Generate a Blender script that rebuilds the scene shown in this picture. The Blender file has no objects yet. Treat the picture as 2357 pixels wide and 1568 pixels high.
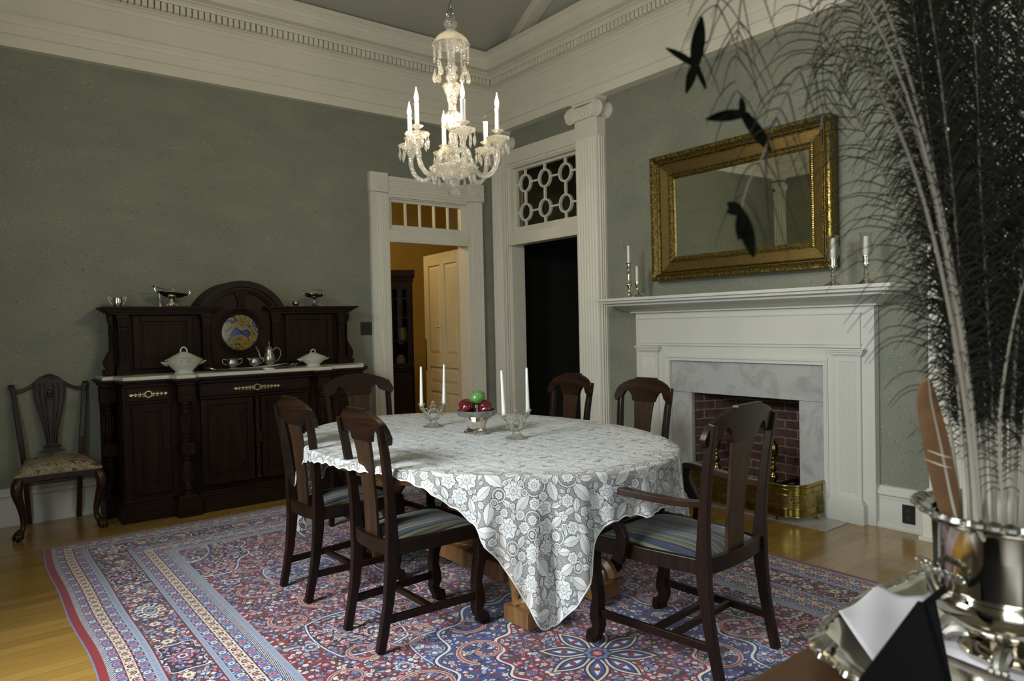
import bpy, math, random
import numpy as np
from mathutils import Matrix, Vector
rnd = random.Random(7)
PI = math.pi
sc = bpy.context.scene
COL = sc.collection
# ------------------------------------------------------------------ camera
cd = bpy.data.cameras.new('camera'); cam = bpy.data.objects.new('camera', cd); COL.objects.link(cam)
cd.sensor_width = 36.0; cd.lens = 24.944; cd.clip_start = 0.02; cd.clip_end = 60
def _axes(yaw, pit, rol):
    f = Vector((math.sin(yaw)*math.cos(pit), math.cos(yaw)*math.cos(pit), math.sin(pit)))
    r0 = Vector((math.cos(yaw), -math.sin(yaw), 0)); u0 = r0.cross(f)
    return r0*math.cos(rol)+u0*math.sin(rol), -r0*math.sin(rol)+u0*math.cos(rol), f
_r, _u, _f = _axes(0.66107789, -0.02294462, -0.02223269)
cam.matrix_world = Matrix(((_r.x, _u.x, -_f.x, 0), (_r.y, _u.y, -_f.y, 0), (_r.z, _u.z, -_f.z, 1.35), (0, 0, 0, 1)))
cd.dof.use_dof = True; cd.dof.focus_distance = 3.3; cd.dof.aperture_fstop = 5.0
sc.camera = cam
# ------------------------------------------------------------------ world, exposure, daylight
sc.view_settings.view_transform = 'Standard'; sc.view_settings.look = 'None'
sc.view_settings.exposure = 0.25; sc.view_settings.gamma = 1.0; sc.view_settings.use_curve_mapping = False
w = bpy.data.worlds.new('world'); sc.world = w; w.use_nodes = True
w.node_tree.nodes['Background'].inputs[0].default_value = (0.55, 0.65, 0.8, 1); w.node_tree.nodes['Background'].inputs[1].default_value = 0.4
def area(name, loc, rot, sx, sy, power, col):
    l = bpy.data.lights.new(name, 'AREA'); l.shape = 'RECTANGLE'; l.size = sx; l.size_y = sy; l.energy = power; l.color = col
    o = bpy.data.objects.new(name, l); COL.objects.link(o); o.location = loc; o.rotation_euler = rot; return o
DAY = (0.90, 0.96, 1.0)
XL, XR, YF, YB = -0.83, 4.655, -1.5, 6.163      # room faces
area('daylight_window_1', (XL-0.04, -0.45, 1.75), (0, -PI/2, 0), 2.0, 0.9, 26, DAY)
area('daylight_window_2', (XL-0.04, 2.6, 1.75), (0, -PI/2, 0), 2.0, 1.1, 30, DAY)
area('daylight_window_3', (2.6, YF-0.04, 1.75), (PI/2, 0, 0), 1.3, 2.0, 20, DAY)
area('sky_over_window_1', (XL-1.0, -0.45, 2.95), (0, -PI/2+0.72, 0), 1.3, 1.5, 60, DAY)
area('sky_over_window_2', (XL-1.0, 2.7, 2.95), (0, -PI/2+0.72, 0), 1.3, 1.7, 285, DAY)
WARM = (1.0, 0.74, 0.42)
def point(name, loc, power, col, r=0.1):
    l = bpy.data.lights.new(name, 'POINT'); l.energy = power; l.color = col; l.shadow_soft_size = r
    o = bpy.data.objects.new(name, l); COL.objects.link(o); o.location = loc; return o
point('hall_ceiling_lamp', (3.3, 7.6, 2.75), 30, (1.0, 0.76, 0.40), 0.12)
BULB = 700.0
# ------------------------------------------------------------------ node helpers
def nmat(name):
    m = bpy.data.materials.new(name); m.use_nodes = True; nt = m.node_tree
    b = nt.nodes['Principled BSDF']; return m, nt, b
def N(nt, t, **k):
    n = nt.nodes.new(t)
    for a, v in k.items():
        if a.startswith('i_'): n.inputs[int(a[2:]) if a[2:].isdigit() else a[2:]].default_value = v
        else: setattr(n, a, v)
    return n
def L(nt, a, b): nt.links.new(a, b)
def ramp(nt, fac, stops, interp='LINEAR'):
    r = nt.nodes.new('ShaderNodeValToRGB'); r.color_ramp.interpolation = interp
    e = r.color_ramp.elements
    while len(e) < len(stops): e.new(0.5)
    for q, (p, c) in zip(e, stops): q.position = p; q.color = (*c, 1) if len(c) == 3 else c
    L(nt, fac, r.inputs[0]); return r.outputs[0]
def math_(nt, op, a, b=None, c=None):
    n = nt.nodes.new('ShaderNodeMath'); n.operation = op
    for i, v in enumerate((a, b, c)):
        if v is None: continue
        if isinstance(v, (int, float)): n.inputs[i].default_value = v
        else: L(nt, v, n.inputs[i])
    return n.outputs[0]
def mixc(nt, fac, a, b, mode='MIX'):
    n = nt.nodes.new('ShaderNodeMix'); n.data_type = 'RGBA'; n.blend_type = mode
    for i, v in ((0, fac), (6, a), (7, b)):
        if isinstance(v, (int, float)): n.inputs[i].default_value = v
        elif isinstance(v, tuple): n.inputs[i].default_value = (*v, 1)
        else: L(nt, v, n.inputs[i])
    return n.outputs[2]
def bump(nt, b, h, strength=0.3, dist=0.002):
    n = N(nt, 'ShaderNodeBump'); n.inputs['Strength'].default_value = strength; n.inputs['Distance'].default_value = dist
    L(nt, h, n.inputs['Height']); L(nt, n.outputs[0], b.inputs['Normal'])
def coords(nt, kind='Object', scale=(1, 1, 1), rot=(0, 0, 0), world=False):
    mp = N(nt, 'ShaderNodeMapping'); mp.inputs['Scale'].default_value = scale; mp.inputs['Rotation'].default_value = rot
    if world: g = N(nt, 'ShaderNodeNewGeometry'); L(nt, g.outputs['Position'], mp.inputs[0])
    else: g = N(nt, 'ShaderNodeTexCoord'); L(nt, g.outputs[kind], mp.inputs[0])
    return mp.outputs[0]
def noise(nt, vec, scale, detail=3, rough=0.5, dist=0.0):
    n = N(nt, 'ShaderNodeTexNoise'); n.inputs['Scale'].default_value = scale; n.inputs['Detail'].default_value = detail
    n.inputs['Roughness'].default_value = rough; n.inputs['Distortion'].default_value = dist
    if vec is not None: L(nt, vec, n.inputs['Vector'])
    return n.outputs[0]
def plain(name, col, rough=0.5, metal=0.0, spec=0.5, var=0.06, vs=12.0, bmp=0.0, coat=0.0):
    m, nt, b = nmat(name)
    v = coords(nt)
    nz = noise(nt, v, vs, 4)
    lo = tuple(c*(1-var) for c in col); hi = tuple(min(1, c*(1+var)) for c in col)
    L(nt, ramp(nt, nz, [(0.3, lo), (0.7, hi)]), b.inputs['Base Color'])
    b.inputs['Roughness'].default_value = rough; b.inputs['Metallic'].default_value = metal
    b.inputs['Specular IOR Level'].default_value = spec; b.inputs['Coat Weight'].default_value = coat
    if bmp: bump(nt, b, nz, bmp, 0.001)
    return m
def wood(name, lo, hi, rough=0.35, axis=2, fine=60, coat=0.12, spec=0.4):
    m, nt, b = nmat(name)
    s = [9.0, 9.0, 9.0]; s[axis] = 0.9
    v = coords(nt, scale=tuple(s))
    n1 = noise(nt, v, 2.0, 6, 0.6, 0.8)
    s2 = [fine, fine, fine]; s2[axis] = 2.0
    n2 = noise(nt, coords(nt, scale=tuple(s2)), 2.0, 3)
    f = math_(nt, 'ADD', math_(nt, 'MULTIPLY', n1, 0.65), math_(nt, 'MULTIPLY', n2, 0.35))
    L(nt, ramp(nt, f, [(0.32, lo), (0.55, tuple((a+c)/2 for a, c in zip(lo, hi))), (0.7, hi)]), b.inputs['Base Color'])
    b.inputs['Roughness'].default_value = rough; b.inputs['Specular IOR Level'].default_value = spec; b.inputs['Coat Weight'].default_value = coat; b.inputs['Coat Roughness'].default_value = 0.22
    bump(nt, b, n2, 0.08, 0.001)
    return m
MT = {}
MT['trim'] = plain('painted_trim', (0.69, 0.675, 0.575), 0.42, var=0.03, vs=3)
MT['trim2'] = plain('painted_mantel', (0.60, 0.60, 0.54), 0.38, var=0.02, vs=3)
MT['ceil'] = plain('ceiling_paint', (0.40, 0.41, 0.355), 0.8, var=0.04, vs=1.5)
MT['dark'] = plain('painted_room_shade', (0.012, 0.012, 0.011), 0.8)  # near-black colour stands in for the shade of the unlit room
MT['ochre'] = plain('ochre_wall_paint', (0.52, 0.37, 0.10), 0.8, var=0.08, vs=2)
MT['doorp'] = plain('cream_door_paint', (0.60, 0.53, 0.34), 0.45, var=0.04, vs=3)
MT['maho'] = wood('dark_mahogany', (0.0055, 0.0028, 0.0016), (0.024, 0.0100, 0.0048), 0.36, spec=0.2, coat=0.06)
MT['mahox'] = wood('dark_mahogany_crosswise', (0.0065, 0.0032, 0.0017), (0.030, 0.0122, 0.0056), 0.34, axis=1, spec=0.22, coat=0.06)
MT['splat'] = wood('splat_mahogany', (0.018, 0.0098, 0.0052), (0.060, 0.030, 0.0145), 0.38, spec=0.22, coat=0.06)
MT['side'] = wood('sideboard_walnut', (0.0052, 0.0024, 0.0011), (0.025, 0.0092, 0.0036), 0.55, coat=0.0, spec=0.16)
MT['sidex'] = wood('sideboard_walnut_crosswise', (0.0052, 0.0024, 0.0011), (0.025, 0.0092, 0.0036), 0.5, axis=0, coat=0.0, spec=0.2)
MT['redm'] = wood('red_mahogany', (0.012, 0.0052, 0.0030), (0.044, 0.018, 0.0095), 0.28, spec=0.35)
MT['oak'] = wood('golden_oak', (0.10, 0.048, 0.016), (0.26, 0.135, 0.045), 0.35)
MT['tabw'] = wood('brown_side_table', (0.06, 0.028, 0.012), (0.14, 0.07, 0.03), 0.3, axis=0)
MT['silver'] = plain('polished_silver', (0.74, 0.70, 0.60), 0.16, 1.0, var=0.12, vs=25)
MT['silverd'] = plain('tarnished_silver', (0.36, 0.35, 0.31), 0.33, 1.0, var=0.3, vs=40, bmp=0.4)
MT['brass'] = plain('polished_brass', (0.30, 0.235, 0.065), 0.2, 1.0, var=0.3, vs=18)
MT['brassp'] = plain('pale_brass_mount', (0.70, 0.66, 0.38), 0.35, 1.0, var=0.2, vs=60)
MT['chrome'] = plain('dull_steel', (0.42, 0.42, 0.40), 0.22, 1.0)
MT['black'] = plain('black_plastic', (0.012, 0.012, 0.012), 0.4)
MT['blackc'] = plain('black_card', (0.003, 0.003, 0.003), 0.85, spec=0.1)
MT['wax'] = plain('white_wax', (0.80, 0.82, 0.74), 0.4, var=0.03)
MT['sleeve'] = plain('candle_sleeve', (0.78, 0.76, 0.70), 0.5, var=0.03)
MT['paper'] = plain('white_paper_napkin', (0.62, 0.60, 0.62), 0.85, var=0.05, vs=9, bmp=0.2)
MT['apr'] = plain('red_apple_skin', (0.085, 0.004, 0.007), 0.16, var=0.35, vs=30, coat=0.5)
MT['apg'] = plain('green_apple_skin', (0.10, 0.25, 0.055), 0.2, var=0.15, vs=20, coat=0.4)
MT['stem'] = plain('dark_stem', (0.03, 0.015, 0.008), 0.7)
MT['iron'] = plain('black_iron', (0.02, 0.018, 0.016), 0.6)
MT['card'] = plain('white_card', (0.66, 0.58, 0.42), 0.6)
MT['ink'] = plain('printed_ink', (0.05, 0.04, 0.03), 0.7)
MT['jar'] = plain('crockery', (0.42, 0.34, 0.22), 0.5, var=0.1)
def glassy(name, tint=(0.97, 0.96, 0.90), k=0.5, rough=0.02, ior=1.5):
    m = bpy.data.materials.new(name); m.use_nodes = True; nt = m.node_tree; nt.nodes.clear()
    o = N(nt, 'ShaderNodeOutputMaterial'); g = N(nt, 'ShaderNodeBsdfGlass'); t = N(nt, 'ShaderNodeBsdfTransparent'); mx = N(nt, 'ShaderNodeMixShader')
    g.inputs['Color'].default_value = (*tint, 1); g.inputs['Roughness'].default_value = rough; g.inputs['IOR'].default_value = ior
    t.inputs['Color'].default_value = (*tint, 1); mx.inputs[0].default_value = k
    L(nt, t.outputs[0], mx.inputs[1]); L(nt, g.outputs[0], mx.inputs[2]); L(nt, mx.outputs[0], o.inputs[0]); return m
MT['glass'] = glassy('cut_glass', (1.0, 1.0, 0.98), 0.7)
MT['thin'] = glassy('thin_glass', (0.97, 0.97, 0.95), 0.30, ior=1.45)
def crystal():
    m = bpy.data.materials.new('faceted_crystal'); m.use_nodes = True; nt = m.node_tree; nt.nodes.clear()
    o = N(nt, 'ShaderNodeOutputMaterial'); g = N(nt, 'ShaderNodeBsdfGlass'); g.inputs['IOR'].default_value = 1.55; g.inputs['Color'].default_value = (1, 1, 0.98, 1)
    t = N(nt, 'ShaderNodeBsdfTransparent'); d = N(nt, 'ShaderNodeBsdfTranslucent'); d.inputs['Color'].default_value = (1, 0.98, 0.90, 1); gl = N(nt, 'ShaderNodeBsdfGlossy'); gl.inputs['Roughness'].default_value = 0.12
    vo = N(nt, 'ShaderNodeTexVoronoi'); vo.inputs['Scale'].default_value = 130; L(nt, coords(nt), vo.inputs['Vector']); bm = N(nt, 'ShaderNodeBump'); bm.inputs['Strength'].default_value = 0.9; bm.inputs['Distance'].default_value = 0.004; L(nt, vo.outputs['Distance'], bm.inputs['Height'])
    for q in (g, gl): L(nt, bm.outputs[0], q.inputs['Normal'])
    a = N(nt, 'ShaderNodeMixShader'); a.inputs[0].default_value = 0.75; L(nt, t.outputs[0], a.inputs[1]); L(nt, g.outputs[0], a.inputs[2])
    b = N(nt, 'ShaderNodeMixShader'); b.inputs[0].default_value = 0.15; L(nt, a.outputs[0], b.inputs[1]); L(nt, d.outputs[0], b.inputs[2])
    c = N(nt, 'ShaderNodeMixShader'); c.inputs[0].default_value = 0.14; L(nt, b.outputs[0], c.inputs[1]); L(nt, gl.outputs[0], c.inputs[2]); L(nt, c.outputs[0], o.inputs[0]); return m
MT['crystal'] = crystal()
MT['urn'] = plain('silver_painted_dark_reflection', (0.46, 0.43, 0.36), 0.10, 1.0, var=0.15, vs=20)  # silver darkened in colour to imitate reflections of a dark room
MT['pane'] = glassy('window_pane', (0.85, 0.84, 0.78), 0.10)
def emis(name, col, s):
    m = bpy.data.materials.new(name); m.use_nodes = True; nt = m.node_tree; nt.nodes.clear()
    o = N(nt, 'ShaderNodeOutputMaterial'); e = N(nt, 'ShaderNodeEmission'); e.inputs[0].default_value = (*col, 1); e.inputs[1].default_value = s
    L(nt, e.outputs[0], o.inputs[0]); return m
MT['flame'] = emis('lit_bulb', (1.0, 0.80, 0.50), BULB)
# wallpaper: fine swirling damask on grey-green
def wallpaper(name, lo, hi):
    m, nt, b = nmat(name)
    v = coords(nt, world=True)
    nz = N(nt, 'ShaderNodeTexNoise'); nz.inputs['Scale'].default_value = 30; nz.inputs['Detail'].default_value = 1; L(nt, v, nz.inputs['Vector'])
    d = N(nt, 'ShaderNodeVectorMath'); d.operation = 'MULTIPLY_ADD'; d.inputs[1].default_value = (0.018, 0.018, 0.018); L(nt, nz.outputs['Color'], d.inputs[0]); L(nt, v, d.inputs[2])
    vo = N(nt, 'ShaderNodeTexVoronoi'); vo.inputs['Scale'].default_value = 15; vo.inputs['Randomness'].default_value = 0.8; L(nt, d.outputs[0], vo.inputs['Vector'])
    ring = math_(nt, 'SINE', math_(nt, 'MULTIPLY', vo.outputs['Distance'], 52.0))
    fine = noise(nt, coords(nt, world=True, scale=(1, 1, 3.0)), 110, 2, 0.6)
    big = noise(nt, coords(nt, world=True, scale=(1, 1, 2.2)), 2.4, 3)
    f = math_(nt, 'ADD', math_(nt, 'MULTIPLY', ring, 0.30), math_(nt, 'MULTIPLY', fine, 1.1))
    f2 = math_(nt, 'ADD', f, math_(nt, 'MULTIPLY', math_(nt, 'SUBTRACT', big, 0.5), 0.7))
    L(nt, ramp(nt, f2, [(0.1, lo), (1.0, hi)]), b.inputs['Base Color'])
    b.inputs['Roughness'].default_value = 0.75; b.inputs['Specular IOR Level'].default_value = 0.2
    return m
MT['paperw'] = wallpaper('damask_wallpaper', (0.155, 0.180, 0.155), (0.285, 0.280, 0.205))
# floor boards
def floorm():
    m, nt, b = nmat('oak_floor_boards')
    v = coords(nt, world=True)
    br = N(nt, 'ShaderNodeTexBrick'); br.offset = 0.37; br.offset_frequency = 3
    br.inputs['Scale'].default_value = 1.0; br.inputs['Brick Width'].default_value = 1.1; br.inputs['Row Height'].default_value = 0.075
    br.inputs['Mortar Size'].default_value = 0.0012; br.inputs['Mortar Smooth'].default_value = 0.2; br.inputs['Bias'].default_value = 0.0
    br.inputs['Color1'].default_value = (0.0, 0, 0, 1); br.inputs['Color2'].default_value = (1, 1, 1, 1); br.inputs['Mortar'].default_value = (0.5, 0.5, 0.5, 1)
    L(nt, v, br.inputs['Vector'])
    n1 = noise(nt, coords(nt, world=True, scale=(1.6, 26, 1)), 3.0, 5, 0.6, 0.6)
    f = math_(nt, 'ADD', math_(nt, 'MULTIPLY', br.outputs['Color'], 0.45), math_(nt, 'MULTIPLY', n1, 0.55))
    c = ramp(nt, f, [(0.10, (0.20, 0.108, 0.020)), (0.5, (0.29, 0.168, 0.037)), (0.9, (0.37, 0.230, 0.056))])
    c = mixc(nt, math_(nt, 'MULTIPLY', br.outputs['Fac'], 0.6), c, (0.10, 0.05, 0.02))
    L(nt, c, b.inputs['Base Color']); b.inputs['Roughness'].default_value = 0.24; b.inputs['Coat Weight'].default_value = 0.35; b.inputs['Coat Roughness'].default_value = 0.08
    bump(nt, b, math_(nt, 'SUBTRACT', 1.0, br.outputs['Fac']), 0.25, 0.001)
    return m
MT['floor'] = floorm()
def marble(name, base, vein, sc_=6.0, thr=0.55):
    m, nt, b = nmat(name)
    v = coords(nt, world=True)
    a = noise(nt, v, sc_, 8, 0.65, 1.2); s = noise(nt, v, 90, 2)
    va = ramp(nt, a, [(thr-0.08, (0, 0, 0)), (thr+0.10, (1, 1, 1))])
    c = mixc(nt, math_(nt, 'MULTIPLY', va, 0.45), base, vein)
    sp = ramp(nt, s, [(0.60, (0, 0, 0)), (0.72, (1, 1, 1))])
    c = mixc(nt, math_(nt, 'MULTIPLY', sp, 0.35), c, vein)
    L(nt, c, b.inputs['Base Color']); b.inputs['Roughness'].default_value = 0.28
    return m
MT['marble'] = marble('grey_veined_marble', (0.44, 0.44, 0.42), (0.20, 0.20, 0.19))
MT['marblew'] = marble('white_marble_top', (0.55, 0.54, 0.44), (0.28, 0.27, 0.22), 5.0, 0.6)
def bricks(name):
    m, nt, b = nmat(name)
    v = coords(nt)
    br = N(nt, 'ShaderNodeTexBrick'); br.inputs['Scale'].default_value = 1.0; br.inputs['Brick Width'].default_value = 0.205; br.inputs['Row Height'].default_value = 0.07
    br.inputs['Mortar Size'].default_value = 0.006; br.inputs['Mortar Smooth'].default_value = 0.3; br.inputs['Bias'].default_value = -0.1
    br.inputs['Color1'].default_value = (0.075, 0.030, 0.022, 1); br.inputs['Color2'].default_value = (0.15, 0.068, 0.046, 1); br.inputs['Mortar'].default_value = (0.25, 0.22, 0.18, 1)
    nz = N(nt, 'ShaderNodeTexNoise'); nz.inputs['Scale'].default_value = 9; L(nt, v, nz.inputs['Vector'])
    md = N(nt, 'ShaderNodeVectorMath'); md.operation = 'MULTIPLY_ADD'; md.inputs[1].default_value = (0.012, 0.012, 0.012); L(nt, nz.outputs['Color'], md.inputs[0]); L(nt, v, md.inputs[2]); L(nt, md.outputs[0], br.inputs['Vector'])
    n = noise(nt, v, 22, 5)
    c = mixc(nt, 0.75, br.outputs['Color'], ramp(nt, n, [(0.3, (0.3, 0.28, 0.28)), (0.7, (1, 1, 1))]), 'MULTIPLY')
    L(nt, c, b.inputs['Base Color']); b.inputs['Roughness'].default_value = 0.85
    bump(nt, b, math_(nt, 'SUBTRACT', math_(nt, 'MULTIPLY', n, 0.4), br.outputs['Fac']), 0.7, 0.006)
    return m
MT['brick'] = bricks('firebox_brick')
def giltm():
    m, nt, b = nmat('antique_gilt')
    v = coords(nt); n = noise(nt, v, 60, 5)
    L(nt, ramp(nt, n, [(0.38, (0.10, 0.068, 0.018)), (0.52, (0.20, 0.145, 0.036)), (0.72, (0.34, 0.26, 0.07))]), b.inputs['Base Color'])
    b.inputs['Metallic'].default_value = 0.85; b.inputs['Roughness'].default_value = 0.33
    bump(nt, b, n, 0.5, 0.002); return m
MT['gilt'] = giltm()
def giltpat():
    m, nt, b = nmat('gilt_lattice_pattern')
    v = coords(nt)
    w1 = N(nt, 'ShaderNodeTexWave'); w1.inputs['Scale'].default_value = 42; w1.bands_direction = 'DIAGONAL'; L(nt, coords(nt, scale=(0.4, 1, 1)), w1.inputs['Vector'])
    w2 = N(nt, 'ShaderNodeTexWave'); w2.inputs['Scale'].default_value = 42; w2.bands_direction = 'DIAGONAL'; L(nt, coords(nt, scale=(0.4, -1, 1)), w2.inputs['Vector'])
    f = math_(nt, 'MAXIMUM', w1.outputs['Fac'], w2.outputs['Fac'])
    n = noise(nt, v, 40, 4)
    L(nt, ramp(nt, math_(nt, 'MULTIPLY', f, math_(nt, 'ADD', n, 0.45)), [(0.3, (0.12, 0.080, 0.024)), (0.9, (0.20, 0.14, 0.045))]), b.inputs['Base Color'])
    b.inputs['Metallic'].default_value = 0.8; b.inputs['Roughness'].default_value = 0.42
    bump(nt, b, f, 0.4, 0.002); return m
MT['giltp'] = giltpat()
def mirrorm():
    m, nt, b = nmat('old_mirror_silvering')
    v = coords(nt); s = noise(nt, v, 55, 2)
    L(nt, ramp(nt, s, [(0.70, (0.86, 0.90, 0.80)), (0.76, (0.10, 0.10, 0.09))]), b.inputs['Base Color'])
    b.inputs['Metallic'].default_value = 1.0; b.inputs['Roughness'].default_value = 0.015; return m
MT['mirror'] = mirrorm()
def stripes():
    m, nt, b = nmat('striped_seat_fabric')
    v = coords(nt); sp = N(nt, 'ShaderNodeSeparateXYZ'); L(nt, v, sp.inputs[0])
    f = math_(nt, 'FRACT', math_(nt, 'MULTIPLY', math_(nt, 'ADD', sp.outputs[1], 1.0), 1/0.074))
    col = ramp(nt, f, [(0.0, (0.022, 0.032, 0.062)), (0.20, (0.15, 0.16, 0.075)), (0.36, (0.006, 0.007, 0.014)), (0.46, (0.11, 0.10, 0.05)), (0.58, (0.07, 0.030, 0.024)), (0.63, (0.14, 0.15, 0.08)), (0.76, (0.006, 0.007, 0.014)), (0.86, (0.026, 0.038, 0.072))], 'CONSTANT')
    n = noise(nt, coords(nt, scale=(1, 0.5, 1)), 400, 2)
    col = mixc(nt, 0.7, col, ramp(nt, n, [(0.35, (0.35, 0.35, 0.35)), (0.65, (1, 1, 1))]), 'MULTIPLY')
    L(nt, col, b.inputs['Base Color']); b.inputs['Roughness'].default_value = 0.85; b.inputs['Sheen Weight'].default_value = 0.2
    bump(nt, b, n, 0.3, 0.001); return m
MT['stripe'] = stripes()
def floral():
    m, nt, b = nmat('floral_tapestry')
    v = coords(nt); n = noise(nt, v, 16, 2, 0.5, 1.5); n2 = noise(nt, v, 30, 3, 0.5, 0.5)
    c = ramp(nt, n, [(0.36, (0.13, 0.04, 0.035)), (0.42, (0.30, 0.28, 0.18)), (0.52, (0.32, 0.30, 0.20)), (0.56, (0.20, 0.15, 0.05)), (0.62, (0.30, 0.29, 0.19)), (0.67, (0.16, 0.055, 0.05))], 'CONSTANT')
    c = mixc(nt, 0.6, c, ramp(nt, n2, [(0.35, (0.5, 0.5, 0.45)), (0.6, (1, 1, 1))]), 'MULTIPLY')
    L(nt, c, b.inputs['Base Color']); b.inputs['Roughness'].default_value = 0.8; return m
MT['floral'] = floral()
def nails():
    m, nt, b = nmat('brass_nail_braid')
    v = coords(nt, scale=(150, 150, 150)); ch = N(nt, 'ShaderNodeTexChecker'); ch.inputs['Scale'].default_value = 1.0; L(nt, v, ch.inputs['Vector'])
    L(nt, ramp(nt, ch.outputs['Fac'], [(0.4, (0.06, 0.05, 0.02)), (0.6, (0.42, 0.38, 0.18))]), b.inputs['Base Color']); b.inputs['Roughness'].default_value = 0.5; return m
MT['nail'] = nails()
def china():
    m, nt, b = nmat('transfer_printed_china')
    v = coords(nt); n = noise(nt, v, 34, 3, 0.5, 1.0)
    sp = N(nt, 'ShaderNodeSeparateXYZ'); L(nt, v, sp.inputs[0])
    band = ramp(nt, sp.outputs[2], [(0.075, (0, 0, 0)), (0.085, (1, 1, 1)), (0.118, (1, 1, 1)), (0.125, (0.25, 0.25, 0.25)), (0.15, (0, 0, 0))])
    f = math_(nt, 'MULTIPLY', ramp(nt, n, [(0.55, (0, 0, 0)), (0.60, (1, 1, 1))]), band)
    c = mixc(nt, math_(nt, 'MULTIPLY', f, 0.6), (0.50, 0.52, 0.44), (0.24, 0.17, 0.10))
    L(nt, c, b.inputs['Base Color']); b.inputs['Roughness'].default_value = 0.15; return m
MT['china'] = china()
def roundel():
    m, nt, b = nmat('painted_roundel_glaze')
    v = coords(nt); n = noise(nt, v, 10, 5, 0.65, 0.9)
    c = ramp(nt, n, [(0.30, (0.045, 0.06, 0.22)), (0.40, (0.02, 0.025, 0.02)), (0.45, (0.22, 0.24, 0.20)), (0.48, (0.20, 0.13, 0.012)), (0.54, (0.25, 0.16, 0.015)), (0.57, (0.03, 0.04, 0.035)), (0.61, (0.17, 0.18, 0.20)), (0.66, (0.16, 0.09, 0.01))], 'CONSTANT')
    L(nt, c, b.inputs['Base Color']); b.inputs['Roughness'].default_value = 0.15; return m
MT['round'] = roundel()
def pierced():
    m, nt, b = nmat('pierced_brass_sheet')
    v = coords(nt); vo = N(nt, 'ShaderNodeTexVoronoi'); vo.feature = 'DISTANCE_TO_EDGE'; vo.inputs['Scale'].default_value = 75; L(nt, v, vo.inputs['Vector'])
    L(nt, ramp(nt, vo.outputs['Distance'], [(0.17, (1, 1, 1)), (0.22, (0, 0, 0))]), b.inputs['Alpha'])
    b.inputs['Base Color'].default_value = (0.34, 0.26, 0.08, 1); b.inputs['Metallic'].default_value = 1; b.inputs['Roughness'].default_value = 0.3; return m
MT['pierce'] = pierced()
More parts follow.
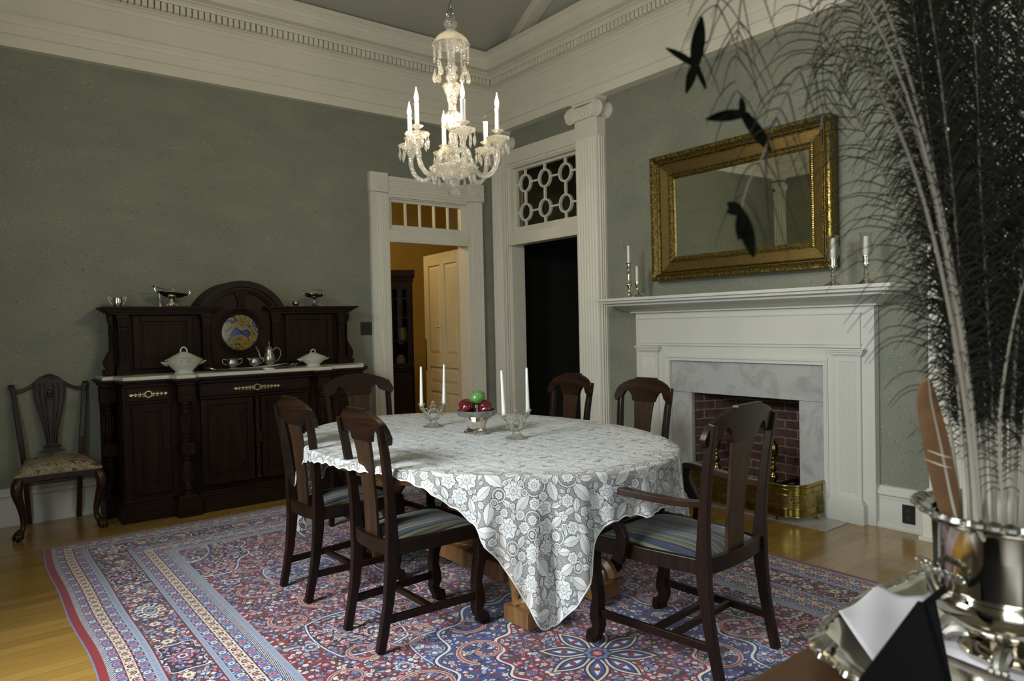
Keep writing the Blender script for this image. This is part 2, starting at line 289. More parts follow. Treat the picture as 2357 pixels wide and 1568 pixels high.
# ------------------------------------------------------------------ mesh helpers
class MB:
    def __init__(s): s.v = []; s.f = []; s.M = Matrix.Identity(4); s.uv = None; s.at = None
    def add(s, vs, fs):
        b = len(s.v)
        for p in vs: s.v.append(tuple(s.M @ Vector(p)))
        for f in fs: s.f.append([b+i for i in f])
        return s
    def box(s, x0, x1, y0, y1, z0, z1):
        return s.add([(x0, y0, z0), (x1, y0, z0), (x1, y1, z0), (x0, y1, z0), (x0, y0, z1), (x1, y0, z1), (x1, y1, z1), (x0, y1, z1)],
                     [(3, 2, 1, 0), (4, 5, 6, 7), (0, 1, 5, 4), (1, 2, 6, 5), (2, 3, 7, 6), (3, 0, 4, 7)])
    def fr(s, x0, x1, z0, z1, w, y0, y1, wt=None, wb=None, ax='y'):
        wt = w if wt is None else wt; wb = w if wb is None else wb
        for a, b, c, d in ((x0, x0+w, z0, z1), (x1-w, x1, z0, z1), (x0+w, x1-w, z0, z0+wb), (x0+w, x1-w, z1-wt, z1)):
            s.box(a, b, y0, y1, c, d) if ax == 'y' else s.box(y0, y1, a, b, c, d)
        return s
    def prism(s, poly, ax, a, b):
        n = len(poly)
        def P(u, v, t): return {'x': (t, u, v), 'y': (u, t, v), 'z': (u, v, t)}[ax]
        vs = [P(u, v, a) for u, v in poly]+[P(u, v, b) for u, v in poly]
        fs = [list(range(n))[::-1], list(range(n, 2*n))]+[(i, (i+1) % n, n+(i+1) % n, n+i) for i in range(n)]
        return s.add(vs, fs)
    def lathe(s, prof, n=24, c=(0, 0, 0), sy=1.0, flute=0, fa=0.0, sx=1.0, cap=True):
        vs = []; fs = []; m = len(prof)
        for r, z in prof:
            for k in range(n):
                a = 2*PI*k/n; rr = r*(1+fa*math.cos(a*flute)) if flute else r
                vs.append((c[0]+rr*math.cos(a)*sx, c[1]+rr*math.sin(a)*sy, c[2]+z))
        for i in range(m-1):
            for k in range(n):
                k2 = (k+1) % n; fs.append((i*n+k, i*n+k2, (i+1)*n+k2, (i+1)*n+k))
        if cap:
            if prof[0][0] > 1e-6: fs.append(list(range(n))[::-1])
            if prof[-1][0] > 1e-6: fs.append([(m-1)*n+k for k in range(n)])
        return s.add(vs, fs)
    def tube(s, pts, r, n=8, flat=1.0, up=(0, 0, 1)):
        pts = [Vector(p) for p in pts]; m = len(pts)
        rs = r if isinstance(r, (list, tuple)) else [r]*m
        vs = []; fs = []; prev = None
        for i, p in enumerate(pts):
            t = (pts[min(i+1, m-1)]-pts[max(i-1, 0)])
            t = t.normalized() if t.length > 1e-9 else Vector((0, 0, 1))
            if prev is None:
                a = Vector(up)
                if abs(a.dot(t)) > 0.95: a = Vector((1, 0, 0)) if abs(t.x) < 0.9 else Vector((0, 1, 0))
            else: a = prev
            a = (a-t*a.dot(t)).normalized(); prev = a; b = t.cross(a)
            for k in range(n):
                q = 2*PI*k/n+(PI/4 if n == 4 else 0)
                vs.append(tuple(p+(a*math.cos(q)*flat+b*math.sin(q))*rs[i]))
        for i in range(m-1):
            for k in range(n):
                k2 = (k+1) % n; fs.append((i*n+k, i*n+k2, (i+1)*n+k2, (i+1)*n+k))
        fs.append(list(range(n))[::-1]); fs.append([(m-1)*n+k for k in range(n)])
        return s.add(vs, fs)
    def loft(s, secs):
        """secs: list of rings (same count) -> closed solid"""
        n = len(secs[0]); vs = [p for q in secs for p in q]; fs = []
        for i in range(len(secs)-1):
            for k in range(n):
                k2 = (k+1) % n; fs.append((i*n+k, i*n+k2, (i+1)*n+k2, (i+1)*n+k))
        fs.append(list(range(n))[::-1]); fs.append([(len(secs)-1)*n+k for k in range(n)])
        return s.add(vs, fs)
    def rects(s, pts, sz):
        """loft of horizontal rectangles: pts (x,y,z), sz (dx,dy)"""
        return s.loft([[(x-a/2, y-b/2, z), (x+a/2, y-b/2, z), (x+a/2, y+b/2, z), (x-a/2, y+b/2, z)] for (x, y, z), (a, b) in zip(pts, sz)])
    def torus(s, c, R, r, ax='z', n=20, m=8, sz=1.0):
        vs = []; fs = []
        for i in range(n):
            a = 2*PI*i/n
            for k in range(m):
                q = 2*PI*k/m; rr = R+r*math.cos(q); u, v, t = rr*math.cos(a), rr*math.sin(a)*sz, r*math.sin(q)
                p = {'z': (u, v, t), 'y': (u, t, v), 'x': (t, u, v)}[ax]
                vs.append((c[0]+p[0], c[1]+p[1], c[2]+p[2]))
        for i in range(n):
            for k in range(m):
                fs.append((i*m+k, ((i+1) % n)*m+k, ((i+1) % n)*m+(k+1) % m, i*m+(k+1) % m))
        return s.add(vs, fs)
    def ball(s, c, r, sc_=(1, 1, 1), n=14, m=9):
        prof = [(r*math.sin(PI*i/m), -r*math.cos(PI*i/m)) for i in range(m+1)]
        prof[0] = (1e-5, -r); prof[-1] = (1e-5, r)
        vs = []; fs = []
        for rr, z in prof:
            for k in range(n):
                a = 2*PI*k/n; vs.append((c[0]+rr*math.cos(a)*sc_[0], c[1]+rr*math.sin(a)*sc_[1], c[2]+z*sc_[2]))
        for i in range(m):
            for k in range(n):
                k2 = (k+1) % n; fs.append((i*n+k, i*n+k2, (i+1)*n+k2, (i+1)*n+k))
        return s.add(vs, fs)
    def build(s, name, m, parent=None, smooth=False, bevel=0.0, angle=35, seg=2, solid=0.0, sub=0):
        me = bpy.data.meshes.new(name); me.from_pydata(s.v, [], s.f); me.validate()
        if not s.uv: 
            me.update()
        if s.uv:
            ul = me.uv_layers.new(name='UVMap')
            for lp in me.loops: ul.data[lp.index].uv = s.uv[lp.vertex_index]
        if s.at:
            ca = me.color_attributes.new('border', 'FLOAT_COLOR', 'POINT')
            for i, v in enumerate(s.at): ca.data[i].color = (v, v, v, 1)
        import bmesh as _bm
        if not s.uv and not s.at:
            bm = _bm.new(); bm.from_mesh(me); _bm.ops.recalc_face_normals(bm, faces=bm.faces); bm.to_mesh(me); bm.free()
        mm = MT[m] if isinstance(m, str) else m
        me.materials.append(mm)
        if smooth:
            me.shade_smooth(); me.set_sharp_from_angle(angle=math.radians(angle))
        o = bpy.data.objects.new(name, me); COL.objects.link(o)
        if parent is not None: o.parent = parent
        if solid: q = o.modifiers.new('s', 'SOLIDIFY'); q.thickness = solid
        if bevel: q = o.modifiers.new('b', 'BEVEL'); q.width = bevel; q.segments = seg; q.limit_method = 'ANGLE'; q.angle_limit = math.radians(40)
        if sub: q = o.modifiers.new('u', 'SUBSURF'); q.levels = sub; q.render_levels = sub
        return o
def thing(name, label, cat, loc=(0, 0, 0), rz=0.0, group=None):
    o = bpy.data.objects.new(name, None); COL.objects.link(o); o.empty_display_size = 0.05
    o.location = loc; o.rotation_euler = (0, 0, rz); return tag(o, label, cat, group)
def tag(o, label, cat, group=None):
    o['label'] = label; o['category'] = cat
    if group: o['group'] = group
    return o
def struct(o, label=None):
    o['kind'] = 'structure'
    if label: o['label'] = label
    return o
def sroot(name, label=None, loc=(0, 0, 0), rz=0.0):
    o = bpy.data.objects.new(name, None); COL.objects.link(o); o.location = loc; o.rotation_euler = (0, 0, rz); return struct(o, label)
def dup(root, loc, rz, label=None, group=None):
    r = root.copy(); COL.objects.link(r); r.location = loc; r.rotation_euler = (0, 0, rz)
    if label: r['label'] = label
    if group: r['group'] = group
    def rec(a, b):
        for ch in a.children:
            c = ch.copy(); COL.objects.link(c); c.parent = b; rec(ch, c)
    rec(root, r); return r
def arc(cx, cy, r, a0, a1, n, ry=None):
    ry = r if ry is None else ry
    return [(cx+r*math.cos(a0+(a1-a0)*i/n), cy+ry*math.sin(a0+(a1-a0)*i/n)) for i in range(n+1)]
def spl(pts, n=6):
    """Catmull-Rom through points"""
    P = [Vector(p) for p in pts]; out = []
    for i in range(len(P)-1):
        p0 = P[max(i-1, 0)]; p1 = P[i]; p2 = P[i+1]; p3 = P[min(i+2, len(P)-1)]
        for k in range(n):
            t = k/n; out.append(0.5*((2*p1)+(p2-p0)*t+(2*p0-5*p1+4*p2-p3)*t*t+(3*p1-p0-3*p2+p3)*t**3))
    out.append(P[-1]); return [tuple(q) for q in out]
# ================================================================== ROOM SHELL
ZT = 4.12
m = MB(); m.box(XL-0.3, XR+0.3, YF-0.3, YB+0.15, -0.06, 0); m.box(1.6, 6.3, YB+0.15, 9.4, -0.06, 0); m.box(XR+0.3, 6.3, 4.2, YB+0.15, -0.06, 0)
struct(m.build('floor', 'floor'), 'glossy golden oak strip floor')
# ceiling: shallow hipped ceiling rising from the cornice
m = MB(); z0 = 4.07; sb, sr = 0.157, 0.49; yc = (YB+YF)/2; hb = (YB-YF)/2; zr_ = z0+sb*hb; ar = sb*hb/sr
c = [(XL, YF, z0), (XR, YF, z0), (XR, YB, z0), (XL, YB, z0), (XL+ar, yc, zr_), (XR-ar, yc, zr_)]
m.add(c, [(3, 2, 5, 4), (1, 0, 4, 5), (2, 1, 5), (0, 3, 4)])
ce = struct(m.build('ceiling', 'ceil'), 'grey-green hipped ceiling')
m = MB()
for a, b in ((2, 5), (3, 4), (0, 4), (1, 5)):
    p = Vector(c[a]); q = Vector(c[b]); d = (q-p).normalized(); s_ = d.cross(Vector((0, 0, 1))).normalized()
    for o_, w_, h_ in ((0, 0.10, 0.02), (0, 0.055, 0.04)):
        m.loft([[tuple(k+s_*w_+Vector((0, 0, 0.03))), tuple(k-s_*w_+Vector((0, 0, 0.03))), tuple(k-s_*w_-Vector((0, 0, h_))), tuple(k+s_*w_-Vector((0, 0, h_)))] for k in (p, q)])
struct(m.build('trim_1', 'trim'), 'moulded batten along the ceiling hip')
# walls
D1 = (3.29, 4.225, 2.62); D2 = (4.88, 5.94, 3.0)
m = MB(); m.box(XL-0.15, D1[0], YB, YB+0.15, 0, ZT); m.box(D1[1], XR, YB, YB+0.15, 0, ZT); m.box(D1[0], D1[1], YB, YB+0.15, D1[2], ZT)
struct(m.build('wall_back', 'paperw'), 'grey-green damask wallpapered back wall')
m = MB(); xo = XR+0.15
FB = (2.68, 3.61, 0.775)
m.box(XR, xo, YF-0.15, FB[0]-0.0, 0, ZT); m.box(XR, xo, FB[1], D2[0], 0, ZT); m.box(XR, xo, D2[1], YB+0.15, 0, ZT)
m.box(XR, xo, FB[0], FB[1], FB[2], ZT); m.box(XR, xo, D2[0], D2[1], D2[2], ZT)
struct(m.build('wall_right', 'paperw'), 'grey-green damask wallpapered fireplace wall')
def wall_windows(name, ax, at, out, lo, hi, wins):
    m = MB(); a, b = min(at, at+out), max(at, at+out); cur = lo
    def bx(u0, u1, z0, z1): (m.box(a, b, u0, u1, z0, z1) if ax == 'x' else m.box(u0, u1, a, b, z0, z1))
    for c0, c1, z0, z1 in wins: bx(cur, c0, 0, ZT); bx(c0, c1, 0, z0); bx(c0, c1, z1, ZT); cur = c1
    bx(cur, hi, 0, ZT); return struct(m.build(name, 'paperw'))
wall_windows('wall_left', 'x', XL, -0.15, YF-0.15, YB+0.15, [(-0.95, 0.05, 0.7, 2.8), (2.0, 3.2, 0.7, 2.8)])
wall_windows('wall_front', 'y', YF, -0.15, XL, XR, [(1.9, 3.3, 0.7, 2.8)])
# window sashes (behind the camera)
def window(name, ax, at, u0, u1, z0, z1):
    r = sroot(name, 'tall sash window'); m = MB()
    def bx(a0, a1, b0, b1, d0, d1): (m.box(at+d0, at+d1, a0, a1, b0, b1) if ax == 'x' else m.box(a0, a1, at+d0, at+d1, b0, b1))
    for e in ((u0-0.12, u0, z0-0.1, z1+0.12), (u1, u1+0.12, z0-0.1, z1+0.12), (u0, u1, z1, z1+0.12), (u0-0.15, u1+0.15, z0-0.05, z0)): bx(*e, 0.0, 0.03)
    m.build('window_casing', 'trim', r); m = MB()
    bx(u0, u1, (z0+z1)/2-0.02, (z0+z1)/2+0.02, 0.0, 0.02); bx((u0+u1)/2-0.012, (u0+u1)/2+0.012, z0, z1, 0.0, 0.02)
    m.build('sash_bars', 'trim', r)
window('window_1', 'x', XL, -0.95, 0.05, 0.7, 2.8); window('window_2', 'x', XL, 2.0, 3.2, 0.7, 2.8); window('window_3', 'y', YF, 1.9, 3.3, 0.7, 2.8)
# entablature with dentils round the room
prof = [(0.0, 3.377), (0.061, 3.377), (0.061, 3.455), (0.053, 3.458), (0.053, 3.463), (0.066, 3.467), (0.066, 3.535), (0.076, 3.542), (0.086, 3.56), (0.098, 3.575), (0.098, 3.595),
        (0.05, 3.597), (0.05, 3.785), (0.062, 3.79), (0.064, 3.80), (0.075, 3.815), (0.09, 3.822), (0.09, 3.832), (0.115, 3.838), (0.115, 3.902), (0.165, 3.905), (0.17, 3.915), (0.19, 3.932), (0.215, 3.938),
        (0.215, 3.946), (0.285, 3.948), (0.285, 4.006), (0.296, 4.010), (0.305, 4.03), (0.335, 4.058), (0.345, 4.062), (0.345, 4.10), (0.0, 4.12)]
m = MB(); vs = []; OF = 0.041
for p, z in prof: vs += [(XL+p+OF, YF+p, z), (XR-p-OF, YF+p, z), (XR-p-OF, YB-p, z), (XL+p+OF, YB-p, z)]
m.add(vs, [(i*4+k, i*4+(k+1) % 4, (i+1)*4+(k+1) % 4, (i+1)*4+k) for i in range(len(prof)-1) for k in range(4)])
pd = 0.0455; dw = 0.034
x = XR-0.165-OF-0.010
while x > XL+0.2: m.box(x-dw, x, YB-0.165, YB-0.11, 3.842, 3.9); x -= pd
y = YB-0.165-0.012
while y > 0.3: m.box(XR-OF-0.165, XR-OF-0.11, y-dw, y, 3.842, 3.9); y -= pd
x = XL+0.165+OF
y = YB-0.18
while y > 3.5: m.box(x-0.055, x, y-dw, y, 3.842, 3.9); y -= pd
# side walls: frieze packs out over pilasters
m.box(XR-OF-0.02, XR+0.01, YF, YB, 3.379, 4.1); m.box(XL-0.01, XL+OF+0.02, YF, YB, 3.379, 4.1)
o = struct(m.build('trim_2', 'trim', smooth=False), 'cream entablature with dentil course')
# baseboards
BP = [(0, 0), (0.045, 0), (0.045, 0.012), (0.03, 0.03), (0.022, 0.034), (0.022, 0.188), (0.028, 0.190), (0.028, 0.197), (0.022, 0.200), (0.036, 0.212), (0.034, 0.235), (0.018, 0.25), (0.018, 0.262), (0.0, 0.266)]
def baseboard(name, ax, at, sgn, a, b, lab=None):
    m = MB()
    m.prism([(at+sgn*p, z) for p, z in BP], 'x' if ax == 'y' else 'y', a, b) if ax == 'y' else m.prism([(at+sgn*p, z) for p, z in BP], 'y', a, b)
    return struct(m.build(name, 'trim2'), lab)
baseboard('baseboard_back', 'y', YB, -1, XL, 3.108, 'white baseboard under the back wall')
baseboard('baseboard_back.001', 'y', YB, -1, 4.40, 4.553)
baseboard('baseboard_right', 'x', XR, -1, 1.85, 2.15, 'white baseboard right of the mantel')
baseboard('baseboard_right.001', 'x', XR, -1, 4.165, 4.545)
baseboard('baseboard_left', 'x', XL, 1, 1.9, 5.86)
# ---------------------------------------------------------------- reeded / fluted boards
def reeded(m, ax, u0, u1, f0, f1, z0, z1, groups):
    """board from back f0 to face f1, face cut with narrow beads; groups = list of (start,end,count)"""
    s_ = 1 if f1 > f0 else -1; pts = [(u0, f0), (u0, f1)]
    for a, b, n in groups:
        a = u0+(u1-u0)*a; b = u0+(u1-u0)*b
        for i in range(n):
            w_ = (b-a)/n; q = a+i*w_; d = min(0.006, w_*0.4)
            pts += [(q+w_*0.08, f1), (q+w_*0.16, f1-s_*d), (q+w_*0.5, f1-s_*d*0.15), (q+w_*0.84, f1-s_*d), (q+w_*0.92, f1)]
    pts += [(u1, f1), (u1, f0)]
    if ax == 'y': m.prism(pts, 'z', z0, z1)            # board faces -y, u = x
    else: m.prism([(v, u) for u, v in pts], 'z', z0, z1)
# ---------------------------------------------------------------- door 1 (back wall)
d1 = sroot('door_1', 'cream doorway with transom light and open panelled door')
m = MB(); FY = 6.12
GR = [(0.05, 0.30, 3), (0.33, 0.67, 2), (0.70, 0.95, 3)]
reeded(m, 'y', 3.106, 3.282, YB, FY, 0.0, 2.64, GR); reeded(m, 'y', 4.236, 4.402, YB, FY, 0.0, 2.64, GR)
m.prism([(YB, 2.634)]+[(f, z) for z0, z1, f in ((2.634, 2.658, 6.116), (2.658, 2.666, 6.128), (2.666, 2.69, 6.121), (2.69, 2.695, 6.127), (2.695, 2.712, 6.121), (2.712, 2.717, 6.127), (2.717, 2.735, 6.121), (2.735, 2.740, 6.127), (2.740, 2.757, 6.121), (2.757, 2.762, 6.127), (2.762, 2.803, 6.120)) for z in (z0+0.0002, z1-0.0002)]+[(YB, 2.803)], 'x', 3.2885, 4.2315)
for xa, xb in ((3.098, 3.288), (4.232, 4.420)):
    m.box(xa, xb, FY-0.012, YB, 2.642, 2.825)
    cx = (xa+xb)/2
    for R_, r_ in ((0.055, 0.007), (0.033, 0.006), (0.012, 0.006)): m.torus((cx, FY-0.012, 2.733), R_, r_, 'y', 28, 8)
m.build('casing', 'trim', d1, bevel=0.0015, seg=1)
m = MB()   # jambs and transom bar
m.box(3.278, 3.300, FY+0.004, YB+0.15, 0, 2.62); m.box(4.215, 4.238, FY+0.004, YB+0.15, 0, 2.62); m.box(3.29, 4.225, FY+0.006, YB+0.15, 2.605, 2.64)
m.box(3.3005, 4.2145, FY-0.006, YB+0.15, 2.190, 2.262); m.box(3.3005, 4.2145, FY-0.012, YB, 2.170, 2.190); m.box(3.3005, 4.2145, FY+0.001, YB+0.1, 2.262, 2.285)
m.build('jamb', 'trim', d1, bevel=0.002, seg=1)
m = MB()   # transom sash
m.fr(3.301, 4.214, 2.286, 2.604, 0.052, 6.175, 6.21, 0.038, 0.057)
for x in (3.512, 3.677, 3.842, 4.009): m.box(x-0.009, x+0.009, 6.178, 6.205, 2.34, 2.57)
m.fr(3.302, 4.213, 2.287, 2.603, 0.010, 6.14, 6.1745)
ts = m.build('transom_sash', 'trim', d1)
m = MB(); m.box(3.35, 4.17, 6.19, 6.193, 2.34, 2.57); m.build('transom_pane', 'pane', ts)
# open leaf
lf = MB(); Lw = 0.93; T_ = 0.046
st = [(0, 0.11), (Lw/2-0.045, Lw/2+0.045), (Lw-0.11, Lw)]
lf.box(0.004, T_-0.004, 0, Lw, 0.01, 2.165)
for a, b in st: lf.box(0, T_, a, b, 0.01, 2.165)
for z0, z1 in ((0.01, 0.20), (0.60, 0.72), (0.90, 1.03), (2.03, 2.165)): lf.box(0, T_, 0, Lw, z0, z1)
lf.box(0, T_, Lw/2-0.1, Lw/2+0.1, 0.72, 0.9)
lf.v = [(x, y, z) for x, y, z in lf.v]
lf2 = MB()
lf2.box(0, T_, 0, 0.115, 0.01, 2.17); lf2.box(0, T_, Lw-0.115, Lw, 0.01, 2.17)
for z0, z1 in ((0.01, 0.20), (0.60, 0.69), (0.88, 1.02), (2.04, 2.17)): lf2.box(0, T_, 0.115, Lw-0.115, z0, z1)
lf2.box(0, T_, Lw/2-0.05, Lw/2+0.05, 0.20, 0.60); lf2.box(0, T_, Lw/2-0.05, Lw/2+0.05, 1.02, 2.04)
def panel(m, y0, y1, z0, z1):
    m.box(0.016, T_-0.016, y0, y1, z0, z1)
    a = 0.045
    for sx, xx in ((-1, 0.016), (1, T_-0.016)):
        x1 = xx+sx*0.009
        m.add([(xx, y0+0.012, z0+0.012), (xx, y1-0.012, z0+0.012), (xx, y1-0.012, z1-0.012), (xx, y0+0.012, z1-0.012), (x1, y0+a, z0+a), (x1, y1-a, z0+a), (x1, y1-a, z1-a), (x1, y0+a, z1-a)],
              [(0, 1, 5, 4), (1, 2, 6, 5), (2, 3, 7, 6), (3, 0, 4, 7), (4, 5, 6, 7)])
for q in ((0.115, Lw/2-0.05, 0.20, 0.60), (Lw/2+0.05, Lw-0.115, 0.20, 0.60), (0.115, Lw-0.115, 0.69, 0.88), (0.115, Lw/2-0.05, 1.02, 2.04), (Lw/2+0.05, Lw-0.115, 1.02, 2.04)): panel(lf2, *q)
leaf = lf2.build('door_leaf', 'doorp', d1, bevel=0.003, seg=1)
leaf.location = (4.243, 6.315, 0); leaf.rotation_euler = (0, 0, -math.atan2(0.092, 0.927))
m = MB(); m.box(-0.004, 0.0, Lw-0.045, Lw-0.012, 0.83, 1.20); m.box(-0.006, -0.002, Lw-0.035, Lw-0.022, 0.85, 0.862); m.box(-0.006, -0.002, Lw-0.035, Lw-0.022, 1.168, 1.18); m.build('edge_plate', 'brassp', leaf)
m = MB(); m.box(-0.0015, 0.013, 0.52, 0.64, 1.335, 1.42); nt_ = m.build('notice_card', 'card', leaf)
m = MB()
for i, (a, b) in enumerate(((0.56, 0.60), (0.55, 0.61), (0.56, 0.60), (0.565, 0.595))): m.box(-0.003, -0.001, a, b, 1.405-i*0.010 - (0.012 if i > 1 else 0), 1.408-i*0.010-(0.012 if i > 1 else 0))
m.build('printed_lines', 'ink', nt_)
# hall beyond
m = MB(); m.box(1.6, 6.2, 9.2, 9.3, 0, 3.3); m.box(1.6, 1.7, YB+0.15, 9.2, 0, 3.3); m.box(6.1, 6.2, YB+0.15, 9.2, 0, 3.3); m.box(1.6, 6.2, YB+0.15, 9.3, 3.2, 3.3); m.box(XR, 6.1, YB+0.15, YB+0.2, 0, 3.2)
struct(m.build('wall_hall', 'ochre'), 'ochre walls of the hall beyond the open door')
# passage beyond door 2
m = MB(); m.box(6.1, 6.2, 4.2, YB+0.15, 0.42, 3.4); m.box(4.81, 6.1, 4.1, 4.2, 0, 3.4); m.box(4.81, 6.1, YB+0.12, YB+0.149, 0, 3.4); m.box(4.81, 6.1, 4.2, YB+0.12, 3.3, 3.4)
struct(m.build('wall_passage', 'dark'), 'unlit room beyond the fluted doorway, its shade painted near-black')
m = MB(); m.box(6.05, 6.1, 4.2, YB+0.12, 0, 0.42); struct(m.build('baseboard_passage', 'doorp'))
# ---------------------------------------------------------------- pilasters
def flutes(m, xf, xb, y0, y1, z0, z1, n, mar):
    """board with face at x=xf (towards -x) and n rounded flutes"""
    pts = [(xb, y0), (xf, y0)]; w_ = (y1-y0-2*mar)/n
    for i in range(n):
        a = y0+mar+i*w_+w_*0.14; b = a+w_*0.72
        pts += [(xf+math.sin(PI*k/5)*w_*0.30, a+(b-a)*k/5) for k in range(6)]
    pts += [(xf, y1), (xb, y1)]; m.prism(pts, 'z', z0, z1)
def pilaster(name, y0, y1, lab, side=True):
    r = sroot(name, lab); m = MB(); XF_ = 4.553
    flutes(m, XF_, XR-0.0, y0+0.012, y1-0.012, 0.31, 3.03, 7, 0.012); m.box(XF_+0.02, XR, y0+0.004, y0+0.012, 0.31, 3.03); m.box(XF_+0.02, XR, y1-0.012, y1-0.004, 0.31, 3.03)
    for k in (0.018, 0.045, 0.070): m.tube([(XF_+k+0.006, y0+0.004, 0.32), (XF_+k+0.006, y0+0.004, 3.03)], 0.007, 8)
    m.box(XF_, XR, y0+0.004, y1-0.004, 3.03, 3.20); m.box(XF_-0.004, XR, y0, y1, 0.29, 0.31)
    m.box(XF_-0.022, XR, y0-0.018, y1+(0.018 if side else 0), 0, 0.27); m.prism([(XF_-0.022, 0.27), (XF_-0.004, 0.295), (XR, 0.295), (XR, 0.27)], 'y', y0-0.018, y1+(0.018 if side else 0))
    m.box(XF_-0.04, XR, y0-0.035, y1+(0.035 if side else 0), 0, 0.022)
    m.build('shaft', 'trim', r)
    m = MB(); zc = 3.255; rv = 0.074
    for yc_ in (y0-0.018, y1+0.018):
        if not side and yc_ > y1: yc_ = y1-0.06
        m.lathe([(rv, 0), (rv*1.03, 0.01), (rv*0.93, 0.03), (rv*0.93, 0.09), (rv, 0.12), (rv, 0.125)], 28, (0, 0, 0)) if False else None
        mm = m.M.copy(); m.M = Matrix.Translation((XF_-0.035, yc_, zc)) @ Matrix.Rotation(PI/2, 4, 'Y')
        m.lathe([(0.001, -0.004), (rv*0.9, -0.004), (rv, 0.004), (rv, 0.016), (rv*0.82, 0.03), (rv*0.70, 0.07), (rv*0.82, 0.11), (rv, 0.132), (rv, 0.137), (0.001, 0.137)], 30)
        m.M = mm
        sp_ = [(XF_-0.040, yc_+math.cos(t)*rv*(0.88-0.118*t/PI)*1.0, zc+math.sin(t)*rv*(0.88-0.118*t/PI)) for t in [i*PI/12 for i in range(0, 75)]]
        m.tube(sp_, [0.0065*(1-0.5*i/75) for i in range(75)], 6); m.ball((XF_-0.04, yc_, zc), 0.011)
    yy = [y0-0.02+(y1-y0+0.04)*i/12 for i in range(13)]
    m.loft([[(XF_-0.037, y, 3.33-0.022*math.sin(PI*i/12)), (XR, y, 3.33-0.022*math.sin(PI*i/12)), (XR, y, 3.25-0.02*math.sin(PI*i/12)), (XF_-0.037, y, 3.25-0.02*math.sin(PI*i/12))] for i, y in enumerate(yy)])
    m.box(XF_-0.030, XR, y0+0.02, y1-0.02, 3.20, 3.24)
    for i in range(5): m.ball((XF_-0.034, y0+0.055+i*(y1-y0-0.11)/4, 3.235), 0.021, (0.6, 0.75, 1.15), 10, 6)
    m.box(XF_-0.02, XR, y0-0.005, y1+0.005, 3.33, 3.352); m.box(XF_-0.036, XR, y0-0.02, y1+(0.02 if side else 0), 3.352, 3.379)
    m.build('ionic_capital', 'trim', r, smooth=True, angle=40)
    return r
pilaster('trim_3', 4.543, 4.845, 'fluted pilaster with scroll capital left of the mantel')
pilaster('trim_4', 5.95, 6.163, 'fluted corner pilaster', side=False)
pilaster('trim_5', 1.533, 1.826, 'fluted pilaster behind the feathers')
# left-wall corner pilaster, seen in the mirror
r = sroot('trim_6', 'corner pilaster seen only in the mirror'); m = MB()
m.M = Matrix.Translation((XL+XR, 0, 0)) @ Matrix.Scale(-1, 4, (1, 0, 0))
flutes(m, 4.553, XR, 6.02, 6.163, 0.0, 3.03, 3, 0.012); m.box(4.553, XR, 6.02, 6.163, 3.03, 3.20); m.box(4.517, XR, 6.0, 6.163, 3.352, 3.379)
for yc_ in (6.06,):
    mm = m.M.copy(); m.M = mm @ Matrix.Translation((4.518, yc_, 3.255)) @ Matrix.Rotation(PI/2, 4, 'Y')
    m.lathe([(0.001, -0.004), (0.067, -0.004), (0.074, 0.004), (0.06, 0.03), (0.052, 0.07), (0.074, 0.137), (0.001, 0.137)], 24); m.M = mm
    m.tube([(4.513, yc_+math.cos(t)*0.065*(1-0.13*t/PI), 3.255+math.sin(t)*0.065*(1-0.13*t/PI)) for t in [i*PI/10 for i in range(60)]], 0.005, 5)
m.box(4.52, XR, 6.02, 6.163, 3.24, 3.33)
m.build('pilaster_shaft', 'trim', r, smooth=True, angle=40)
# ---------------------------------------------------------------- door 2 (right wall, beside the corner)
d2 = sroot('door_2', 'cream doorway with ring-tracery transom and dark opening')
m = MB()
m.box(4.600, XR, 4.845, 5.95, 3.03, 3.165); m.box(4.615, XR, 4.845, 5.95, 3.0, 3.03); m.box(4.63, XR, 4.83, 5.96, 2.985, 3.005)
for y0, y1 in ((5.925, 5.955), (4.84, 4.895)): m.box(4.632, XR+0.15, y0, y1, 0, 3.0)
m.box(4.61, 4.635, 4.845, 5.95, 2.192, 2.300); m.box(4.600, 4.64, 4.845, 5.95, 2.178, 2.192); m.box(4.636, XR+0.15, 4.896, 5.924, 2.193, 2.299); m.box(XR, XR+0.15, 4.896, 5.924, 2.986, 3.02)
m.build('casing', 'trim', d2, bevel=0.002, seg=1)
m = MB()
m.fr(4.896, 5.924, 2.301, 2.984, 0.022, 4.69, 4.74, 0.022, 0.071, 'x')
sh = m.build('transom_sash', 'trim', d2)
m = MB(); px_ = 4.715; YC_ = (5.770, 5.460, 5.150); ZC_ = (2.820, 2.520); ro = 0.085
for y in YC_:
    for z in ZC_:
        n = 36; vs = []; 
        for k in range(n):
            a = 2*PI*k/n
            for rr, xx in ((ro+0.009, px_-0.016), (ro+0.009, px_+0.016), (ro-0.009, px_+0.016), (ro-0.009, px_-0.016)): vs.append((xx, y+rr*math.cos(a), z+rr*math.sin(a)))
        m.add(vs, [(k*4+j, k*4+(j+1) % 4, ((k+1) % n)*4+(j+1) % 4, ((k+1) % n)*4+j) for k in range(n) for j in range(4)])
    for z0, z1 in ((2.37, ZC_[1]-ro), (ZC_[1]+ro, ZC_[0]-ro), (ZC_[0]+ro, 2.965)):
        m.box(px_-0.012, px_+0.012, y-0.011, y+0.011, z0, z1); m.tube([(px_-0.012, y, z0), (px_-0.012, y, z1)], 0.006, 6)
for z in ZC_:
    for y0, y1 in ((4.91, YC_[2]-ro), (YC_[2]+ro, YC_[1]-ro), (YC_[1]+ro, YC_[0]-ro), (YC_[0]+ro, 5.91)): m.box(px_-0.012, px_+0.012, y0, y1, z-0.009, z+0.009)
m.build('ring_tracery', 'trim', sh)
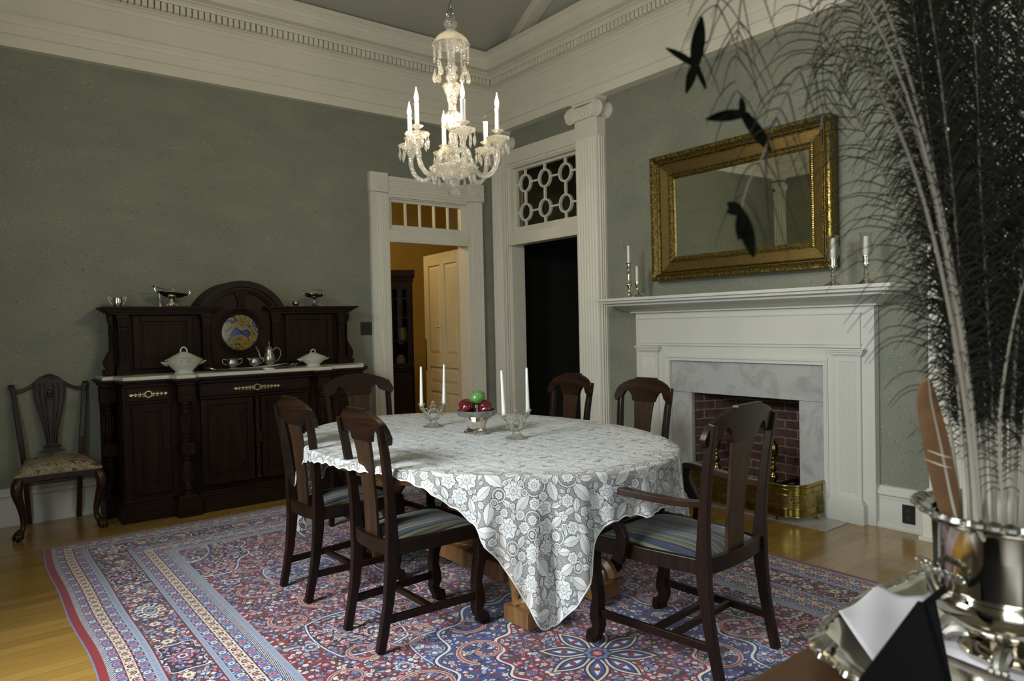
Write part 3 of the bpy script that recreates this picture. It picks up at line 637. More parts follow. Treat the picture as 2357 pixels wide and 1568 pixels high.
m = MB(); m.box(4.728, 4.731, 4.905, 5.92, 2.36, 2.97); m.build('transom_pane', 'pane', sh)
# door 3: closed doorway behind the feathers (right)
d3 = sroot('door_3', 'white cased closed door behind the feathers'); m = MB()
m.box(4.62, XR, 0.35, 1.50, 3.03, 3.165); m.box(4.632, XR, 1.36, 1.53, 0, 3.03); m.box(4.632, XR, 0.30, 0.46, 0, 3.03)
for y in (1.375, 1.39, 1.405): m.tube([(4.632, y, 0), (4.632, y, 3.03)], 0.005, 6)
m.build('casing', 'trim', d3)
m = MB(); m.M = Matrix.Translation((4.60, 0.46, 0)); m.box(0.01, 0.05, 0, 0.9, 0, 3.0)
for q in ((0.12, 0.40, 0.2, 1.0), (0.50, 0.78, 0.2, 1.0), (0.12, 0.40, 1.15, 2.85), (0.50, 0.78, 1.15, 2.85)): m.box(0.0, 0.02, q[0], q[1], q[2], q[3])
m.build('door_leaf', 'trim2', d3, bevel=0.004, seg=1)
pilaster('trim_7', 0.03, 0.33, 'far right fluted pilaster')
# ---------------------------------------------------------------- wall plates
sw = thing('light_switch', 'black double light switch plate on the wallpaper left of the doorway', 'light switch', (3.043, YB, 1.34))
m = MB(); m.box(-0.058, 0.058, -0.007, 0, -0.062, 0.062); m.build('plate', 'black', sw, bevel=0.003)
for x in (-0.024, 0.024):
    m = MB(); m.box(x-0.005, x+0.005, -0.018, -0.006, -0.012, 0.012); m.build('toggle', 'iron', sw)
ou = thing('power_outlet', 'black power outlet set in the white baseboard right of the fireplace', 'outlet', (XR-0.022, 1.966, 0.109))
m = MB(); m.box(-0.007, 0, -0.038, 0.038, -0.059, 0.059); m.build('plate', 'black', ou, bevel=0.003)
for z in (-0.022, 0.022):
    m = MB(); m.M = Matrix.Translation((-0.007, 0, z)) @ Matrix.Rotation(-PI/2, 4, 'Y'); m.lathe([(0.015, 0), (0.015, 0.003), (0.001, 0.003)], 16); m.build('socket', 'iron', ou)
# ================================================================== FIREPLACE
mt = thing('mantelpiece', 'white painted mantelpiece with fluted pilasters and deep moulded shelf', 'mantel', (XR, 3.158, 0))
def Y_(a): return a-3.158
m = MB(); X0 = -0.06
yl, yr = Y_(4.167), Y_(2.150)
# outer panels (flat backing) around the opening
m.box(X0, 0, Y_(3.846), yl, 0, 1.45); m.box(X0, 0, yr, Y_(2.466), 0, 1.45); m.box(X0, 0, Y_(2.466), Y_(3.846), 1.06, 1.45)
m.build('surround', 'trim2', mt, bevel=0.002, seg=1)
m = MB()   # frieze board
m.box(X0-0.012, X0, Y_(2.235), Y_(4.117), 1.145, 1.376); m.box(X0-0.020, X0, Y_(2.228), Y_(4.124), 1.165, 1.177); m.box(X0-0.020, X0, Y_(2.228), Y_(4.124), 1.368, 1.380)
m.build('frieze', 'trim2', mt, bevel=0.002, seg=1)
m = MB()   # shelf: stacked mouldings wrapped round the sides
def wrap(m, pr, z):  # pr = projection past body
    pass
SP = [(0.0, 1.418), (0.030, 1.420), (0.030, 1.430), (0.045, 1.438), (0.075, 1.448), (0.10, 1.470), (0.135, 1.482), (0.155, 1.484), (0.155, 1.500), (0.185, 1.506), (0.20, 1.506), (0.20, 1.522), (0.205, 1.524), (0.222, 1.526), (0.222, 1.547)]
vs = []
for p, z in SP:
    pf = p*1.22; vs += [(0.0, yr-p, z), (X0-pf, yr-p, z), (X0-pf, yl+p, z), (0.0, yl+p, z)]
m.add(vs, [(i*4+k, i*4+k+1, (i+1)*4+k+1, (i+1)*4+k) for i in range(len(SP)-1) for k in range(3)]+[(0, 3, 2, 1), tuple((len(SP)-1)*4+k for k in range(4)), ]+[(i*4+3, i*4, (i+1)*4, (i+1)*4+3) for i in range(len(SP)-1)])
m.build('shelf', 'trim2', mt, smooth=True, angle=25)
for (a, b, pa, pb) in ((Y_(3.915), Y_(4.105), Y_(3.895), Y_(4.150)), (Y_(2.232), Y_(2.403), Y_(2.205), Y_(2.450))):
    m = MB(); pts = [(X0, a), (X0-0.018, a)]; n = 5; w_ = (b-a-0.05)/n
    mm = MB(); m.box(X0-0.018, X0, a, b, 0.145, 0.20); m.box(X0-0.018, X0, a, b, 1.055, 1.105)
    for i in range(n):
        p_ = a+0.025+i*w_+w_*0.18; q_ = p_+w_*0.64
        pts += [(X0-0.018+math.sin(PI*k/5)*w_*0.32, p_+(q_-p_)*k/5) for k in range(6)]
    pts += [(X0-0.018, b), (X0, b)]; m.prism(pts, 'z', 0.20, 1.055)
    for z0, z1, e in ((1.095, 1.104, 0.010), (1.104, 1.118, 0.020), (1.118, 1.130, 0.028), (1.130, 1.142, 0.036)): m.box(X0-0.018-e, X0, a-e, b+e, z0, z1)
    m.box(X0-0.048, X0, pa, pb, 0, 0.135); m.box(X0-0.040, X0, pa+0.01, pb-0.01, 0.135, 0.148); m.box(X0-0.028, X0, pa+0.02, pb-0.02, 0.148, 0.160)
    m.build('pilaster', 'trim2', mt, bevel=0.0015, seg=1)
m = MB()   # inner moulding frame
for (y0, y1, z0, z1) in ((Y_(3.80), Y_(3.855), 0, 1.027), (Y_(2.457), Y_(2.487), 0, 1.027), (Y_(2.457), Y_(3.855), 1.027, 1.075)):
    m.box(X0-0.010, X0+0.021, y0, y1, z0, z1)
for y in (Y_(3.835), Y_(2.470)): m.tube([(X0-0.010, y, 0), (X0-0.010, y, 1.06)], 0.008, 8)
m.tube([(X0-0.010, Y_(3.835), 1.055), (X0-0.010, Y_(2.47), 1.055)], 0.008, 8)
m.build('inner_moulding', 'trim2', mt)
m = MB()   # marble slips
m.box(X0+0.022, 0, Y_(2.487), Y_(3.80), 0.772, 1.027)
m.build('marble_lintel', 'marble', mt, bevel=0.0015)
for y0, y1 in ((2.487, 2.682), (3.605, 3.80)):
    m = MB(); m.box(X0+0.022, 0, Y_(y0), Y_(y1), 0, 0.770); m.build('marble_jamb', 'marble', mt, bevel=0.0015)
# firebox
m = MB(); x0 = XR-0.002; x1 = XR+0.42
def wallq(m, a, b, c_, d_, th):
    m.prism([a, b, c_, d_], 'z', 0, 0.80)
fbx = sroot('wall_firebox', 'brick lined firebox', (0, 0, 0))
mb = MB(); mb.M = Matrix.Rotation(PI/2, 4, 'X'); mb.box(-0.36, 0.36, 0, 0.8, -0.1, 0); o = mb.build('back_bricks', 'brick', fbx); o.rotation_euler = (0, 0, 0)
o.data.transform(Matrix.Identity(4))
def brickwall(name, p, q, h, z0=0.0):
    """vertical slab from p to q (xy); built in local xy-plane so the brick pattern lies on its face"""
    d = Vector((q[0]-p[0], q[1]-p[1])); Ln = d.length
    mb = MB(); mb.box(0, Ln, 0, h, -0.06, 0); o = mb.build(name, 'brick', fbx)
    ex = Vector((d.x/Ln, d.y/Ln, 0)); ey = Vector((0, 0, 1)); ez = ex.cross(ey)
    o.matrix_world = Matrix(((ex.x, ey.x, ez.x, p[0]), (ex.y, ey.y, ez.y, p[1]), (ex.z, ey.z, ez.z, z0), (0, 0, 0, 1))); return o
bpy.data.objects.remove(o)
brickwall('back_bricks', (x1, 3.47), (x1, 2.82), 0.9)
brickwall('side_bricks', (x0, 3.612), (x1, 3.47), 0.9)
brickwall('side_bricks', (x1, 2.82), (x0, 2.678), 0.9)
mb = MB(); mb.box(x0, x1, 2.68, 3.61, -0.02, 0.012); mb.build('hearth_bricks', 'iron', fbx)
mb = MB(); mb.box(x0+0.15, x1+0.1, 2.6, 3.7, 0.88, 0.92); mb.build('smoke_shelf', 'iron', fbx)
m = MB(); m.box(4.26, XR-0.01, 2.305, 4.02, 0, 0.006); tag(m.build('hearth_slab', 'marble', bevel=0.001), 'grey marble hearth slab on the floor before the fireplace', 'hearth')
# ================================================================== DINING CHAIRS
def loftbar(m, pts, w_, t_):
    """flat bar following pts (x,z) at lateral y(list); w_ lateral, t_ fore-aft thickness lists"""
    secs = []
    for i, (x, y, z) in enumerate(pts):
        a = w_[i]/2; b = t_[i]/2
        p = Vector(pts[max(i-1, 0)]); q = Vector(pts[min(i+1, len(pts)-1)]); d = (q-p).normalized()
        nx = Vector((d.z, 0, -d.x)); nx = nx.normalized() if nx.length > 1e-6 else Vector((1, 0, 0))
        c_ = Vector((x, y, z)); e = nx*b
        secs.append([tuple(c_+e+Vector((0, -a, 0))), tuple(c_+e+Vector((0, a, 0))), tuple(c_-e+Vector((0, a, 0))), tuple(c_-e+Vector((0, -a, 0)))])
    m.loft(secs)
def strip_y(m, ys, zl, zh, xf, t):
    """slab running sideways: for each y lower/upper z; centre x=xf(y,z); thickness t"""
    secs = []
    for y in ys:
        a, b = zl(y), zh(y)
        secs.append([(xf(y, a)-t/2, y, a), (xf(y, a)+t/2, y, a), (xf(y, b)+t/2, y, b), (xf(y, b)-t/2, y, b)])
    m.loft(secs)
def interp(tab, v):
    if v <= tab[0][0]: return tab[0][1]
    for (a, fa), (b, fb) in zip(tab, tab[1:]):
        if v <= b: t = (v-a)/(b-a); t = t*t*(3-2*t) if len(tab) < 0 else t; return fa+(fb-fa)*t
    return tab[-1][1]
def make_chair(label, loc, rz, group, arm=False):
    t = thing('dining_armchair' if arm else 'dining_chair', label, 'chair', loc, rz, group)
    if arm: rf, rs_, rt, fh, D_, HT, cw = 0.215, 0.215, 0.232, 0.262, 0.275, 1.020, 0.262
    else: rf, rs_, rt, fh, D_, HT, cw = 0.152, 0.158, 0.190, 0.205, 0.235, 1.003, 0.214
    zt = HT-0.055
    def rx(z):  # fore-aft line of the back posts
        return interp([(0, -D_-0.03), (0.08, -D_-0.012), (0.2, -D_+0.012), (0.36, -D_+0.030), (0.46, -D_+0.032), (0.60, -D_+0.026), (0.80, -D_+0.004), (1.05, -D_-0.042)], z)
    def ry(z): return interp([(0, rf), (0.42, rs_), (1.0, rt)], z)
    for s in (1, -1):
        m = MB(); zs = [0, 0.06, 0.12, 0.2, 0.28, 0.36, 0.40, 0.46, 0.53, 0.62, 0.72, 0.82, 0.90, zt]
        loftbar(m, [(rx(z), s*ry(z), z) for z in zs], [0.030]*4+[0.032]*4+[0.030]*4+[0.029, 0.028], [0.036, 0.037, 0.038, 0.042, 0.046, 0.052, 0.054, 0.054, 0.046, 0.040, 0.036, 0.034, 0.032, 0.028])
        o = m.build('leg', 'maho', t, bevel=0.004); o['label'] = 'raked rear leg and back post'
        m = MB(); fx = D_-0.012
        P = [(fx+0.005, 0.0), (fx+0.012, 0.018), (fx+0.008, 0.034), (fx-0.012, 0.052), (fx-0.018, 0.075), (fx-0.010, 0.105), (fx-0.012, 0.15), (fx-0.018, 0.19), (fx-0.012, 0.235), (fx+0.004, 0.30), (fx+0.012, 0.36), (fx+0.008, 0.41), (fx+0.004, 0.45)]
        loftbar(m, [(x, s*(fh-0.024), z) for x, z in P], [0.046]*13, [0.050, 0.056, 0.054, 0.038, 0.040, 0.050, 0.044, 0.034, 0.036, 0.046, 0.056, 0.062, 0.062])
        m.build('leg', 'maho', t, bevel=0.004)
    # crest rail
    x_at = lambda y, z: rx(z)+0.004+0.022*((y/cw)**2)-0.018+(0.012 if not arm else 0.01)
    def zh(y):
        a = abs(y)/cw
        if a < 0.35: return HT
        if a < 0.352: return HT
        return interp([(0.35, HT-0.007), (0.55, HT-0.018), (0.75, HT-0.036), (0.87, HT-0.055), (0.95, HT-0.080), (1.0, HT-0.112)], a)
    sw_ = 0.078/0.214*cw if not arm else 0.088
    def zl(y):
        a = abs(y)
        b0 = HT-0.140
        return interp([(0, b0), (sw_, b0-0.002), (sw_+0.006, b0+0.008), (sw_+0.012, b0+0.028), (sw_+0.026, HT-0.092), (sw_+0.045, HT-0.080), (sw_+0.064, HT-0.086), (sw_+0.080, HT-0.115), (cw*0.93, HT-0.146), (cw*0.97, HT-0.135), (cw, HT-0.114)], a)
    yy = sorted(set([round(cw*k/40, 5) for k in range(-40, 41)]+[s*v for s in (1, -1) for v in (0.35*cw-0.0005, 0.35*cw+0.0005, sw_, sw_+0.006, sw_+0.012, sw_+0.026)]))
    m = MB(); strip_y(m, yy, zl, zh, x_at, 0.024)
    o = m.build('crest_rail', 'mahox', t, smooth=True, angle=30, bevel=0.003)
    # splat
    zr_ = 0.45
    m = MB(); secs = []
    for k in range(13):
        z = zr_+(HT-0.135-zr_)*k/12; hw = interp([(0, 0.055), (0.5, 0.056), (0.8, 0.064), (1, 0.074)], k/12)*(1.12 if arm else 1.0)
        f_ = k/12; x = (rx(z)-0.004)*1.0+(x_at(0, z)-rx(z)+0.004)*f_
        secs.append([(x-0.007, -hw, z), (x-0.007, hw, z), (x+0.007, hw, z), (x+0.007, -hw, z)])
    m.loft(secs); m.build('splat', 'splat', t, bevel=0.002)
    # seat frame
    m = MB(); zf0, zf1 = 0.395, 0.455; xr_ = rx(0.43)
    m.loft([[(xr_-0.012-0.02*(1-(y/rs_)**2), y, zf0), (xr_+0.016-0.02*(1-(y/rs_)**2), y, zf0), (xr_+0.016-0.02*(1-(y/rs_)**2), y, zf1), (xr_-0.012-0.02*(1-(y/rs_)**2), y, zf1)] for y in [rs_*k/8 for k in range(-8, 9)]])
    for s in (1, -1): m.loft([[(x, s*(y-0.012), zf0), (x, s*(y+0.012), zf0), (x, s*(y+0.012), zf1), (x, s*(y-0.012), zf1)] for x, y in ((xr_, rs_), (0, (rs_+fh-0.01)/2+0.008), (D_-0.01, fh-0.012))])
    m.loft([[(D_-0.012+0.014*(1-(y/fh)**2), y, zf0), (D_+0.012+0.014*(1-(y/fh)**2), y, zf0), (D_+0.012+0.014*(1-(y/fh)**2), y, zf1), (D_-0.012+0.014*(1-(y/fh)**2), y, zf1)] for y in [(fh-0.002)*k/6 for k in range(-6, 7)]])
    m.build('seat_frame', 'maho', t, bevel=0.003)
    # slip seat
    m = MB(); nx_, ny_ = 14, 12; g = []
    for i in range(nx_+1):
        u = i/nx_; x = xr_+0.012+(D_-0.012-xr_-0.012)*u; hy = (rs_-0.018)+(fh-0.016-rs_+0.018)*u
        for j in range(ny_+1):
            v = 2*j/ny_-1; e = (1-abs(v)**4)*(1-abs(2*u-1)**4)
            g.append((x, v*hy, 0.440+0.042*e**0.6))
    m.add(g, [(i*(ny_+1)+j, (i+1)*(ny_+1)+j, (i+1)*(ny_+1)+j+1, i*(ny_+1)+j+1) for i in range(nx_) for j in range(ny_)])
    m.build('seat', 'stripe', t, smooth=True, angle=80)
    # stretchers
    for s in (1, -1):
        m = MB(); m.loft([[(x, s*(y-0.009), z-0.016), (x, s*(y+0.009), z-0.016), (x, s*(y+0.009), z+0.016), (x, s*(y-0.009), z+0.016)] for x, y, z in ((rx(0.13)+0.01, ry(0.13), 0.13), (D_-0.03, fh-0.024, 0.13))])
        m.build('stretcher', 'maho', t, bevel=0.002)
    m = MB(); ym = (rf+fh)/2-0.015; m.box(-0.012-0.02, 0.012-0.02, -ym, ym, 0.118, 0.142); m.build('stretcher', 'maho', t, bevel=0.002)
    if arm:
        m = MB(); m.box(-D_*0.0-0.11, -D_*0.0-0.088, -ym+0.01, ym-0.01, 0.118, 0.142); m.build('stretcher', 'maho', t, bevel=0.002)
        for s in (1, -1):
            za = 0.665; P = spl([(rx(za)+0.0, s*(ry(za)-0.0), za), (rx(za)+0.10, s*0.245, za-0.004), (-0.03, s*0.275, za+0.004), (0.10, s*0.292, za+0.014), (0.155, s*0.292, za+0.012), (0.178, s*0.290, za-0.008)], 5)
            m = MB(); secs = []
            for i, p in enumerate(P):
                k = i/(len(P)-1); hw = interp([(0, 0.014), (0.3, 0.020), (0.7, 0.024), (0.92, 0.027), (1, 0.022)], k); ht = 0.013
                secs.append([(p[0], p[1]-hw, p[2]-ht), (p[0], p[1]+hw, p[2]-ht), (p[0], p[1]+hw*0.9, p[2]+ht), (p[0], p[1]-hw*0.9, p[2]+ht)])
            m.loft(secs); m.build('arm', 'redm', t, smooth=True, angle=50, bevel=0.005)
            P2 = [(0.150, 0.288, za), (0.152, 0.288, 0.62), (0.128, 0.286, 0.57), (0.092, 0.282, 0.52), (0.080, 0.279, 0.47), (0.095, 0.277, 0.42), (0.108, 0.276, 0.385)]
            m = MB(); loftbar(m, spl([(x, s*y, z) for x, y, z in P2], 3), [0.030]*19, [interp([(0, 0.052), (0.2, 0.048), (0.5, 0.040), (0.8, 0.052), (1, 0.050)], k/18) for k in range(19)])
            m.build('arm_support', 'maho', t, bevel=0.004)
    return t
GC = 'dining chairs round the table'
make_chair('dark mahogany dining chair nearest the sideboard on the window side of the table', (1.354+0.21, 3.512, 0.0085), 0.04, GC)
b = [o for o in COL.objects if o.name.startswith('dining_chair')][0]
def chair(label, x, y, rz): return dup(b, (x, y, 0.0085), rz, label, GC)
chair('dark mahogany dining chair in the foreground, its striped seat half under the hanging lace corner', 1.360+0.225, 2.782, 0.01)
chair('red-brown dining chair across the table, standing before the dark doorway', 2.985-0.0, 3.525, PI-0.03)
chair('dark dining chair across the table, standing before the left side of the mantelpiece', 2.985-0.0, 2.865, PI+0.03)
make_chair('mahogany armchair with striped seat in the right foreground, facing away towards the table', (2.335, 1.895, 0.0085), PI/2+0.10, 'armchairs at the table ends', True)
ac = [o for o in COL.objects if o.name.startswith('dining_armchair')][0]
dup(ac, (2.165, 4.245, 0.0085), -PI/2, 'dark armchair at the far head of the table, before the sideboard', 'armchairs at the table ends')
# ================================================================== SHIELD SIDE CHAIR by the wall
def side_chair():
    t = thing('side_chair', 'mahogany shield-back side chair with floral tapestry seat standing by the wall left of the sideboard', 'chair', (0.502, 5.880, 0), 0)
    # faces -y ; local coordinates x lateral, -y forward
    for s in (1, -1):
        zs = [0, 0.12, 0.25, 0.38, 0.46, 0.60, 0.80, 0.95, 0.985]
        m = MB(); pts = []
        for z in zs:
            y = interp([(0, 0.235), (0.4, 0.195), (0.6, 0.205), (1.0, 0.262)], z); x = interp([(0, 0.152), (0.4, 0.170), (0.7, 0.195), (0.95, 0.218), (1, 0.228)], z); pts.append((s*x, y, z))
        m.loft([[(x-a, y-b, z), (x+a, y-b, z), (x+a, y+b, z), (x-a, y+b, z)] for (x, y, z), a, b in zip(pts, [0.017]*5+[0.018, 0.017, 0.016, 0.020], [0.019]*9)])
        o = m.build('leg', 'redm', t, bevel=0.005); o['label'] = 'square rear leg rising as back post'
        m = MB()
        for k in (-1, 0, 1): m.tube([(s*0.228+k*0.011-0.004*s, 0.262, 0.965), (s*0.228+k*0.012, 0.262, 0.998)], [0.004, 0.007], 6)
        m.build('carved_ear', 'redm', t, smooth=True)
    def crest(x):
        a = abs(x)/0.228
        return interp([(0, 1.055), (0.13, 1.054), (0.25, 1.043), (0.36, 1.016), (0.5, 0.990), (0.7, 0.965), (0.85, 0.962), (1.0, 0.975)], a)
    m = MB(); secs = []
    for k in range(-30, 31):
        x = 0.228*k/30; z = crest(x); h = interp([(0, 0.055), (0.3, 0.05), (0.5, 0.028), (1, 0.026)], abs(x)/0.228); y = 0.262-0.016*(1-(x/0.228)**2)*-1
        secs.append([(x, y-0.011, z-h), (x, y+0.011, z-h), (x, y+0.011, z), (x, y-0.011, z)])
    m.loft(secs); m.tube([(-0.028, 0.262, 1.05), (0, 0.258, 1.058), (0.028, 0.262, 1.05)], 0.008, 8)
    m.build('crest_rail', 'redm', t, smooth=True, angle=35, bevel=0.004)
    # splat: five slats fanning out of the base, joined at the crest
    m = MB()
    W_ = lambda z: interp([(0.50, 0.085), (0.52, 0.05), (0.545, 0.048), (0.56, 0.036), (0.60, 0.038), (0.70, 0.055), (0.80, 0.078), (0.90, 0.098), (0.98, 0.100), (1.02, 0.085)], z)
    ys = lambda z: interp([(0.46, 0.200), (1.05, 0.270)], z)
    zs = [0.50+0.52*k/24 for k in range(25)]
    m.loft([[(-W_(z), ys(z)-0.005, z), (W_(z), ys(z)-0.005, z), (W_(z), ys(z)+0.006, z), (-W_(z), ys(z)+0.006, z)] for z in zs])
    for q in (-1, -0.62, -0.28, 0.28, 0.62, 1):
        zz = [0.56+0.44*k/16 for k in range(17)]
        m.tube([(q*(W_(z)-0.005), ys(z)-0.008, z) for z in zz], [0.0055]*17, 6)
    m.box(-0.052, 0.052, 0.196, 0.222, 0.535, 0.55)
    m.build('splat', 'redm', t, smooth=True, angle=35)
    m = MB(); m.ball((0, 0.247, 0.925), 0.022, (0.75, 0.5, 1.3)); m.ball((0, 0.240, 0.905), 0.02, (1.0, 0.5, 0.5)); m.box(-0.016, 0.016, 0.238, 0.25, 0.875, 0.888); m.build('carved_bud', 'redm', t, smooth=True)
    # seat
    m = MB(); nx_, ny_ = 14, 14; g = []
    for i in range(nx_+1):
        v = i/nx_; y = 0.20-0.455*v; hx = 0.185+0.06*v
        for j in range(ny_+1):
            u = 2*j/ny_-1; e = (1-abs(u)**5)*(1-abs(2*v-1)**5); g.append((u*hx, y-0.012*(1-u*u)*(v > 0.9), 0.425+0.070*max(e, 0)**0.42))
    m.add(g, [(i*(ny_+1)+j, i*(ny_+1)+j+1, (i+1)*(ny_+1)+j+1, (i+1)*(ny_+1)+j) for i in range(nx_) for j in range(ny_)])
    m.build('seat', 'floral', t, smooth=True, angle=85)
    m = MB(); pl = [(-0.187, 0.205), (-0.249, -0.258), (0.249, -0.258), (0.187, 0.205)]
    m.prism(pl, 'z', 0.418, 0.434); m.build('nail_braid', 'nail', t)
    m = MB(); pl = [(-0.183, 0.20), (-0.243, -0.252), (0.243, -0.252), (0.183, 0.20)]; m.prism(pl, 'z', 0.375, 0.42)
    m.loft([[(x, -0.252, 0.378-0.018*math.exp(-(x/0.07)**2)), (x, -0.240, 0.378-0.018*math.exp(-(x/0.07)**2)), (x, -0.240, 0.385), (x, -0.252, 0.385)] for x in [0.2*k/10 for k in range(-10, 11)]])
    m.build('seat_rail', 'redm', t, bevel=0.003)
    for s in (1, -1):
        c_ = [(0.226, -0.232, 0.40), (0.240, -0.250, 0.355), (0.240, -0.252, 0.30), (0.222, -0.232, 0.22), (0.210, -0.214, 0.14), (0.212, -0.214, 0.08), (0.226, -0.230, 0.05), (0.236, -0.238, 0.035)]
        P = spl([(s*x, y, z) for x, y, z in c_], 4); m = MB(); n_ = len(P)
        m.tube(P, [interp([(0, 0.030), (0.12, 0.036), (0.25, 0.033), (0.45, 0.022), (0.65, 0.017), (0.8, 0.017), (0.9, 0.024), (1, 0.026)], i/(n_-1)) for i in range(n_)], 12)
        m.ball((s*0.238, -0.240, 0.028), 0.028, (1.1, 1.1, 1.0))
        for a in (-0.9, -0.3, 0.3, 0.9):
            an = math.atan2(-0.7, s*0.7)+a; dx, dy = math.cos(an), math.sin(an)
            m.tube([(s*0.222+dx*0.004, -0.222+dy*0.004, 0.075), (s*0.236+dx*0.022, -0.238+dy*0.022, 0.052), (s*0.238+dx*0.033, -0.240+dy*0.033, 0.028), (s*0.238+dx*0.030, -0.240+dy*0.030, 0.004)], [0.007, 0.008, 0.007, 0.005], 6)
        o = m.build('leg', 'redm', t, smooth=True, angle=60); o['label'] = 'cabriole front leg with claw and ball foot'
    return t
side_chair()
# ================================================================== SIDEBOARD
SX = 1.815
sb_ = thing('sideboard', 'large dark carved sideboard with marble top, arched back and painted roundel against the left wall', 'sideboard', (SX, YB-0.025, 0))
def SY(y): return y-(YB-0.025)
yf = SY(5.615)
m = MB()   # carcase
m.box(-0.925, 0.925, yf+0.01, 0, 0.14, 0.99); m.build('carcase', 'side', sb_)
m = MB()
def plinth(x0, x1, y_, zt=0.115):
    m.box(x0, x1, y_, 0, 0, zt); m.box(x0-0.004+0.012, x1-0.008, y_+0.010, 0, zt, zt+0.018); m.box(x0+0.016, x1-0.016, y_+0.018, 0, zt+0.018, zt+0.04)
plinth(-0.955, -0.60, SY(5.60)); plinth(0.60, 0.955, SY(5.60)); plinth(-0.61, -0.445, SY(5.505)); plinth(0.445, 0.61, SY(5.505)); plinth(-0.46, 0.46, SY(5.548)); plinth(-1.02, -0.90, SY(5.86)); plinth(0.90, 1.02, SY(5.86))
m.build('plinth', 'sidex', sb_, bevel=0.003)
# cornice under the marble and marble slab following the breakfront
def outline(e):
    a = [(-1.03-e, 0), (-1.03-e, SY(5.80)-e), (-0.955-e*0.5, SY(5.80)-e), (-0.93-e, SY(5.60)-e), (-0.63-e, SY(5.60)-e), (-0.60-e, SY(5.505)-e), (-0.455+e, SY(5.505)-e), (-0.43+e, SY(5.56)-e)]
    return a+[(-x, y) for x, y in a[::-1]]
m = MB(); m.prism(outline(-0.012), 'z', 0.96, 0.980); m.prism(outline(0.004), 'z', 0.980, 0.992); m.prism(outline(0.018), 'z', 0.992, 1.008)
m.build('cornice_moulding', 'sidex', sb_, bevel=0.004)
m = MB(); m.prism(outline(-0.008), 'z', 1.008, 1.034); m.build('marble_top', 'marblew', sb_, bevel=0.004)
def mount(parent, x, z, y, half):
    m = MB(); m.torus((x, y-0.003, z), 0.022, 0.005, 'y', 20, 6)
    for s in (1, -1):
        k = 0.030
        while k < half:
            f_ = 1-0.5*k/half; m.torus((x+s*k, y-0.002, z+0.010*f_), 0.0085*f_, 0.0022, 'y', 12, 5); m.torus((x+s*k, y-0.002, z-0.010*f_), 0.0085*f_, 0.0022, 'y', 12, 5); m.ball((x+s*(k+0.012), y-0.002, z), 0.0045); k += 0.027
        m.box(min(x+s*0.02, x+s*half), max(x+s*0.02, x+s*half), y-0.003, y, z-0.0015, z+0.0015)
        m.torus((x+s*(half-0.004), y-0.002, z), 0.008, 0.003, 'y', 10, 5); m.box(x+s*half-0.006, x+s*half+0.006, y-0.004, y, z-0.006, z+0.006)
    return m.build('brass_mount', 'brassp', parent)
for x0, x1, hl in ((-0.905, -0.62, 0.115), (-0.425, 0.425, 0.165), (0.62, 0.905, 0.115)):
    m = MB(); y = yf if hl < 0.12 else SY(5.585); m.box(x0, x1, y, y+0.03, 0.86, 0.955); m.box(x0+0.012, x1-0.012, y-0.006, y, 0.872, 0.943); m.box(x0, x1, y-0.014, y, 0.842, 0.856)
    d = m.build('drawer', 'sidex', sb_, bevel=0.002, seg=1); mount(d, (x0+x1)/2, 0.907, y-0.006, hl)
for x0, x1 in ((-0.87, -0.625), (0.625, 0.87)):
    m = MB(); y = yf
    m.box(x0+0.001, x1-0.001, y, y+0.02, 0.191, 0.834); m.fr(x0, x1, 0.19, 0.835, 0.055, y-0.012, y+0.001)
    m.box(x0+0.08, x1-0.08, y-0.006, y, 0.27, 0.755)
    d = m.build('door', 'side', sb_, bevel=0.004); k = MB(); k.torus((x1-0.02, y-0.014, 0.51), 0.006, 0.003, 'y', 10, 5); k.build('keyhole', 'iron', d)
for x0, x1 in ((-0.415, -0.03), (0.03, 0.415)):
    m = MB(); y = SY(5.60)
    m.box(x0+0.001, x1-0.001, y, y+0.03, 0.191, 0.834); m.fr(x0, x1, 0.19, 0.835, 0.045, y-0.012, y+0.001)
    cx = (x0+x1)/2; m.prism([(cx+u*0.135, 0.51+v*0.235) for u, v in [(-1, -0.72), (-0.72, -0.78), (-0.66, -1), (0.66, -1), (0.72, -0.78), (1, -0.72), (1, 0.72), (0.72, 0.78), (0.66, 1), (-0.66, 1), (-0.72, 0.78), (-1, 0.72)]], 'y', y-0.008, y)
    d = m.build('door', 'side', sb_, bevel=0.004)
    for u in (-1, 1):
        for v in (-1, 1):
            k = MB(); k.ball((cx+u*0.128, y-0.004, 0.51+v*0.225), 0.013, (1, 0.7, 1)); k.build('boss', 'side', d, smooth=True)
TP = [(0.045, 0), (0.045, 0.02), (0.034, 0.03), (0.042, 0.045), (0.034, 0.058), (0.036, 0.07), (0.030, 0.09), (0.033, 0.24), (0.030, 0.255), (0.042, 0.268), (0.034, 0.28), (0.042, 0.292), (0.036, 0.300), (0.036, 0.305)]
def turned(x, y, z0, z1, r=1.0, name='turned_column', square=True):
    m = MB(); h = z1-z0; k = h/0.70
    low = [(a*r, z0+b*k) for a, b in TP]
    up = [(a*r, z0+(0.70-b)*k) for a, b in TP[::-1]]
    m.lathe(low, 24, (x, y, 0), flute=0); m.lathe(up, 24, (x, y, 0))
    if square: m.box(x-0.045*r, x+0.045*r, y-0.045*r, y+0.045*r, z0+0.306*k, z1-0.306*k)
    for q in range(10):
        a = 2*PI*q/10
        for za, zb in ((z0+0.10*k, z0+0.235*k), (z1-0.235*k, z1-0.10*k)): m.tube([(x+0.032*r*math.cos(a), y+0.032*r*math.sin(a), za), (x+0.032*r*math.cos(a), y+0.032*r*math.sin(a), zb)], 0.0055*r, 5)
    return m.build(name, 'side', sb_, smooth=True, angle=35)
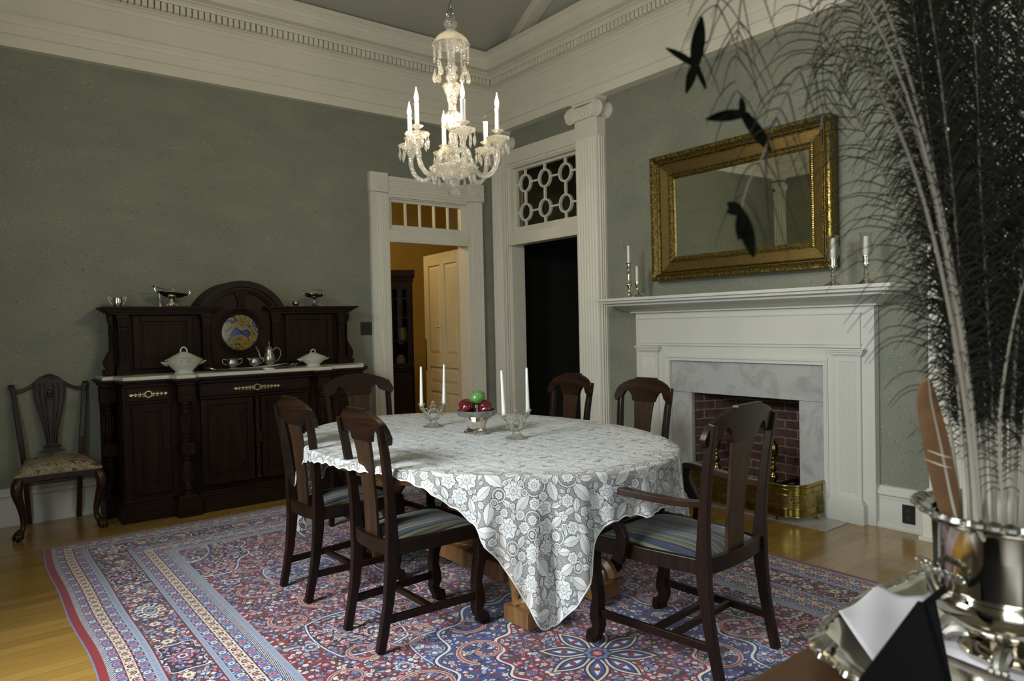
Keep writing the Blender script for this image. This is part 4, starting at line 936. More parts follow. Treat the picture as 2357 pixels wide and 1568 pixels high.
for s in (1, -1):
    turned(s*0.5275, SY(5.565), 0.155, 0.84); turned(s*0.975, SY(5.92), 0.155, 0.84)
    m = MB(); x = s*0.5275; m.box(x-0.055, x+0.055, SY(5.515), SY(5.62), 0.84, 0.957); m.box(x-0.042, x+0.042, SY(5.507), SY(5.52), 0.855, 0.945); m.ball((x, SY(5.507), 0.90), 0.014, (1, 0.7, 1)); m.build('carved_block', 'side', sb_, bevel=0.003)
    m = MB(); x = s*0.975; m.box(x-0.05, x+0.05, SY(5.86), SY(6.0), 0.84, 0.957); m.build('carved_block', 'side', sb_, bevel=0.003)
    m = MB(); m.box(min(s*0.92, s*1.0), max(s*0.92, s*1.0), SY(6.02), 0, 0.14, 0.957); m.build('side_panel', 'side', sb_)
turned(0, SY(5.585), 0.20, 0.84, 0.5, 'turned_divider', True)
# upper part
yu = SY(5.93)
m = MB(); m.box(-0.925, 0.925, yu+0.03, 0, 1.034, 1.50); m.build('back_board', 'side', sb_)
for x0, x1 in ((-0.79, -0.37), (0.37, 0.79)):
    m = MB(); m.box(x0+0.001, x1-0.001, yu+0.012, yu+0.03, 1.076, 1.474); m.fr(x0, x1, 1.075, 1.475, 0.045, yu, yu+0.013); m.box(x0+0.07, x1-0.07, yu+0.004, yu+0.012, 1.15, 1.405)
    m.build('back_panel', 'side', sb_, bevel=0.004)
for x in (-0.865, -0.275, 0.275, 0.865):
    m = MB(); w_ = 0.036; y0 = yu-0.03
    m.box(x-w_-0.012, x+w_+0.012, y0-0.012, yu+0.03, 1.034, 1.075); m.prism([(x-w_-0.008, 1.075), (x+w_+0.008, 1.075), (x+w_*0.8, 1.12), (x-w_*0.8, 1.12)], 'y', y0, yu+0.03)
    m.box(x-w_*0.8, x+w_*0.8, y0, yu+0.03, 1.12, 1.39)
    for q in (-0.5, 0, 0.5): m.tube([(x+q*w_, y0, 1.13), (x+q*w_, y0, 1.37)], 0.006, 6)
    m.box(x-w_, x+w_, y0-0.010, yu+0.03, 1.39, 1.40); m.box(x-w_*0.9, x+w_*0.9, y0-0.006, yu+0.03, 1.40, 1.455); m.box(x-w_-0.006, x+w_+0.006, y0-0.014, yu+0.03, 1.455, 1.485)
    m.build('pilaster', 'side', sb_, bevel=0.002)
m = MB()
for z0, z1, e in ((1.485, 1.500, 0.0), (1.500, 1.512, 0.016), (1.512, 1.524, 0.036), (1.524, 1.530, 0.052), (1.530, 1.543, 0.062)):
    for a, b_, yy_ in ((-0.94-e, -0.235+e, yu-0.035-e), (0.235-e, 0.94+e, yu-0.035-e)): m.box(a, b_, yy_, 0, z0, z1)
m.build('cornice', 'sidex', sb_, bevel=0.002)
# scroll brackets at the sides
for s in (1, -1):
    P = [(0.92, 1.48), (0.955, 1.48), (0.945, 1.43), (0.932, 1.40), (0.926, 1.26), (0.935, 1.23), (0.965, 1.18), (0.985, 1.14), (0.980, 1.10), (0.965, 1.085), (0.99, 1.075), (0.99, 1.034), (0.92, 1.034)]
    m = MB(); m.prism([(s*a, b_) for a, b_ in P], 'y', yu, yu+0.10); m.build('scroll_bracket', 'side', sb_, bevel=0.004)
# arch
m = MB(); R_ = 0.355; n = 36; zc = 1.375
def archring(r0, r1, y0, y1, a0=0.0):
    pts = arc(0, zc, r1, 0.48, PI-0.48, n)+arc(0, zc, r0, PI-0.48, 0.48, n); m.prism(pts, 'y', y0, y1)
archring(0.325, 0.375, yu-0.075, 0); archring(0.300, 0.330, yu-0.055, 0); archring(0.285, 0.302, yu-0.035, 0)
pts = arc(0, zc, 0.29, 0.52, PI-0.52, n); m.prism(pts, 'y', yu-0.005, 0)
m.build('arched_pediment', 'sidex', sb_, smooth=True, angle=25, bevel=0.002)
m = MB(); m.prism([(-0.05, 1.665), (0.05, 1.665), (0.045, 1.63), (0.03, 1.61), (0.028, 1.54), (0.045, 1.52), (-0.045, 1.52), (-0.028, 1.54), (-0.03, 1.61), (-0.045, 1.63)], 'y', yu-0.03, yu); m.box(-0.012, 0.012, yu-0.04, yu, 1.54, 1.65); m.build('keystone', 'side', sb_, bevel=0.003)
m = MB(); m.box(-0.235, 0.235, yu, yu+0.03, 1.034, 1.54); m.build('centre_panel', 'side', sb_)
m = MB(); zc2 = 1.333
for R_, r_ in ((0.178, 0.012), (0.155, 0.014)): m.torus((-0.012, yu, zc2), R_, r_, 'y', 40, 8)
m.build('roundel_frame', 'side', sb_, smooth=True)
m = MB(); m.M = Matrix.Translation((-0.012, yu-0.002, zc2)) @ Matrix.Rotation(PI/2, 4, 'X'); m.lathe([(0.143, 0), (0.143, 0.004), (0.06, 0.008), (0.001, 0.009)], 40); o = m.build('painted_roundel', 'round', sb_, smooth=True, angle=60); o['label'] = 'blue, ochre and white painted roundel'
# ================================================================== TABLE
CX, CY, TA, TBB = 2.145, 3.10, 0.826, 1.178; TR = math.radians(2.56)
tb = thing('dining_table', 'oval oak pedestal dining table under the white lace cloth', 'table', (CX, CY, 0.008), TR)
m = MB(); n = 72
m.loft([[(TA*f*math.cos(2*PI*k/n), TBB*f*math.sin(2*PI*k/n), z) for k in range(n)] for f, z in ((0.985, 0.720), (1.0, 0.728), (1.0, 0.744), (0.99, 0.7515))])
m.build('tabletop', 'oak', tb, smooth=True, angle=40)
m = MB(); m.loft([[(TA*0.86*math.cos(2*PI*k/n), TBB*0.88*math.sin(2*PI*k/n), z) for k in range(n)] for z in (0.655, 0.721)])
m.build('apron', 'oak', tb, smooth=True, angle=40)
m = MB(); m.box(-0.17, 0.17, -0.42, 0.42, 0.12, 0.20); m.box(-0.20, 0.20, -0.20, 0.20, 0.60, 0.66)
m.lathe([(0.16, 0.2), (0.17, 0.22), (0.13, 0.25), (0.14, 0.30), (0.15, 0.40), (0.12, 0.50), (0.10, 0.54), (0.15, 0.57), (0.16, 0.60)], 28, flute=10, fa=0.04); m.build('pedestal', 'oak', tb, smooth=True, angle=40, bevel=0.004)
for sx in (1, -1):
    for sy in (1, -1):
        m = MB(); P = spl([(sx*0.10, sy*0.30, 0.56), (sx*0.20, sy*0.42, 0.50), (sx*0.24, sy*0.50, 0.36), (sx*0.20, sy*0.54, 0.24), (sx*0.20, sy*0.58, 0.14), (sx*0.24, sy*0.64, 0.075)], 5); k_ = len(P)
        m.tube(P, [interp([(0, 0.045), (0.3, 0.055), (0.6, 0.045), (1, 0.05)], i/(k_-1)) for i in range(k_)], 10)
        for sp_c in ((sx*0.24, sy*0.52, 0.50), (sx*0.25, sy*0.66, 0.12)):
            q = [(sp_c[0]+0.0, sp_c[1]+sy*math.cos(t)*0.075*(1-0.12*t), sp_c[2]+math.sin(t)*0.075*(1-0.12*t)) for t in [i*0.3 for i in range(24)]]; m.tube(q, 0.026, 6)
        m.box(min(sx*0.14, sx*0.30), max(sx*0.14, sx*0.30), min(sy*0.58, sy*0.74), max(sy*0.58, sy*0.74), 0.03, 0.10); m.ball((sx*0.22, sy*0.66, 0.025), 0.028)
        m.build('leg', 'oak', tb, smooth=True, angle=40)
# ---------------------------------------------------------------- lace image (drawn in code)
def hashimg(name, arr):
    h, w_, _ = arr.shape; im = bpy.data.images.new(name, w_, h, alpha=False); im.pixels.foreach_set(np.ascontiguousarray(np.concatenate([arr, np.ones((h, w_, 1))], 2), dtype=np.float32).ravel()); im.pack(); return im
def lace_tile(S=1024, size=0.62):
    rg = np.random.RandomState(3); ppm = S/size
    yy, xx = np.mgrid[0:S, 0:S].astype(np.float32)
    # hexagonal net
    p = 0.0047*ppm; nx = round(S/p); p = S/nx; ny = 2*round(S/(p*0.866*2)); pyy = S/ny
    r = np.floor(yy/pyy); ox = (r % 2)*0.5*p; dx = ((xx+ox) % p)-p/2; dy = (yy % pyy)-pyy/2
    net = (dx*dx+dy*dy > (0.39*p)**2).astype(np.float32)
    # threads joining
    solid = np.zeros((S, S), np.float32); dark = np.zeros((S, S), np.float32); shade = np.ones((S, S), np.float32)
    placed = []
    def wrapstamp(cx, cy, R, fn):
        R = int(R*ppm)+4; X = np.arange(int(cx*ppm)-R, int(cx*ppm)+R+1); Y = np.arange(int(cy*ppm)-R, int(cy*ppm)+R+1)
        gx, gy = np.meshgrid(X, Y); u = gx/ppm-cx; v = gy/ppm-cy; sd, hole, tone = fn(u, v)
        ix = X % S; iy = Y % S; M_ = np.ix_(iy, ix)
        s0 = solid[M_]; d0 = dark[M_]; t0 = shade[M_]
        ang = np.arctan2(v, u); gap = (sd > 0) & (sd < 0.0022) & (np.sin(ang*R/ppm*900) > -0.75)
        d0 = np.where(sd < 0, hole, np.where(gap, 1, d0)); s0 = np.where(sd < 0, 1, s0); t0 = np.where(sd < 0, tone, t0)
        solid[M_] = s0; dark[M_] = d0; shade[M_] = t0
    def flower(np_, R, a0):
        def fn(u, v):
            rr = np.hypot(u, v); a = np.arctan2(v, u)+a0; lob = R*(0.78+0.22*np.abs(np.cos(a*np_/2)))
            sd = rr-lob; hole = ((np.abs(rr-R*0.42) < 0.0012) & (np.sin(a*14) > -0.2)) | ((np.abs(np.sin(a*np_/2)) < 0.10) & (rr > R*0.45) & (rr < R*0.85)) | ((rr < R*0.2) & (np.sin(u*1600) > 0) & (np.sin(v*1600) > 0))
            return sd, hole.astype(np.float32), np.where(rr < R*0.42, 0.93, 1.0)
        return fn
    def leaf(Lg, Wd, a0):
        ca, sa = math.cos(a0), math.sin(a0)
        def fn(u, v):
            x = u*ca+v*sa; y = -u*sa+v*ca; t = np.clip((x/Lg+1)/2, 0, 1); w_ = Wd*np.sin(PI*t)**0.8*(1+0.13*np.abs(np.sin(t*15)))
            sd = np.abs(y)-w_; sd = np.where(np.abs(x) > Lg, 1, sd); hole = ((np.abs(y) < 0.0009) & (np.sin(x*1300) > -0.2)).astype(np.float32)
            return sd, hole, np.where(y > 0, 0.82, 1.0)
        return fn
    def ring(R, w_):
        def fn(u, v):
            rr = np.hypot(u, v); sd = np.abs(rr-R)-w_; return sd, np.zeros_like(rr), np.full_like(rr, 0.88)
        return fn
    tries = 0
    while tries < 6000:
        tries += 1; x, y = rg.rand(2)*size; k = rg.rand(); R = rg.uniform(0.032, 0.045) if tries < 160 else (rg.uniform(0.018, 0.030) if tries < 1800 else rg.uniform(0.010, 0.018))
        ok = True
        for (a, b_, r_) in placed:
            ddx = abs(a-x); ddy = abs(b_-y); ddx = min(ddx, size-ddx); ddy = min(ddy, size-ddy)
            if math.hypot(ddx, ddy) < (R+r_)*0.80: ok = False; break
        if not ok: continue
        placed.append((x, y, R))
        if k < 0.42: wrapstamp(x, y, R*1.1, flower(rg.randint(5, 8), R, rg.rand()*6))
        elif k < 0.88:
            a = rg.rand()*6; wrapstamp(x, y, R*1.3, leaf(R*1.2, R*0.55, a))
        else: wrapstamp(x, y, R*1.1, flower(9, R*0.6, 0)); wrapstamp(x, y, R*1.3, ring(R*0.95, 0.003))
    alpha_b = np.where(solid > 0, 1-dark, net*(1-dark))
    # dense centre: only outlines and a few holes
    alpha_c = np.where(solid > 0, 1-dark*(np.sin(xx*0.9+yy*0.37)>0.15), 1-dark*(np.sin(xx*0.05)>0.3))
    nh = (net < 0.5) & (solid < 0.5) & ((np.sin(xx*0.021+np.sin(yy*0.031)*2)*np.cos(yy*0.026)) > 0.62)
    alpha_c = np.where(nh, 0, alpha_c)
    return np.stack([alpha_b, alpha_c, shade], 2).astype(np.float32)
LI = hashimg('lace_pattern', lace_tile())
def lacemat():
    m, nt, b = nmat('white_lace')
    uv = N(nt, 'ShaderNodeUVMap'); mp = N(nt, 'ShaderNodeMapping'); mp.inputs['Scale'].default_value = (1/0.62, 1/0.62, 1); L(nt, uv.outputs[0], mp.inputs[0])
    im = N(nt, 'ShaderNodeTexImage'); im.image = LI; im.image.colorspace_settings.name = 'Non-Color'; L(nt, mp.outputs[0], im.inputs[0])
    sp = N(nt, 'ShaderNodeSeparateColor'); L(nt, im.outputs[0], sp.inputs[0])
    at = N(nt, 'ShaderNodeAttribute'); at.attribute_name = 'border'
    mx = N(nt, 'ShaderNodeMix'); L(nt, at.outputs['Fac'], mx.inputs[0]); L(nt, sp.outputs[1], mx.inputs[2]); L(nt, sp.outputs[0], mx.inputs[3])
    L(nt, mx.outputs[0], b.inputs['Alpha'])
    c = ramp(nt, sp.outputs[2], [(0.8, (0.48, 0.495, 0.485)), (1.0, (0.61, 0.625, 0.605))]); L(nt, c, b.inputs['Base Color'])
    b.inputs['Roughness'].default_value = 0.9; b.inputs['Specular IOR Level'].default_value = 0.15
    bump(nt, b, mx.outputs[0], 0.4, 0.001)
    return m
MT['lace'] = lacemat(); MT['hemc'] = plain('white_cotton_hem', (0.66, 0.68, 0.665), 0.9, spec=0.1)
# cloth: flat on the oval, hanging with folds; hem height by angle (deg in world frame)
HEM = [(-180, 0.715), (-170, 0.712), (-155, 0.718), (-147, 0.716), (-141, 0.70), (-135, 0.668), (-129, 0.606), (-124, 0.535), (-120, 0.43), (-116, 0.315), (-112.5, 0.19), (-110.5, 0.140), (-109, 0.150), (-107, 0.215), (-105, 0.265), (-102.5, 0.35), (-101, 0.46), (-99, 0.545), (-94, 0.568), (-86, 0.55), (-80, 0.565), (-74, 0.56), (-68, 0.45), (-60, 0.22), (-54, 0.15), (-48, 0.30), (-40, 0.52), (-30, 0.66), (0, 0.70), (40, 0.66), (55, 0.5), (66, 0.2), (72, 0.15), (80, 0.4), (90, 0.55), (105, 0.53), (118, 0.30), (126, 0.14), (133, 0.24), (142, 0.48), (152, 0.64), (162, 0.69), (180, 0.715)]
def cloth():
    m = MB(); m.uv = []; m.at = []; na = 420; nr = 26; nh = 34; rows = []
    TA_, TB_ = TA+0.004, TBB+0.004; zt = 0.7625; cr, sr_ = math.cos(TR), math.sin(TR)
    vs = []; uv = []; at = []
    for j in range(nr+nh+1):
        for k in range(na):
            th = 2*PI*k/na; ex, ey = TA_*math.cos(th), TB_*math.sin(th)
            if j <= nr:
                f = (j/nr)**0.8*0.985; x, y, z = ex*f, ey*f, zt+0.0008*math.sin(x_*9) if False else zt
                ux, uy = x, y; bd = max(0.0, min(1.0, (f-0.86)/0.10))
            else:
                wa = math.degrees(math.atan2(ey*cr+ex*sr_, ex*cr-ey*sr_)); wa = (wa+180) % 360-180
                hz = interp(HEM, wa); Hh_ = zt-hz; t = (j-nr)/nh; s_ = Hh_*t
                nxn, nyn = math.cos(th)/TA_, math.sin(th)/TB_; ln = math.hypot(nxn, nyn); nxn /= ln; nyn /= ln
                # round over the edge, then fall with folds growing downwards
                rr = 0.014; s0 = rr*PI/2
                if s_ < s0: a = s_/rr; off = rr*math.sin(a)-0.012*(1-t) if False else rr*math.sin(a); dz = rr*(1-math.cos(a))
                else:
                    dz = rr+(s_-s0); off = rr
                    amp = min(0.05, (s_-s0)*0.13)
                    off += amp*(0.55*math.sin(th*34)+0.45*math.sin(th*19+1.3)+0.3*math.sin(th*61+0.5))+(s_-s0)*0.03
                    if wa > -105 and wa < -99: off += 0.0
                    dz += 0.0
                bxx, byy = ex*0.985, ey*0.985
                x, y = bxx+nxn*(off+0.0), byy+nyn*(off+0.0)
                zz = zt-dz
                if t > 0.97: zz += 0.0
                sc_ = 0.010*abs(math.sin(th*44))*t**6
                z = zz+sc_; ux, uy = bxx+nxn*s_, byy+nyn*s_; bd = 1.0
            X = x*cr-y*sr_; Y = x*sr_+y*cr
            vs.append((X, Y, z)); uv.append((ux, uy)); at.append(bd)
    n = nr+nh+1
    # centre collapsed ring j=0 is degenerate: put small radius
    for k in range(na):
        th = 2*PI*k/na; vs[k] = (TA_*math.cos(th)*0.004, TB_*math.sin(th)*0.004, zt); uv[k] = vs[k][:2]
    fs = [(j*na+k, j*na+(k+1) % na, (j+1)*na+(k+1) % na, (j+1)*na+k) for j in range(n-1) for k in range(na)]+[tuple(range(na))]
    m.v = vs; m.f = [list(f) for f in fs]; m.uv = uv; m.at = at
    o = m.build('tablecloth', 'lace', smooth=True, angle=180); o.location = (CX, CY, 0); return o
tc = cloth()
m = MB(); nv = len(tc.data.vertices); m.tube([tuple(tc.data.vertices[nv-420+(k % 420)].co) for k in range(421)], 0.0028, 5); m.build('hem', 'hemc', tc, smooth=True)
tag(tc, 'white floral lace tablecloth draped over the oval table, its corner hanging nearly to the rug', 'tablecloth')
# white hem cord
# ================================================================== RUG
RX0, RX1, RY1 = 0.367, 3.640, 5.330; RW = RX1-RX0; RL = 6.546
def rug_image():
    ppm = 480; rg = np.random.RandomState(11)
    w_ = int(RW/2*ppm); h = int(RL/2*ppm)
    b, a = np.mgrid[0:h, 0:w_].astype(np.float32); a = (a+0.5)/ppm; b = (b+0.5)/ppm     # distance from side edge, from end edge
    C = lambda *c: np.array(c, np.float32)/255
    RED, DRED, NAVY, LB, CR, PINK, OL, SIL, WH, BLU = C(126, 22, 32), C(88, 16, 26), C(20, 20, 52), C(100, 120, 164), C(208, 192, 168), C(196, 108, 112), C(92, 74, 52), C(146, 152, 166), C(214, 210, 204), C(50, 64, 120)
    img = np.zeros((h, w_, 3), np.float32); img[:] = RED
    def put(mask, col): img[mask] = col
    d = np.minimum(a, b); s = np.where(a < b, b, a)
    def rosette(dd, ss, R, n=6):
        rr = np.hypot(dd, ss); t = np.arctan2(ss, dd); return rr-R*(0.75+0.25*np.abs(np.cos(t*n/2)))
    def band(lo, hi): return (d >= lo) & (d < hi)
    # guards
    def guard_blue(lo, hi, ph=0.0):
        M_ = band(lo, hi); c0 = (lo+hi)/2; P = 0.062; sm = ((s+ph) % P)-P/2; dd = d-c0
        put(M_, LB); put(M_ & ((d < lo+0.004) | (d > hi-0.004)), NAVY)
        z = np.abs(sm)-0.0075; put(M_ & (np.abs(np.abs(sm)-0.026) < 0.002), BLU)
        odd = (np.floor((s+ph)/P) % 2) > 0.5
        r1 = rosette(dd, sm, 0.0165, 8); put(M_ & (r1 < 0.003), BLU); put(M_ & (r1 < 0) & odd, PINK); put(M_ & (r1 < 0) & ~odd, CR); r2 = np.hypot(dd, sm); put(M_ & (r2 < 0.006), OL)
        put(M_ & (np.hypot(np.abs(dd)-0.017, np.abs(sm)-0.022) < 0.004), WH)
    def guard_cream(lo, hi, ph=0.0):
        M_ = band(lo, hi); c0 = (lo+hi)/2; P = 0.068; sm = ((s+ph) % P)-P/2; dd = d-c0
        put(M_, CR); put(M_ & ((d < lo+0.0035) | (d > hi-0.0035)), DRED)
        sg = np.where((np.floor((s+ph)/P) % 2) > 0.5, 1, -1)
        rc = np.hypot(dd-sg*0.003, sm); put(M_ & (rc < 0.0175) & ~((dd*sg > 0.004) & (np.abs(sm) < 0.008)), NAVY); put(M_ & (rc < 0.0115), CR); put(M_ & (rc < 0.0075), RED); put(M_ & (np.hypot(dd+sg*0.015, np.abs(sm)-0.027) < 0.0050), NAVY); put(M_ & (np.hypot(dd-sg*0.014, np.abs(sm)-0.025) < 0.0048), PINK); put(M_ & (np.hypot(dd, np.abs(sm)-0.029) < 0.0030), LB)
    def stripe(lo, hi, c1, c2, P=0.012):
        M_ = band(lo, hi); put(M_, c1); put(M_ & ((s % P) < P*0.42) & (d > lo+(hi-lo)*0.25) & (d < hi-(hi-lo)*0.25), c2)
    def barber(lo, hi):
        M_ = band(lo, hi); put(M_, WH); put(M_ & (((s+d*1.5) % 0.014) < 0.007), NAVY)
    put(band(0, 0.006), LB); put(band(0.006, 0.040), RED); barber(0.040, 0.062); guard_blue(0.062, 0.098); guard_cream(0.098, 0.150, 0.01); guard_blue(0.150, 0.192, 0.03); stripe(0.192, 0.226, SIL, C(110, 122, 150))
    m0, m1 = 0.226, 0.410
    stripe(m1, 0.436, SIL, C(110, 122, 150)); guard_blue(0.436, 0.478, 0.01); guard_cream(0.478, 0.532, 0.02); guard_blue(0.532, 0.578, 0.0); barber(0.578, 0.606); stripe(0.606, 0.640, SIL, C(120, 130, 155))
    F0 = 0.640
    # stamps
    def win(cx, cy, R):
        x0, x1 = max(0, int((cx-R)*ppm)), min(w_, int((cx+R)*ppm)+1); y0, y1 = max(0, int((cy-R)*ppm)), min(h, int((cy+R)*ppm)+1)
        if x1 <= x0 or y1 <= y0: return None
        return slice(y0, y1), slice(x0, x1)
    lock = np.zeros((h, w_), bool)
    def stamp(cx, cy, R, layers, clip=None, rot=0.0):
        wn = win(cx, cy, R*1.35)
        if wn is None: return
        u = a[wn]-cx; v = b[wn]-cy; ca, sa = math.cos(rot), math.sin(rot); X = u*ca+v*sa; Y = -u*sa+v*ca; sub = img[wn]
        for fn, col in layers:
            M_ = fn(X, Y)
            if clip is not None: M_ = M_ & clip[wn]
            sub[M_] = col
    def fl(R, n, k=0.25): return lambda X, Y: np.hypot(X, Y) < R*(1-k+k*np.abs(np.cos(np.arctan2(Y, X)*n/2)))
    def dot(R): return lambda X, Y: np.hypot(X, Y) < R
    def leaf(Lg, Wd): return lambda X, Y: (np.abs(Y) < Wd*np.cos(np.clip(X/Lg, -1, 1)*PI/2)) & (np.abs(X) < Lg)
    def small(cx, cy, ground, clip, sc_=1.0):
        R = rg.uniform(0.010, 0.017)*sc_; k = rg.rand()
        pal = {'r': [LB, CR, LB, WH, PINK, NAVY, OL, SIL], 'n': [LB, CR, PINK, SIL, WH, DRED, LB], 'b': [NAVY, CR, WH, RED, BLU, NAVY], 'c': [RED, NAVY, BLU, LB, PINK]}[ground]
        c1 = pal[rg.randint(len(pal))]; c2 = pal[rg.randint(len(pal))]; out = NAVY if ground != 'n' else DRED; rot = rg.rand()*6.3
        if ground == 'b': out = C(60, 70, 110)
        if k < 0.55: stamp(cx, cy, R*1.3, [(fl(R*1.2, 5), out), (fl(R, 5), c1), (dot(R*0.45), c2), (dot(R*0.2), CR)], clip, rot)
        else: stamp(cx, cy, R*1.5, [(leaf(R*1.5, R*0.75), out), (leaf(R*1.3, R*0.55), c1), (leaf(R*0.8, R*0.16), c2)], clip, rot)
    def scatter(clip, ground, pitch=0.031, sc_=1.0):
        ys, xs = np.where(clip)
        if len(ys) == 0: return
        x0, x1, y0, y1 = xs.min()/ppm, xs.max()/ppm, ys.min()/ppm, ys.max()/ppm
        yv = y0; r_ = 0
        while yv < y1:
            xv = x0+(r_ % 2)*pitch/2
            while xv < x1:
                px_, py_ = xv+rg.uniform(-.3, .3)*pitch, yv+rg.uniform(-.3, .3)*pitch; ix, iy = int(px_*ppm), int(py_*ppm)
                if 0 <= ix < w_ and 0 <= iy < h and clip[iy, ix]: small(px_, py_, ground, clip, sc_)
                xv += pitch
            yv += pitch*0.86; r_ += 1
    def poly(pts, width, col, clip=None, taper=0.0):
        n_ = len(pts)
        for i, (x, y) in enumerate(pts):
            wd = width*(1-taper*i/n_); wn = win(x, y, wd+0.004)
            if wn is None: continue
            M_ = np.hypot(a[wn]-x, b[wn]-y) < wd
            if clip is not None: M_ &= clip[wn]
            img[wn][M_] = col
    def curve(fn, t0, t1, width, cols, clip=None, taper=0.5):
        L_ = 0; P = [fn(t0+(t1-t0)*i/400) for i in range(401)]; ln = sum(math.dist(P[i], P[i+1]) for i in range(400)); n_ = max(8, int(ln*ppm/2.0)); P = [fn(t0+(t1-t0)*i/n_) for i in range(n_+1)]
        for k, col in cols: poly(P, width*k, col, clip, taper)
    SCR = [(1.35, NAVY), (1.1, CR), (0.75, PINK), (0.28, OL)]
    field = (a > F0) & (b > F0); main = band(m0, m1)
    # ---- main border
    scatter(main, 'r', 0.026)
    for side in (0, 1):
        k = 0; sC = 0.318
        while sC < (RL/2 if side == 0 else RW/2)+0.4:
            dC = (m0+m1)/2; cx, cy = (dC, sC) if side == 0 else (sC, dC); rot = PI/2 if side == 0 else 0.0
            if k % 2 == 0:
                stamp(cx, cy, 0.13, [(lambda X, Y: np.hypot(X/0.118, Y/0.074) < (0.86+0.14*np.abs(np.cos(np.arctan2(Y/0.074, X/0.118)*5))), NAVY), (lambda X, Y: np.hypot(X/0.110, Y/0.068) < (0.86+0.14*np.abs(np.cos(np.arctan2(Y/0.068, X/0.11)*5))), CR), (lambda X, Y: np.hypot(X/0.095, Y/0.056) < 1, WH)], main, rot)
                for q in range(14):
                    t = 2*PI*q/14; X, Y = 0.083*math.cos(t), 0.048*math.sin(t); small(cx+(X*math.cos(rot)-Y*math.sin(rot)), cy+(X*math.sin(rot)+Y*math.cos(rot)), 'c', main, 0.8)
                stamp(cx, cy, 0.06, [(lambda X, Y: np.hypot(X/0.058, Y/0.030) < 1, OL), (lambda X, Y: np.hypot(X/0.050, Y/0.024) < 1, SIL), (fl(0.018, 6), NAVY), (dot(0.008), PINK)], main, rot)
            else:
                sh = lambda X, Y, e: (np.maximum(np.abs(X)/0.150, np.abs(Y)/0.085)+0.28*(np.abs(X)/0.150*np.abs(Y)/0.085)+0.10*np.cos(np.arctan2(Y, X)*8)) < e
                stamp(cx, cy, 0.19, [(lambda X, Y: sh(X, Y, 1.05), WH), (lambda X, Y: sh(X, Y, 0.99), NAVY)], main, rot)
                wn = win(cx, cy, 0.2); cl = np.zeros_like(main); u = a[wn]-cx; v = b[wn]-cy; ca, sa = math.cos(rot), math.sin(rot); cl[wn] = sh(u*ca+v*sa, -u*sa+v*ca, 0.93); cl &= main
                scatter(cl, 'n', 0.028, 0.85)
                stamp(cx, cy, 0.05, [(fl(0.045, 7), PINK), (fl(0.036, 7), BLU), (fl(0.024, 6), CR), (dot(0.012), DRED)], cl, rot)
            # cream stars between
            for off in (0.19, 0.31, 0.43):
                s2 = sC+off; c2 = (dC, s2) if side == 0 else (s2, dC)
                if off != 0.31 or True: stamp(c2[0]+(0.0 if side else (0.02 if off == .31 else -0.02)), c2[1]+((0.02 if off == .31 else -0.02) if side else 0), 0.034, [(fl(0.032, 6), NAVY), (fl(0.028, 6), CR), (dot(0.009), OL)], main)
            sC += 0.6185; k += 1
    put(band(m0, m0+0.006), DRED); put(band(m1-0.006, m1), DRED)
    # ---- field
    scatter(field, 'r', 0.0295)
    cxm, cym = RW/2, RL/2
    def area_(fn, ground, col, pitch=0.032, out=WH):
        M0 = fn(0.0) & field; M1 = fn(0.010) & field; M2 = fn(0.017) & field
        put(M2, NAVY if ground != 'n' else BLU); put(M1, out); put(M0, col); scatter(fn(-0.006) & field, ground, pitch*0.85, 0.95)
    # corner spandrels
    ax_, by_ = a-F0, b-F0
    area_(lambda e: (np.hypot(ax_/0.36, by_/0.62)+0.05*np.cos(np.arctan2(by_, ax_)*12)) < 1+e*2.5, 'n', NAVY)
    area_(lambda e: (np.hypot(ax_/0.17, by_/0.30)) < 1+e*5, 'c', CR, 0.03, LB)
    # light-blue and cream cartouches around the medallion
    for (x, y, rx_, ry_, g, col) in ((1.10, 1.46, 0.20, 0.15, 'b', LB), (0.98, 2.42, 0.19, 0.24, 'n', NAVY), (1.28, 2.10, 0.19, 0.13, 'c', CR), (1.6365, 1.75, 0.21, 0.25, 'n', NAVY), (1.20, 2.85, 0.13, 0.20, 'b', LB), (0.80, 3.27, 0.12, 0.22, 'n', NAVY)):
        area_(lambda e, x=x, y=y, rx_=rx_, ry_=ry_: (np.maximum(np.abs(a-x)/rx_, np.abs(b-y)/ry_)*0.55+np.hypot((a-x)/rx_, (b-y)/ry_)*0.5) < 1+e*4, g, col, 0.03, PINK if col is CR else WH)
    # medallion
    rr = np.hypot((a-cxm)/0.58, (b-cym)/0.72); th = np.arctan2((b-cym), (a-cxm))
    area_(lambda e: rr+0.05*np.cos(th*16) < 1+e*2, 'b', BLU, 0.033)
    area_(lambda e: rr+0.03*np.cos(th*16) < 0.62+e*2, 'r', RED, 0.033)
    for k in range(8):
        t = k*PI/4; X, Y = cxm+0.135*math.cos(t), cym+0.135*math.sin(t)
        stamp(X, Y, 0.11, [(leaf(0.115, 0.052), NAVY), (leaf(0.105, 0.044), CR), (leaf(0.088, 0.034), NAVY), (leaf(0.070, 0.026), BLU), (leaf(0.05, 0.012), WH), (dot(0.014), RED)], None, t)
    stamp(cxm, cym, 0.07, [(fl(0.062, 8), NAVY), (fl(0.055, 8), LB), (fl(0.035, 8), DRED), (dot(0.02), PINK), (dot(0.008), CR)])
    # scrolls
    def spiral(cx, cy, R, turns, a0, hand=1): return lambda t: (cx+R*(1-0.80*t)*math.cos(a0+hand*t*turns*2*PI), cy+R*(1-0.80*t)*math.sin(a0+hand*t*turns*2*PI))
